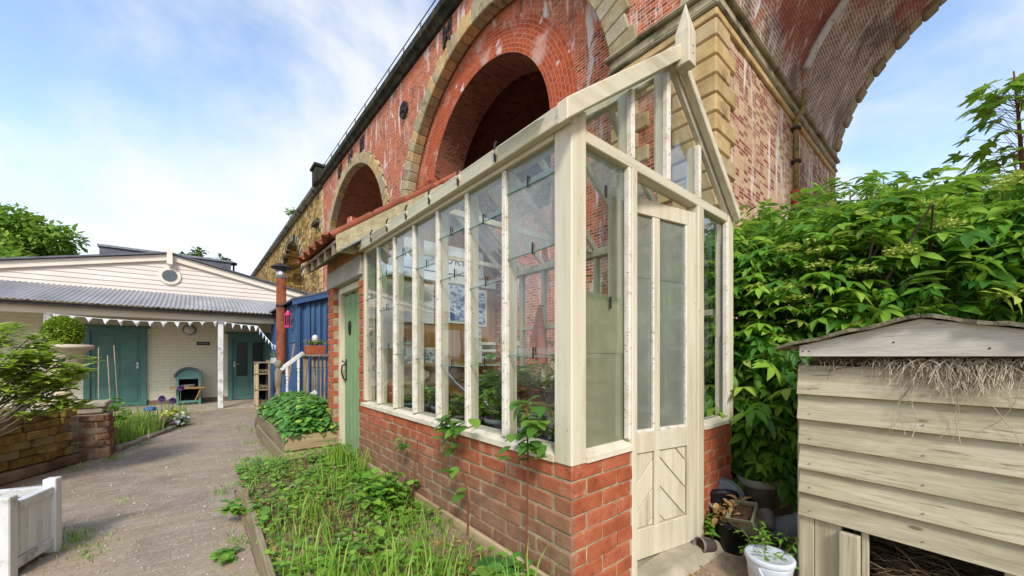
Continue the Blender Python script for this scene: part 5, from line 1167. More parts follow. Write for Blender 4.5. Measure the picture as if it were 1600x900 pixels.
for k in range(7):
    z = .036 + .074 * k; s = bx0 + (.0 if k % 2 else -.04)
    for L in ((.2, .1) if k % 2 else (.1, .2)): place(obm[L], 'old_brick', bp, (s + L / 2 + .01, by0 + .05 + random.uniform(-.022, .02), z), (0, 0, random.uniform(-.04, .04))); s += L + .012
    s = by0 + (.11 if k % 2 else .005)
    for L in (.2, .2): place(obm[L], 'old_brick', bp, (bx1 - .05 + random.uniform(-.02, .015), s + L / 2, z), (0, 0, math.pi / 2 + random.uniform(-.03, .03))); s += L + .01
m = MB(); m.box(bx0 + .03, bx1 - .06, by0 + .06, by1, .53, .60); m.build('stone_slab', 'concrete', bp, .012)
m = MB(); m.box(bx0 - .0, bx1 - .03, by0 + .03, by1 + .05, .602, .655); m.build('coping', 'concrete', bp, .012)
UX, UY = -1.22, 7.05
m = MB(); m.box(UX - .3, UX + .3, UY - .25, UY + .3, 0, .60); o = m.build('urn_plinth', 'concrete', None, .02); tag(o, 'rough stone plinth carrying the pale urn', 'plinth')
ur = thing('garden_urn', 'pale cast stone urn with wide rolled rim on a plinth', 'urn', (UX, UY, .6))
m = MB(); m.box(UX - .18, UX + .18, UY - .18, UY + .18, .601, .66); m.build('urn_foot', 'urn', ur, .01)
m = MB(); URN=[(.15, .66), (.155, .69), (.10, .73), (.075, .79), (.085, .83), (.15, .86), (.20, .93), (.215, 1.03), (.205, 1.12), (.215, 1.16), (.25, 1.25), (.275, 1.28), (.335, 1.295), (.345, 1.315), (.335, 1.34), (.30, 1.345), (.27, 1.32), (.22, 1.28), (.001, 1.27)]; m.lathe([(a * .76, b) for a, b in URN], (UX, UY, 0), 32); m.smooth = True; m.build('urn_bowl', 'urn', ur)
# clipped box ball
bb = thing('box_ball', 'clipped yellow-green box ball growing in the stone urn', 'shrub', (UX, UY, 1.28))
n = 5200; d = unit(n); r = .205 * (1 + rng.normal(size=n) * .05 + .05 * np.sin(6 * d[:, 0] + 4 * d[:, 2]) * np.sin(5 * d[:, 1] + 1)) * np.where(rng.uniform(size=n) < .2, .85, 1.0); P = d * r[:, None]; P[:, :2] *= .80; P[:, 2] = P[:, 2] * .86 + 1.49; P[:, 0] += UX; P[:, 1] += UY
V, F = scatter(small_leaf_t(.4), P, frames(d + rng.normal(size=(n, 3)) * .7), rng.uniform(.018, .034, n)); put(npmesh('crown', V, F), 'crown', 'box', bb)
m = MB(); m.lathe([(.001, -.15), (.08, -.13), (.13, -.03), (.13, .05), (.08, .13), (.001, .16)], (UX, UY, 1.48), 14); m.build('inner_twigs', 'bark_green', bb)
m = MB(); m.tube([(UX, UY, 1.26), (UX, UY, 1.45)], .02, 6); m.build('trunk', 'bark', bb)
# leggy shrub on the far left
shb = thing('leggy_shrub', 'leggy shrub with bare grey branches and yellow-green leaf tufts at the left edge', 'shrub', (-1.6, 5.15, 0))
rg = np.random.default_rng(21); mt = MB(); P = []; D = []; S = []
base = Vector((-1.72, 5.1, .35)); mt.tube([(-1.72, 5.1, 0), (-1.71, 5.1, .2), base], [.03, .026, .02], 7)
for i in range(48):
    t = rg.uniform(0, 1)
    fx_ = rg.uniform(0, 1); end = Vector((-1.52 + .80 * fx_, 5.1 + rg.uniform(-.1, .5), .74 + (.92 - .42 * fx_) * rg.uniform(0, 1) ** .8))
    b = base + Vector((rg.uniform(-.15, .1), rg.uniform(-.15, .15), rg.uniform(-.1, .1))); mid = b.lerp(end, .5) + Vector((rg.uniform(-.05, .05), rg.uniform(-.05, .05), -.10 + rg.uniform(-.05, .05)))
    pts = [b.lerp(mid, 0), b.lerp(mid, .5), mid, mid.lerp(end, .5) + Vector((0, 0, .02)), end]; mt.tube(pts, [.011, .009, .007, .005, .003], 5)
    tips = [end] + [mid.lerp(end, f) + Vector((rg.normal() * .05, rg.normal() * .05, rg.uniform(0, .1))) for f in (.55, .8)]
    for q, tp in enumerate(tips):
        if q: mt.tube([mid.lerp(end, (.5, .7)[q - 1]), tp], [.004, .002], 4)
        k = int(rg.integers(9, 15)); a0 = rg.uniform(0, 6.28)
        for j in range(k):
            a = a0 + j * 2.4; P.append(tp - Vector((0, 0, .012 * j * .5))); D.append((math.cos(a), math.sin(a), rg.uniform(-.15, .6))); S.append(rg.uniform(.08, .135))
mt.build('branches', 'twig', shb); V, F = scatter(leaf_t(.22, .06, .15), np.array(P), frames(np.array(D)), np.array(S)); put(npmesh('leaves', V, F), 'leaves', 'rhodo', shb)
# white planter box
wp = thing('white_planter_box', 'white painted square timber planter box at the lower left', 'planter', (-.87, 3.5, 0))
A4 = Vector((-.63, 3.62, 0)); d1 = Vector((-.11, -.36, 0)).normalized(); d2 = Vector((-d1.y, d1.x, 0)); d2 = Vector((d1.y, -d1.x, 0)) if d2.x > 0 else d2
Wd = .40
def wpt(a, b, z): q = A4 + d1 * a + d2 * b; return (q.x, q.y, z)
Tm = Matrix(((d1.x, d2.x, 0, A4.x), (d1.y, d2.y, 0, A4.y), (0, 0, 1, 0), (0, 0, 0, 1)))
for a in (0, Wd - .06):
    for b in (0, Wd - .06): m = MB(Tm); m.box(a, a + .06, b, b + .06, .0, .455); m.build('corner_post', 'white_wood', wp, .005)
for nm, z0, z1 in (('top_rail', .36, .41), ('bottom_rail', .045, .10)):
    for b in (.008, Wd - .052): m = MB(Tm); m.box(.061, Wd - .061, b, b + .044, z0, z1); m.build(nm, 'white_wood', wp, .004)
    for a in (.008, Wd - .052): m = MB(Tm); m.box(a, a + .044, .061, Wd - .061, z0, z1); m.build(nm, 'white_wood', wp, .004)
nsl = 5; sw = (Wd - .122) / nsl
for k in range(nsl):
    for b in (.022, Wd - .038): m = MB(Tm); m.box(.061 + k * sw + .0015, .061 + (k + 1) * sw - .0015, b, b + .016, .1005, .3595); m.build('slat', 'white_wood', wp, .003)
    for a in (.022, Wd - .038): m = MB(Tm); m.box(a, a + .016, .061 + k * sw + .0015, .061 + (k + 1) * sw - .0015, .1005, .3595); m.build('slat', 'white_wood', wp, .003)
m = MB(Tm); m.box(.05, Wd - .05, .05, Wd - .05, .09, .33); m.build('soil', 'compost', wp)
q = wpt(.15, .28, .33); plant('planter_plant', 'small green plant growing in the white planter box', q, 'weed', 60, .1, .12, .06, seed=2)

# ---------------------------------------------------------------- grass, weeds, flowers
def grass(name, label, pts, hmin, hmax, mat='grass', lean=.5, w=.006, seed=1, cat='grass'):
    rg = np.random.default_rng(seed); n = len(pts); a = rg.uniform(0, 6.28, n); D = np.column_stack([np.cos(a) * lean * rg.uniform(.3, 1.4, n), np.sin(a) * lean * rg.uniform(.3, 1.4, n), np.ones(n)])
    V, F = scatter(blade_t(), pts, frames(D, up=np.column_stack([np.cos(a), np.sin(a), np.zeros(n)]) * -1), rg.uniform(hmin, hmax, n), wid=rg.uniform(.6, 1.4, n) * w)
    o = put(npmesh(name, V, F), name, mat, kind='stuff'); return tag(o, label, cat)
gp = [(-.98, 6.95), (-.74, 6.95), (-.6, 7.45), (-.25, 8.25), (-.12, 9.2), (-.1, 10.6), (-1.7, 10.6), (-1.6, 7.6)]
pts = np.column_stack([rng.uniform(-1.7, -.1, 9000), rng.uniform(6.9, 10.6, 9000), np.zeros(9000)]); pts = pts[[inside(p[0], p[1], gp) for p in pts]]
pts = pts[((pts[:, 1] < 8.5) & (pts[:, 0] < -.42 + .12 * (pts[:, 1] - 8))) | (rng.uniform(size=len(pts)) < .15)]
g = MB(); g.add([(x, y, .008) for x, y in gp], [tuple(range(len(gp)))]); g.build('flower_bed', 'soil', kind='structure')
grass('long_grass', 'long lush grass filling the bed left of the path', pts, .12, .34, lean=.55, w=.011, seed=3)
for (x, y, s_, mt_, lb, nm) in ((-.30, 8.95, .16, 'yellow', 'clump of pale yellow flowers near the teal cabinet', 'yellow_flowers'), (-.20, 8.62, .13, 'white_fl', 'low white flowers at the path edge', 'white_flowers'), (-.36, 8.55, .10, 'pink_fl', 'small magenta flowers beside the white ones', 'magenta_flowers')):
    plant(nm, lb, (x, y, .0), 'weed', 160, s_, .30 if mt_ == 'yellow' else .2, .07, .35, flowers=(mt_, 90, .06), cat='flowers', seed=int(-x * 100))
for k, (x, y, h) in enumerate(((-.20, 9.3, .62), (-.45, 9.2, .45), (-.30, 9.0, .42))):
    al = thing('allium', ('tall purple allium in front of the teal cabinet', 'pale purple allium left of the taller one', 'short purple allium nearest the path')[k], 'flower', (x, y, 0), 'purple alliums in the bed')
    m = MB(); m.tube([(x, y, 0), (x + .01, y, h)], .005, 5); m.build('stem', 'stem', al)
    n = 220; d = unit(n); V, F = scatter(small_leaf_t(.4), d * .02 + np.array([x + .01, y, h]), frames(d), .04 * rng.uniform(.8, 1.2, n)); put(npmesh('flower_head', V, F), 'flower_head', 'purple', al)
for k, (x, y, h, tx) in enumerate(((-1.12, 8.5, 1.34, .0), (-1.0, 8.7, 1.22, -.05), (-.93, 8.8, 1.38, -.06))):
    m = MB(); m.tube([(x, y, 0), (x + tx, y, h)], .0055, 6); o = m.build('bamboo_cane', 'pale_wood'); tag(o, ('leftmost bamboo cane before the left teal door', 'middle and shortest bamboo cane before the teal door', 'rightmost leaning bamboo cane before the teal door')[k], 'cane', 'bamboo canes')
plant('bean_plant', 'broad-leaved climbing bean at the foot of the canes', (-.98, 8.55, 0), 'weed', 36, .22, .75, .14, .42, big=True, seed=17)
m = MB(); m.lathe([(.001, 0), (.09, 0), (.1, .02), (.09, .06), (.001, .08)], (-.66, 10.2, .15), 14); m.tube([(-.66, 10.2, 0), (-.66, 10.2, .15)], .01, 5); o = m.build('frisbee', mk('blue_plastic', [(.3, '2a5590'), (.7, '3a68a4')], 8, rnd=0)); tag(o, 'small blue plastic disc on a peg near the hall', 'disc')
# stone edging
EDL = ['worn edging brick of the left bed, ' + q for q in ('nearest the old brick pier', 'second from the old brick pier', 'third from the old brick pier', 'fourth from the old brick pier', 'middle of the row', 'fourth from the flowers end', 'third from the flowers end', 'second from the flowers end', 'nearest the flowers')]
for k in range(9):
    t = k / 8; x = -.72 + .58 * t; y = 7.0 + 1.9 * t; m = MB(Matrix.Translation((x, y, 0)) @ Matrix.Rotation(R_(68 + random.uniform(-8, 8)), 4, 'Z')); m.box(-.1, .1, -.035, .035, 0, .05 + random.uniform(0, .02)); o = m.build('edging_stone', 'concrete', None, .012); tag(o, EDL[k], 'edging', 'edging along the left bed')
# tufts along path edges
tp = []
for (x, y, k, r) in ((-.72, 6.4, 130, .1), (-.95, 6.05, 60, .1), (-.55, 7.2, 60, .12), (-.6, 3.75, 160, .10), (-.5, 3.45, 90, .12), (.55, 4.9, 60, .12), (.62, 5.6, 50, .1), (.62, 6.3, 60, .1), (.7, 7.4, 110, .16), (.95, 8.8, 110, .2), (1.0, 9.6, 70, .15), (.2, 4.2, 70, .1), (-.1, 8.7, 90, .15), (.1, 10.5, 70, .25), (.6, 10.6, 60, .2), (-.45, 4.4, 30, .1), (.5, 7.9, 40, .25), (.3, 9.6, 30, .3), (.22, 3.0, 60, .06), (.2, 2.4, 60, .06)):
    tp.append(np.column_stack([rng.normal(x, r * .5, k), rng.normal(y, r, k), np.zeros(k)]))
grass('path_tufts', 'thin tufts of grass growing along the path edges', np.concatenate(tp), .015, .07, lean=.9, w=.006, seed=5)
# raised weed bed in front of the greenhouse wall
bed = thing('weed_bed', 'raised weedy bed with timber edging along the greenhouse wall', 'bed', (.75, 2.5, 0))
m = MB(); N = 16; V = []; F = []
for i in range(N + 1):
    for j in range(8): x = .30 + .90 * j / 7; y = .7 + 3.75 * i / N; V.append((x, y, .15 + .045 * math.sin(3 * x + 2 * y) * math.sin(4 * y) + .02 * random.random() - (.10 if i == N else 0)))
for i in range(N):
    for j in range(7): a = i * 8 + j; F.append((a, a + 1, a + 9, a + 8))
m.add(V, F); m.smooth = True; m.build('soil', 'soil', bed)
for y0, y1, t in ((.7, 1.95, .01), (1.97, 3.05, -.012), (3.06, 3.62, .02)):
    m = MB(); m.bar((.285 + t, y0, .10), (.285 - t, y1, .10), .028, .20); m.build('edge_board', 'sleeper', bed, .004)
m = MB(); m.bar((.30, 3.63, .09), (1.2, 4.45, .07), .03, .14); m.build('edge_board', 'sleeper', bed, .004)
m = MB(); m.bar((1.195, .7, .185), (1.205, 3.6, .20), .022, .09); m.build('edge_board', 'bench_pale', bed, .003)
m = MB(); m.bar((.28, 3.3, .0), (.28, 3.3, .26), .04, .04, (1, 0, 0)); m.build('stake', 'sleeper', bed, .004)
n = 5200; P = np.column_stack([rng.uniform(.3, 1.19, n), .85 + 3.55 * rng.uniform(0, 1, n), np.full(n, .16)])
clump = np.sin(P[:, 0] * 7 + 1) * np.sin(P[:, 1] * 4.2) + rng.normal(size=n) * .55; P = P[clump > .1]
grass('bed_grass', 'bright tufts of grass in the raised weed bed', P, .04, .14, lean=.8, w=.006, seed=9)
P = np.concatenate([np.column_stack([rng.normal(cx_, .05, k), rng.normal(cy_, .07, k), np.full(k, .16)]) for cx_, cy_, k in ((.46, 1.75, 60), (.60, 1.62, 45), (.85, 1.65, 40), (.72, 1.35, 60), (.40, 2.05, 30), (1.05, 3.75, 150), (1.12, 3.45, 70), (.6, 1.2, 50), (1.0, 1.15, 40), (.95, 2.1, 24), (.55, 2.6, 24), (.8, 3.0, 24))])
grass('tall_grass', 'taller grass clumps at the near end of the weed bed', P, .12, .30, lean=.5, w=.008, seed=10)
# broad-leaved weeds
n = 4600; P = np.column_stack([rng.uniform(.28, 1.18, n), .9 + 3.5 * rng.uniform(0, 1, n), np.zeros(n)])
cl = np.sin(P[:, 0] * 5 + P[:, 1] * 3.1) + np.sin(P[:, 1] * 5.3 - P[:, 0] * 4) + rng.normal(size=n) * .7; P = P[cl > -.7]; n = len(P); P[:, 2] = .16 + .09 * rng.uniform(0, 1, n)
a = rng.uniform(0, 6.28, n); V, F = scatter(leaf_t(.36, .08, .2), P, frames(np.column_stack([np.cos(a), np.sin(a), rng.uniform(-.1, .45, n)])), rng.uniform(.022, .05, n) * np.where(rng.uniform(size=n) < .15, 1.7, 1.0))
o = put(npmesh('low_weeds', V, F), 'low_weeds', 'weed', kind='stuff'); tag(o, 'low broad-leaved weeds spreading across the raised bed', 'weeds')
n = 160; P = np.column_stack([rng.uniform(.35, 1.15, n), rng.uniform(1.2, 3.8, n), rng.uniform(.2, .27, n)]); V, F = scatter(small_leaf_t(.45), P, frames(unit(n)), rng.uniform(.01, .018, n)); o = put(npmesh('tiny_flowers', V, F), 'tiny_flowers', 'pink_fl', kind='stuff'); tag(o, 'tiny pinkish flowers dotted through the weed bed', 'flowers')
n = 1500; P = np.column_stack([rng.uniform(.3, 1.15, n), rng.uniform(.9, 4.2, n), np.full(n, .185)]); V, F = scatter(small_leaf_t(.25), P, frames(np.column_stack([rng.normal(size=(n, 2)), rng.normal(size=n) * .15])), rng.uniform(.02, .06, n)); o = put(npmesh('dry_litter', V, F), 'dry_litter', 'dry', kind='stuff'); tag(o, 'dry straw litter on the soil of the weed bed', 'litter')
plant('mint_clump', 'pale green leafy clump leaning on the greenhouse brick wall', (1.0, 2.55, .16), 'weed', 330, .26, .30, .07, .38, big=True, seed=31)
plant('corner_weeds', 'tangle of leafy weeds at the foot of the green door', (1.05, 3.95, .06), 'weed', 300, .32, .36, .07, .3, big=True, seed=33)
plant('rosette_weed', 'broad grey-green leaved plant at the near end of the bed', (.80, 1.22, .16), 'nettle', 46, .2, .16, .15, .4, big=True, seed=35)
plant('corner_rosette', 'large-leaved green weed below the greenhouse corner', (1.08, 1.30, .16), 'nettle', 40, .14, .15, .14, .4, big=True, seed=38)
plant('spilling_ivy', 'trailing leafy stems spilling over the bed edge onto the path', (.25, 3.35, .06), 'weed', 110, .13, .15, .06, .42, big=True, seed=36)
plant('trailing_bindweed', 'small trailing plant on the path beside the bed board', (.17, 2.8, .01), 'weed', 60, .13, .05, .05, .42, big=True, seed=37)
# climbing plants on the greenhouse wall
def climber(label, pts, leaves, seed, ls=.085, stem='stem'):
    rg = np.random.default_rng(seed); root = thing('climbing_plant', label, 'plant', pts[0]); m = MB(); m.tube(pts, [.006 - .003 * k / len(pts) for k in range(len(pts))], 5); m.build('stem', stem, root)
    me = npmesh('leaf', *leaf_t(.36, .07, .2)); me.materials.append(M['vine'])
    for (x, y, z) in leaves:
        k = 3
        for j in range(k):
            a = rg.uniform(-1.2, 1.2) + math.pi; d = np.array([[math.cos(a), math.sin(a) + rg.uniform(-.9, .9), rg.uniform(-.7, .35)]]); Rm = Matrix(frames(d)[0].tolist())
            place(me, 'leaf', root, (x + rg.normal() * .015, y + rg.normal() * .03, z + rg.normal() * .025), Rm, ls * rg.uniform(.7, 1.2))
rgv = np.random.default_rng(3)
lv = [(1.16 + rgv.uniform(-.04, .02), 1.94 + rgv.normal() * .07, rgv.uniform(.62, .90)) for _ in range(13)] + [(1.16, 1.86, .52), (1.17, 1.84, .47)]
climber('bramble climbing the greenhouse wall in front of the middle panes', [(1.18, 1.80, .2), (1.185, 1.80, .4), (1.18, 1.86, .58), (1.16, 1.95, .75), (1.15, 1.96, .88)], lv, 3, .085, 'redstem')
lv = [(1.15 + rgv.uniform(-.04, .02), 1.27 + rgv.normal() * .05, rgv.uniform(.76, 1.0)) for _ in range(16)]
climber('tall bramble stem with a leafy top by the corner post', [(1.17, 1.30, .18), (1.175, 1.30, .45), (1.17, 1.285, .7), (1.15, 1.27, .98)], lv, 5, .075, 'redstem')
lv = [(1.17, 2.62 + rgv.normal() * .06, rgv.uniform(.45, .62)) for _ in range(5)]
climber('short dark stem with few leaves against the lower bricks', [(1.18, 2.5, .2), (1.18, 2.48, .4), (1.185, 2.43, .62)], lv, 6, .06, 'redstem')

# ---------------------------------------------------------------- timber hen house, right foreground
hh = thing('hen_house', 'weathered cream boarded hen house with straw in its eaves at the right', 'hen house', (2.5, .1, 0))
TH = Matrix(((-.079, .997, 0, 2.32), (-.997, -.079, 0, .54), (0, 0, 1, 0), (0, 0, 0, 1)))      # local x along the front, y into it
W_, D_ = .86, .9
zt = [1.155, 1.014, .891, .768, .647, .531, .416]
for k in range(6):
    z1, z0 = zt[k] + (.0 if k == 0 else .012), zt[k + 1]; w2 = random.uniform(-.006, .006)
    m = MB(TH); m.prism([(-.006, z0), (.018, z0), (.022, z1), (.012, z1)], 0, .0 + w2, W_ + w2)      # feathered board
    m.v = []; m.f = []; m.uv = []
    P = [(-.015, z0), (.012, z0), (.024, z1), (.015, z1)]; n = 4
    m.add([(0 + w2, a, b) for a, b in P] + [(W_ + w2, a, b + random.uniform(-.002, .002)) for a, b in P], [(3, 2, 1, 0), (4, 5, 6, 7)] + [(i, (i + 1) % n, n + (i + 1) % n, n + i) for i in range(n)])
    bd = m.build('board', 'hutch_yy', hh, .0015)
    for x in (.05, .43, .80):
        q = MB(TH); q.tube([(x, -.0135, (z0 + .03)), (x, .0, (z0 + .03))], .0035, 6); q.build('nail_head', 'galv', bd)
def hb(nm, mat, x0, x1, y0, y1, z0, z1, b=.003): m = MB(TH); m.box(x0, x1, y0, y1, z0, z1); return m.build(nm, mat, hh, b)
m = MB(TH); m.box(.012, W_ - .012, .16, .18, .95, 1.26); m.build('added_gap_board', 'old_wood', hh)  # board added behind the eaves gap to block the sky and keep it dark
hb('corner_board', 'hutch_z', .0, .062, .004, .024, 0, .4135); hb('front_board', 'hutch_z', .064, .165, .006, .024, 0, .413); hb('door_post', 'hutch_z', .165, .235, -.03, .004, 0, .392)
hb('front_board', 'hutch_z', .235, .26, .006, .024, .0, .412); hb('front_board', 'hutch_z', .63, .86, .006, .024, 0, .412)
hb('front_board', 'hutch_z', .2605, .6295, .006, .024, 0, .06)
for k in range(9):    # side boards facing the greenhouse
    m = MB(TH); z0 = .02 + .124 * k; m.box(-.012, .006, .026, D_, z0, z0 + .128); m.build('side_board', 'hutch_z', hh, .002)
    m = MB(TH); m.box(W_ - .006, W_ + .012, .026, D_, z0, z0 + .128); m.build('side_board', 'hutch_z', hh, .002)
m = MB(TH); m.box(.01, W_ - .01, D_ - .02, D_, 0, 1.15); m.build('back_wall', 'hutch_z', hh)
m = MB(TH); m.box(.01, W_ - .01, .03, D_ - .02, .05, .07); m.build('floor', 'old_wood', hh)
m = MB(TH); m.box(.02, W_ - .02, .05, D_ - .05, .6, .62); m.build('nest_floor', 'old_wood', hh)
PKX = .43
m = MB(TH); m.prism([(.02, 1.20), (PKX + .43, 1.20), (PKX + .43, 1.252), (PKX, 1.352), (.02, 1.252)], 1, -.055, -.035); fas = m.build('gable_fascia', 'fascia', hh, .002)
for x, z in ((.035, 1.225), (.06, 1.225), (.35, 1.26), (.6, 1.23)): q = MB(TH); q.tube([(x, -.057, z), (x, -.05, z)], .0035, 6); q.build('nail_head', 'iron', fas)
for sg in (-1, 1):
    m = MB(TH); xe = PKX + sg * .50; ze = 1.355 - .5 * .235; V = []; F = []; N = 14
    for i in range(N + 1):
        t = i / N; x = PKX + (xe - PKX) * t; z = 1.355 + (ze - 1.355) * t + .004 * math.sin(17 * t); jag = random.uniform(-.012, .012)
        V += [(x, -.085 + jag, z), (x, D_ + .06, z), (x, -.085 + jag, z + .013 + random.uniform(0, .004)), (x, D_ + .06, z + .013)]
    for i in range(N): a = 4 * i; b = a + 4; F += [(a, a + 1, b + 1, b), (a + 2, b + 2, b + 3, a + 3), (a, b, b + 2, a + 2), (a + 1, a + 3, b + 3, b + 1)]
    F += [(4 * N, 4 * N + 1, 4 * N + 3, 4 * N + 2)]; m.add(V, F); m.build('felt_roof', 'felt', hh)
    m = MB(TH); m.prism([(PKX, 1.335), (PKX, 1.352), (xe - sg * .05, ze + .008), (xe - sg * .05, ze - .008)], 1, -.034, D_); m.build('roof_board', 'old_wood', hh)
# straw
def strands(name, label, n, fn, mat, seed, rad=.0013):
    rg = np.random.default_rng(seed); Vs = []; Fs = []; o = 0
    for i in range(n):
        pts = fn(rg); k = len(pts); r = rad * rg.uniform(.5, 1.3)
        T_ = [TH @ Vector(p) for p in pts]
        for j, p in enumerate(T_):
            for q in range(3): a = q * 2.094; Vs.append((p.x + r * math.sin(a) * .3, p.y + r * math.cos(a), p.z + r * math.sin(a)))
        for j in range(k - 1):
            for q in range(3): a = o + j * 3 + q; b = o + j * 3 + (q + 1) % 3; Fs += [(a, b, b + 3), (a, b + 3, a + 3)]
        o += 3 * k
    ob = put(npmesh(name, np.array(Vs), np.array(Fs)), name, mat, kind='stuff'); return tag(ob, label, 'straw')
def hang(rg):
    x = .53 + .12 * rg.normal() if rg.uniform() < .82 else rg.uniform(.02, .8); dense = math.exp(-((x - .50) / .16) ** 2)
    x = min(max(x, .01), .82); L = rg.uniform(.015, .05) + dense * rg.uniform(0, .11); p = Vector((x, .005 + rg.uniform(-.02, .03), 1.165 + rg.uniform(0, .03))); d = Vector((rg.normal() * .8, -.55 - rg.uniform(0, .4), -.2 + rg.normal() * .5)).normalized(); out = [p]
    for j in range(5): d = (d + Vector((rg.normal() * .28, .12 * (1 if p.y < -.05 else -.2), -.42))).normalized(); p = p + d * L / 4; p.y = min(p.y, .0 + .01) if p.z > 1.15 else min(p.y, -.012); p.y = max(p.y, -.09); out.append(p.copy())
    return out
strands('eaves_straw', 'dry straw spilling from under the hen house roof', 620, hang, 'straw', 5, .0012)
def wisps(rg):
    x = rg.uniform(.3, .75); p = Vector((x, -.03, 1.13)); d = Vector((rg.normal() * .35, -.02, -1)).normalized(); out = [p]
    for j in range(6): d = (d + Vector((rg.normal() * .25, 0, -.1))).normalized(); p = p + d * .045; p.y = -.016 - .01 * rg.uniform(); out.append(p.copy())
    return out
strands('straw_wisps', 'long thin straw wisps trailing down the hen house boards', 12, wisps, 'straw', 6, .0013)
def mat_(rg):
    p = Vector((rg.uniform(.02, .82), rg.uniform(.01, .5), 1.135 + rg.uniform(0, .05))); d = Vector((rg.normal(), rg.normal() * .5, rg.normal() * .15)).normalized(); return [p, p + d * .05, p + d * .09 + Vector((0, 0, -.01))]
strands('nest_straw', 'dark packed straw filling the gap below the hen house roof', 900, mat_, 'straw_dark', 7, .0018)
def inn(rg):
    p = Vector((rg.uniform(.27, .62), rg.uniform(.03, .4), .07 + .22 * rg.uniform() ** 1.5)); d = Vector((rg.normal(), rg.normal() * .5, rg.normal() * .3)).normalized(); return [p, p + d * .06, p + d * .11 + Vector((0, 0, -.015))]
strands('bedding_straw', 'old brown bedding straw inside the hen house opening', 1100, inn, 'straw_dark', 8, .0016)

# ---------------------------------------------------------------- pots and bucket beside the door
def tilt(ax, deg): return (ax, R_(deg))
bk = thing('lidded_bucket', 'white plastic bucket with a lid by the hen house corner', 'bucket', (2.25, .645, 0))
m = MB(); m.lathe([(.001, .10), (.085, .10), (.10, .24), (.103, .25), (.103, .265), (.1, .265)], (2.25, .645, -.10), 24); m.smooth = True; m.build('bucket_body', 'white_plastic', bk)
m = MB(); m.lathe([(.106, .262), (.11, .268), (.11, .285), (.104, .292), (.092, .285), (.001, .287)], (2.25, .645, -.10), 24); m.smooth = True; m.build('lid', 'white_plastic', bk)
m = MB(); m.tube([(2.145, .66, .15), (2.125, .62, .10), (2.14, .58, .05), (2.17, .56, .03)], .005, 5); m.build('handle', 'white_plastic', bk)
pot('upright_black_pot', 'wide black plastic pot of dry compost behind the square pot', (2.80, 1.02, 0), .125, .24, 'black_plastic', .75)
pot('leaning_black_pot', 'black pot tipped over with dead orange leaves', (2.60, .98, .12), .105, .20, 'black_plastic', .72, tilt((.6, -.8, 0), -38))
pot('lower_black_pot', 'black plastic pot on the ground against the brick panel', (2.58, .93, .0), .11, .19, 'black_plastic', .72)
pot('square_olive_pot', 'square olive-grey pot lying tilted on the pots', (2.56, .83, .17), .10, .15, 'olive_plastic', .75, tilt((.3, 1, 0), -35), square=True, rim=False)
pot('grey_planter_pot', 'grey stone-coloured pot standing below the elder bush', (3.12, .97, .0), .12, .33, 'concrete', .7)
pot('toppled_grey_pot', 'grey plastic pot lying on its side by the hen house', (2.80, .80, .1), .09, .18, 'grey_plastic', .75, tilt((1, .4, 0), 75), fill=None)
for k, (x, y, z, ax, dg, lb) in enumerate(((2.42, .99, .05, (.4, 1, 0), -80, 'small taupe pot lying by the door step'), (2.45, .82, .05, (1, -.2, 0), 82, 'small taupe pot lying before the black pots'), (2.70, .78, .15, (-.5, 1, 0), 60, 'small taupe pot propped against the square pot'))):
    pot('small_taupe_pot', lb, (x, y, z), .045, .11, 'taupe_plastic', .75, tilt(ax, dg), 'small taupe pots', fill='compost', n=14)
m = MB(); m.lathe([(.13, .0), (.135, .012), (.125, .025), (.12, .012), (.13, .0)], (2.69, 1.03, .27), 24, Matrix.Rotation(R_(50), 4, Vector((.7, -.6, 0)))); m.lathe([(.12, .01), (.001, -.02)], (2.69, 1.03, .27), 24, Matrix.Rotation(R_(50), 4, Vector((.7, -.6, 0)))); m.smooth = True; o = m.build('plastic_saucer', 'grey_plastic'); tag(o, 'grey plastic saucer propped on the black pots', 'saucer')
n = 90; P = np.column_stack([rng.normal(2.56, .05, n), rng.normal(.93, .045, n), rng.uniform(.17, .31, n)]); V, F = scatter(leaf_t(.35, .15, .4), P, frames(unit(n)), rng.uniform(.03, .065, n)); o = put(npmesh('dead_leaves', V, F), 'dead_leaves', 'dry', kind='stuff'); tag(o, 'curled orange dead leaves spilling from the black pots', 'leaves')
plant('ferny_weed', 'feathery green weed growing over the white bucket', (2.33, .66, .02), 'weed', 150, .16, .36, .05, .2, seed=51)
plant('pot_side_weed', 'pale green weed by the tipped black pot', (2.52, 1.03, .02), 'weed', 50, .08, .28, .05, .35, seed=52)
n = 260; P = np.column_stack([rng.uniform(1.8, 3.2, n), rng.uniform(.3, 1.0, n), np.full(n, .01)]); V, F = scatter(small_leaf_t(.2), P, frames(np.column_stack([rng.normal(size=(n, 2)), rng.normal(size=n) * .1])), rng.uniform(.015, .045, n)); o = put(npmesh('ground_litter', V, F), 'ground_litter', 'dry', kind='stuff'); tag(o, 'dry leaf litter on the earth before the door step', 'litter')

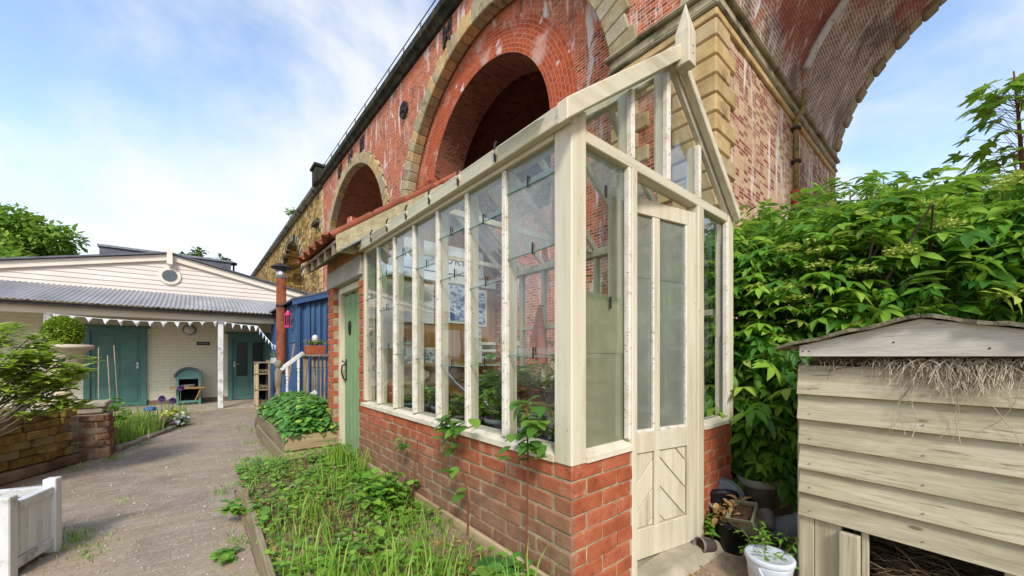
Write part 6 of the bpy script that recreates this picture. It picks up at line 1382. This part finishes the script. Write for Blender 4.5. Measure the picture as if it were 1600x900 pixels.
# ---------------------------------------------------------------- elder bush
eb = thing('elder_bush', 'large green elder bush with flat flower buds between greenhouse and hen house', 'bush', (4.4, .8, 0))
rg = np.random.default_rng(77)
def top(x, y): return 1.06 + .268 * x + .315 * y + .13 * np.sin(2.3 * x + 3 * y) + .12 * np.sin(6 * x - 5 * y) - .40 * np.clip(y - .6, 0, 2) + .06
m = MB(); stems = []
for i in range(26):
    b = Vector((rg.uniform(3.7, 5.6), rg.uniform(-.6, 1.5), 0)); e = Vector((rg.uniform(3.1, 6.2), rg.uniform(-1.2, 2.2), 0)); e.z = top(e.x, e.y) - .15; mid = b.lerp(e, .5) + Vector((0, 0, .25)); m.tube([b, b.lerp(mid, .5), mid, mid.lerp(e, .5), e], [.025, .02, .016, .011, .005], 6); stems.append((b, mid, e))
m.build('stems', 'bark', eb)
vars_ = [compound(5 if k % 2 else 7, .25, .118, .17, rg) for k in range(6)]
def bush_pts(n):
    # mostly on the outer surface of the bush mass (top, the side to the camera), fewer within
    x = rg.uniform(3.02, 6.4, n); y = rg.uniform(-1.5, 2.35, n); t = top(x, y); z = t * (1 - rg.uniform(0, 1, n) ** 1.7 * .97)
    k = rg.uniform(size=n)
    fx = 3.08 + .55 * np.clip(.9 - z, 0, 1) + .12 * np.sin(5 * y) + .06 * rg.normal(size=n) + np.clip(.95 - y, 0, 3) * .20 + .42 * np.clip(z - .9, 0, 1.3)
    x = np.where(k < .55, fx + np.abs(rg.normal(size=n)) * .16, x); z = np.where(k < .55, rg.uniform(.12, 1, n) * top(x, y), z)
    k2 = (k >= .55) & (k < .85); z = np.where(k2, top(x, y) - np.abs(rg.normal(size=n)) * .20 + .05, z)
    P = np.column_stack([x, y, z])
    ok = ~((x < 3.4) & (y < .75) & (z < 1.5)) & ~((x < 3.06)) & (x - 3.0 + (2.5 - y) * .9 > .3)
    xf = 3.08 + np.clip(.95 - y, 0, 3) * .20 + .42 * np.clip(z - .9, 0, 1.3)
    return P[ok & (x > xf - .10)]
P = bush_pts(10500); P = np.concatenate([P, np.column_stack([rg.uniform(3.12, 3.5, 1300) + .35 * (zq := rg.uniform(.35, 2.2, 1300)), rg.uniform(.55, 2.1, 1300), zq]), np.column_stack([rg.uniform(3.9, 5.2, 1300), rg.uniform(-.8, .8, 1300), rg.uniform(.9, 2.1, 1300)])]); P = P[P[:, 2] < top(P[:, 0], P[:, 1]) + .05]; P = P[(P[:, 2] > .36) | (P[:, 0] > 3.5)]; n = len(P); Nn = np.column_stack([np.where(P[:, 0] < 4.2, -1.0, .2) + rg.normal(size=n) * .6, rg.normal(size=n) * .8 - .35, rg.uniform(-.55, .35, n)])
sz = rg.uniform(.5, 1.25, n); Rm = frames(Nn, roll=rg.normal(size=n) * .35)
dist = np.hypot(P[:, 0], P[:, 1]) - .25 * P[:, 2]
order = np.argsort(dist); near = order[:230]; far = order[230:]
lm = []
for v in vars_: me = npmesh('leaf', *v); me.materials.append(M['elder_o']); lm.append(me)
for i in near: place(lm[i % 6], 'leaf', eb, P[i], Matrix(Rm[i].tolist()), float(sz[i]))
parts = []
for k in range(6): ix = far[far % 6 == k]; parts.append(scatter(vars_[k], P[ix], Rm[ix], sz[ix]))
put(npmesh('foliage', *merge(parts)), 'foliage', 'elder', eb, kind='stuff')
# shoots standing up from the top
for i in range(34):
    x, y = rg.uniform(3.2, 5.6), rg.uniform(-.5, 1.7); z = float(top(x, y)) - .1; h = rg.uniform(.06, .30); m = MB(); m.tube([(x, y, z), (x + rg.normal() * .03, y, z + h)], [.008, .004], 5); m.build('shoot', 'stem', eb)
    for j in range(7):
        a = rg.uniform(0, 6.28); d = np.array([[math.cos(a), math.sin(a), .55 - .12 * (6 - j)]]); place(lm[j % 6], 'leaf', eb, (x, y, z + h * (.4 + .1 * j)), Matrix(frames(d)[0].tolist()), float(rg.uniform(.5, .85)))
for i in range(34):    # flat flower-bud heads
    x = rg.uniform(3.1, 5.0); y = rg.uniform(-.7, 1.5); z = float(top(x, y)) - rg.uniform(0, .5)
    if rg.uniform() < .8: z = rg.uniform(1.45, 2.2); x = 2.90 + max(.95 - y, 0) * .2 + .42 * (z - .9)
    if x < 3.02: x = 3.02
    n = 130; a = rg.uniform(0, 6.28, n); r = .085 * np.sqrt(rg.uniform(0, 1, n)); Q = np.column_stack([x + r * np.cos(a), y + r * np.sin(a), z + .03 + rg.normal(size=n) * .008 - r * .25]); V, F = scatter(small_leaf_t(.6), Q, frames(unit(n, rg)), rg.uniform(.013, .024, n)); put(npmesh('flower_buds', V, F), 'flower_buds', 'umbel', eb)
# ivy-dark shrub standing behind the far glass of the greenhouse
bs2 = thing('rear_shrub', 'shaded green shrub seen through the far glass of the greenhouse', 'bush', (3.7, 3.0, 0))
Q = np.column_stack([rg.uniform(3.2, 4.3, 900), rg.uniform(2.2, 4.6, 900), np.zeros(900)]); Q[:, 2] = (1.25 + .35 * np.sin(3 * Q[:, 1])) * rg.uniform(.08, 1.15, 900); n = len(Q); V, F = [], []
parts = [scatter(vars_[k], Q[k::6], frames(np.column_stack([rg.normal(size=len(Q[k::6])) - .8, rg.normal(size=len(Q[k::6])), rg.uniform(-.4, .3, len(Q[k::6]))])), rg.uniform(.6, 1.0, len(Q[k::6]))) for k in range(6)]
put(npmesh('foliage', *merge(parts)), 'foliage', 'elder', bs2, kind='stuff')
m = MB(); m.tube([(3.7, 3.2, 0), (3.65, 3.1, .7), (3.6, 3.2, 1.3)], [.04, .03, .01], 6); m.build('stem', 'bark', bs2)
# ---------------------------------------------------------------- sycamore sapling at the right edge
sy = thing('sycamore_sapling', 'sycamore sapling with lobed leaves at the right edge against the sky', 'tree', (5.9, -.38, 0))
m = MB(); trunk = [(5.9, -.38, 0), (5.88, -.36, 1.5), (5.78, -.34, 2.6), (5.66, -.30, 3.3), (5.62, -.27, 3.75)]; m.tube(trunk, [.035, .028, .02, .012, .006], 7); m.build('trunk', 'redstem', sy)
def maple_t():
    out = []
    for k, (a, L) in enumerate(((-1.9, .55), (-1.0, .85), (0, 1.0), (1.0, .85), (1.9, .55))):
        def pt(r, da): return (.0 + r * math.cos(a + da), r * math.sin(a + da))
        out += [pt(L * .45, -.42), pt(L * .72, -.20), pt(L, 0), pt(L * .72, .20), pt(L * .45, .42)]
    V = [(0, 0, 0)] + [(x, y, -.18 * (x * x + y * y) + (.03 if i % 5 == 2 else 0)) for i, (x, y) in enumerate(out)]; F = [(0, i, i + 1) for i in range(1, len(out))]; return np.array(V), np.array(F)
mme = npmesh('leaf', *maple_t()); mme.materials.append(M['maple']); rg = np.random.default_rng(91); tw = MB()
for i in range(110):
    t = rg.uniform(.22, 1); z = 2.15 + 1.5 * t; c = Vector((5.75 - .1 * t, -.3, z)); a = rg.uniform(0, 6.28); r = rg.uniform(.08, .40) * (1.1 - .5 * t); p = c + Vector((r * math.cos(a) - .06, r * math.sin(a) + .06, rg.uniform(.0, .15))); tw.tube([c - Vector((0, 0, .1)), p], [.0028, .0015], 4)
    d = np.array([[math.cos(a) - .2, math.sin(a) + .1, rg.uniform(-.7, -.1)]]); place(mme, 'leaf', sy, p, Matrix(frames(d, roll=rg.normal(size=1) * .3)[0].tolist()), float(rg.uniform(.10, .17)))
tw.build('twigs', 'redstem', sy)
# ---------------------------------------------------------------- trees beyond the hall
def tree(name, label, c, rx, rz_, n, mat, ls, seed, cat='tree', sparse=False, hb_=0):
    rg = np.random.default_rng(seed); root = thing(name, label, cat, (c[0], c[1], 0)); m = MB(); m.tube([(c[0], c[1], 0), (c[0] + .1, c[1], c[2] * .5), (c[0], c[1], c[2])], [.22, .16, .06], 8)
    cl = []
    for i in range(14 if not sparse else 9):
        d = unit(1, rg)[0]; e = np.array(c) + d * np.array([rx, rx, rz_]) * rg.uniform(.45, .95); cl.append(e); m.tube([(c[0], c[1], c[2] - rz_ * .7), tuple((np.array(c) + e) / 2), tuple(e)], [.07, .04, .015], 5)
    m.build('trunk', 'bark', root)
    k = rg.integers(0, len(cl), n); off = unit(n, rg) * (rg.uniform(0, 1, n) ** .4)[:, None] * np.array([rx, rx, rz_]) * (.42 if not sparse else .2); P = np.array(cl)[k] + off; D = off + rg.normal(size=(n, 3)) * .6; D[:, 2] -= .25
    V, F = scatter(small_leaf_t(.35), P, frames(D), ls * rg.uniform(.6, 1.3, n)); put(npmesh('crown', V, F), 'crown', mat, root)
tree('leafy_tree', 'bright green tree behind the left end of the hall roof', (-4.3, 19.5, 4.3), 1.6, 1.2, 9000, 'tree', .2, 1)
tree('dark_tree', 'darker green tree at the far left above the hall', (-6.2, 20, 4.3), 1.6, 1.35, 9000, 'tree_dark', .2, 2)
tree('low_hedge_tree', 'dense green tree low behind the hall on the left', (-4.9, 17.8, 3.6), 1.9, 1.1, 7000, 'tree', .18, 3)
tree('spindly_tree', 'sparse spindly tree showing above the slate block', (.35, 20.5, 5.2), 1.0, .75, 520, 'tree_dark', .17, 4, sparse=True)
tree('roadside_tree', 'green tree low beside the stone viaduct end', (1.9, 24, 3.2), 1.6, 1.3, 5000, 'tree', .2, 6)

# ---------------------------------------------------------------- inside the greenhouse
lb = thing('left_staging', 'low wooden staging inside the greenhouse along the long window', 'bench', (1.48, 2.4, 0))
for k in range(3): m = MB(); m.box(1.345 + k * .105, 1.445 + k * .105, 1.35, 3.55, .63, .65); m.build('slat', 'bench', lb, .003)
for x in (1.36, 1.63):
    for y in (1.4, 2.45, 3.5): m = MB(); m.box(x - .02, x + .02, y - .02, y + .02, .02, .629); m.build('leg', 'bench', lb)
rb = thing('right_bench', 'wooden potting bench inside the greenhouse along the far glass', 'bench', (2.65, 2.5, 0))
for k in range(4): m = MB(); m.box(2.38 + k * .115, 2.488 + k * .115, 1.75, 3.6, .76, .785); m.build('plank', 'bench', rb, .003)
for x in (2.4, 2.8):
    for y in (1.8, 2.7, 3.55): m = MB(); m.box(x - .025, x + .025, y - .025, y + .025, .02, .759); m.build('leg', 'bench', rb)
m = MB(); m.bar((2.4, 1.8, .3), (2.4, 2.4, .75), .03, .05); m.build('brace', 'bench', rb)
sh = thing('back_shelf', 'brown wall shelf on the back partition inside the greenhouse', 'shelf', (2.1, 3.6, 1.2))
m = MB(); m.box(1.40, 2.75, 3.45, 3.685, 1.10, 1.125); m.build('board', 'bench', sh, .003)
m = MB(); m.box(1.40, 2.75, 3.47, 3.685, .78, .80); m.build('board', 'bench', sh, .003)
specs = [(1.47, 1.62, .075, .15, 'grey_plastic', 'succ', 'near grey pot of seedlings behind the long window', 1), (1.45, 1.86, .09, .17, 'grey_plastic', 'weed', 'grey pot with white-flowered plant behind the long window', 2), (1.50, 2.12, .08, .15, 'taupe_plastic', 'succ', 'taupe pot of pale seedlings behind the middle pane', 3), (1.46, 2.30, .075, .14, 'taupe_plastic', 'succ', 'second taupe pot of seedlings farther along the staging', 4),
         (1.47, 2.62, .075, .17, 'bluegrey', 'fern', 'blue-grey pot of dark green plants on the staging', 5), (1.47, 2.82, .075, .17, 'bluegrey', 'succ', 'farther blue-grey pot of seedlings on the staging', 6), (1.46, 3.12, .07, .15, 'bluegrey', 'fern', 'farthest blue-grey pot on the staging', 7), (1.45, 1.40, .07, .13, 'black_plastic', 'weed', 'black pot nearest the corner post on the staging', 8)]
for i, (x, y, r, h, mt, pm_, lab, sd_) in enumerate(specs):
    pot('staging_pot', lab, (x, y, .651), r, h, mt, .78, n=16, group='pots on the greenhouse staging')
    plant('potted_plant', 'plant growing in the ' + lab, (x, y, .651 + h * .8), pm_, 230, .13, .22 if i != 1 else .26, .05, .35, seed=sd_, flowers=('white_fl', 26, .02) if i in (1,) else (('red_fl', 16, .025) if i in (3, 5) else None), group='plants on the greenhouse staging')
pot('terracotta_pot', 'terracotta pot of lime-green plant on the far bench', (2.5, 2.78, .786), .11, .19, 'terracotta', .75)
plant('lime_plant', 'lime-green leafy plant in the terracotta pot', (2.5, 2.78, .94), 'succ', 150, .14, .16, .05, .35, seed=61)
for k in range(6):
    yk = 1.86 + .17 * k; lab = ('small pot nearest the door', 'second small pot from the door', 'third small pot from the door', 'third small pot from the back shelf', 'second small pot from the back shelf', 'small pot nearest the back shelf')[k] + ' on the far bench'
    pot('bench_pot', lab, (2.43, yk, .786), .065, .12, 'terracotta' if k % 3 else 'taupe_plastic', .75, n=14, group='pots on the far bench')
    plant('bench_plant', 'leafy plant in the ' + lab, (2.43, yk, .88), ('succ', 'fern', 'weed')[k % 3], 150, .11, .2, .05, .35, seed=80 + k, flowers=('red_fl', 14, .03) if k in (1, 4) else None, group='plants on the far bench')
plant('tall_seedling', 'tall broad-leaved seedling behind the middle glass pane', (1.55, 2.20, .70), 'fern', 26, .18, .62, .17, .33, big=True, seed=62)
plant('large_houseplant', 'arching large-leaved plant inside the greenhouse', (1.75, 2.35, .60), 'fern', 20, .24, .75, .24, .25, big=True, seed=63)
plant('ferny_pot_plant', 'soft ferny plant on the far bench', (2.45, 3.25, .786), 'fern', 200, .2, .3, .06, .2, seed=64)
tyb = thing('seed_tray', 'black seed tray of green seedlings on the far bench', 'tray', (2.62, 2.35, .786)); m = MB(); m.box(2.48, 2.76, 2.12, 2.52, .786, .84); m.build('tray', 'black_plastic', tyb, .004)
plant('tray_seedlings', 'dense seedlings filling the black tray', (2.62, 2.32, .83), 'fern', 260, .2, .09, .04, .3, seed=65)
m = MB(); m.box(2.66, 2.74, 2.5, 2.58, .787, .95); o = m.build('seed_packet_box', 'paper', None, .004); tag(o, 'small white box beside the seed tray', 'box')
# watering can
wc = thing('watering_can', 'grey metal watering can behind the middle panes', 'watering can', (1.95, 2.75, .78))
m = MB(); m.lathe([(.001, .80), (.10, .80), (.105, .81), (.105, .98), (.09, 1.0), (.001, 1.0)], (1.95, 2.8, 0), 20); m.smooth = True; m.build('can_body', 'steel', wc)
m = MB(); m.tube([(1.92, 2.86, .84), (1.85, 3.0, .95), (1.80, 3.1, 1.06)], [.022, .015, .012], 8); m.build('spout', 'steel', wc)
m = MB(); m.tube([(1.98, 2.73, .98), (2.02, 2.65, 1.06), (2.05, 2.60, 1.0), (2.03, 2.66, .86), (1.98, 2.71, .84)], .008, 6); m.build('handle', 'steel', wc)
m = MB(); m.box(1.80, 2.15, 2.6, 3.05, .02, .795); o = m.build('crate_stand', 'taupe_plastic', None, .01); tag(o, 'dull stand under the watering can', 'stand')
# towel on a far glazing bar
tw_ = thing('hanging_towel', 'salmon pink towel hanging on a bar inside the greenhouse', 'towel', (2.86, 2.97, 1.15))
V = []; F = []; nx, nz_ = 9, 14
for i in range(nz_ + 1):
    t = i / nz_; wdt = .05 + .16 * min(1, t * 1.6) * (1 - .25 * max(0, t - .75) * 4)
    for j in range(nx + 1): u = j / nx - .5; V.append((2.845 - .025 * math.sin(u * 11 + t * 2) * (.3 + t) - .01, 2.93 + u * wdt * 1.35, 1.74 - .60 * t + .06 * u * t))
for i in range(nz_):
    for j in range(nx): a = i * (nx + 1) + j; F.append((a, a + 1, a + nx + 2, a + nx + 1))
m = MB(); m.add(V, F); m.smooth = True; m.build('towel_cloth', 'towel', tw_)
m = MB(); m.tube([(2.84, 2.93, 1.745), (2.9, 2.93, 1.75)], .008, 6); m.build('peg', 'iron', tw_)
# stepladder in the near right corner
ld = thing('step_ladder', 'aluminium ladder standing in the near right corner of the greenhouse', 'ladder', (2.76, 1.3, 0))
for y in (1.22, 1.46): m = MB(); m.bar((2.84, y, .72), (2.70, y, 1.86), .022, .045, (1, 0, 0)); m.build('stile', 'galv', ld, .004)
for k in range(5): z = .8 + .23 * k; x = 2.84 - .14 * (z - .72) / 1.14; m = MB(); m.bar((x, 1.22, z), (x, 1.46, z), .03, .03); m.build('rung', 'galv', ld)
m = MB(); m.box(2.6, 2.86, 1.19, 1.7, .02, .72); o = m.build('corner_stand', 'bench', None, .006); tag(o, 'wooden box carrying the ladder in the greenhouse corner', 'box')
# wall pictures, shelf things
def sheet(nm, lab, cat, x0, x1, z0, z1, mat, y=3.682, fr=None):
    r = thing(nm, lab, cat, ((x0 + x1) / 2, y, z0)); m = MB(); m.box(x0, x1, y - .004, y, z0, z1); m.build('sheet', mat, r)
    if fr: m = MB(); m.box(x0 - .025, x1 + .025, y + .001, y + .006, z0 - .025, z1 + .025); m.build('frame', fr, r)
sheet('blue_picture', 'blue and white picture left on the back partition', 'picture', 2.18, 2.42, 1.60, 2.0, 'poster_blue', fr='paper')
sheet('blue_picture', 'blue and white picture right on the back partition', 'picture', 2.47, 2.66, 1.58, 1.96, 'poster_blue', fr='paper')
sheet('notice_sheet', 'pale printed sheet below the blue picture', 'poster', 2.45, 2.60, 1.28, 1.54, 'poster_mix', y=3.68)
sheet('paper_map', 'large cream paper sheet pinned high on the back wall', 'paper', 1.42, 1.98, 1.55, 1.97, 'paper')
for k in range(5): m = MB(); x = 1.50 + .115 * k; m.box(x, x + .10, 3.60, 3.64, 1.126, 1.29); o = m.build('seed_packet', 'poster_mix', None, .002); tag(o, ('leftmost', 'second from left', 'middle', 'second from right', 'rightmost')[k] + ' of the blue and white seed packets on the back shelf', 'packet', 'seed packets on the back shelf')
m = MB(); m.lathe([(.001, 0), (.10, 0), (.13, .05), (.12, .12), (.07, .15), (.001, .15)], (1.62, 3.56, .80), 16); m.smooth = True; o = m.build('tan_sack', 'sack'); tag(o, 'slumped tan sack on the lower shelf', 'sack')
m = MB(); m.lathe([(.001, 0), (.05, 0), (.07, .05), (.06, .09), (.02, .1), (.001, .1)], (1.87, 3.55, .80), 16); o = m.build('green_can', 'greenplastic'); tag(o, 'small green plastic can on the lower shelf', 'can')
m = MB(); m.box(2.25, 2.42, 3.40, 3.43, 1.126, 1.32); o = m.build('propped_book', 'paper', None, .003); tag(o, 'open white book propped on the back shelf', 'book')
for k in range(6): m = MB(); m.box(2.5, 2.68, 3.5, 3.64, 1.127 + .04 * k, 1.162 + .04 * k); o = m.build('stacked_tray', 'paper' if k % 2 else 'taupe_plastic', None, .003); tag(o, ('bottom', 'second from bottom', 'third from bottom', 'third from top', 'second from top', 'topmost')[k] + ' shallow tray of the stack on the back shelf', 'tray', 'stacked trays')
m = MB(); m.tube([(1.42, 3.45, .02), (1.42, 3.6, 1.6)], .015, 6); o = m.build('standing_pole', 'lead'); tag(o, 'grey metal pole leaning in the far left corner', 'pole')
m = MB(); m.lathe([(.001, .651), (.06, .651), (.06, .95), (.02, .99), (.001, 1.0)], (1.42, 3.42, 0), 14); m.smooth = True; o = m.build('red_cylinder', 'red_paint'); tag(o, 'red cylinder standing behind the farthest window pane', 'cylinder')
# NO SMOKING board, high on the back partition
nb_ = thing('no_smoking_sign', 'white board lettered NO SMOKING high on the back partition', 'sign', (2.1, 3.66, 2.1))
m = MB(); m.box(1.62, 2.62, 3.655, 3.665, 2.115, 2.42); m.build('board', 'sky_sign', nb_, .003)
cu = bpy.data.curves.new('lettering', 'FONT'); cu.body = 'NO SMOKING'; cu.size = .125; cu.extrude = .002; cu.space_character = 1.25; cu.align_x = 'CENTER'
to = bpy.data.objects.new('lettering_tmp', cu); C.objects.link(to); bpy.context.view_layer.update(); dg = bpy.context.evaluated_depsgraph_get(); tme = bpy.data.meshes.new_from_object(to.evaluated_get(dg)); bpy.data.objects.remove(to)
tme.transform(Matrix.Translation((2.10, 3.652, 2.22)) @ Matrix.Rotation(R_(90), 4, 'X')); tme.materials.clear(); put(tme, 'lettering', 'black_ink', nb_)
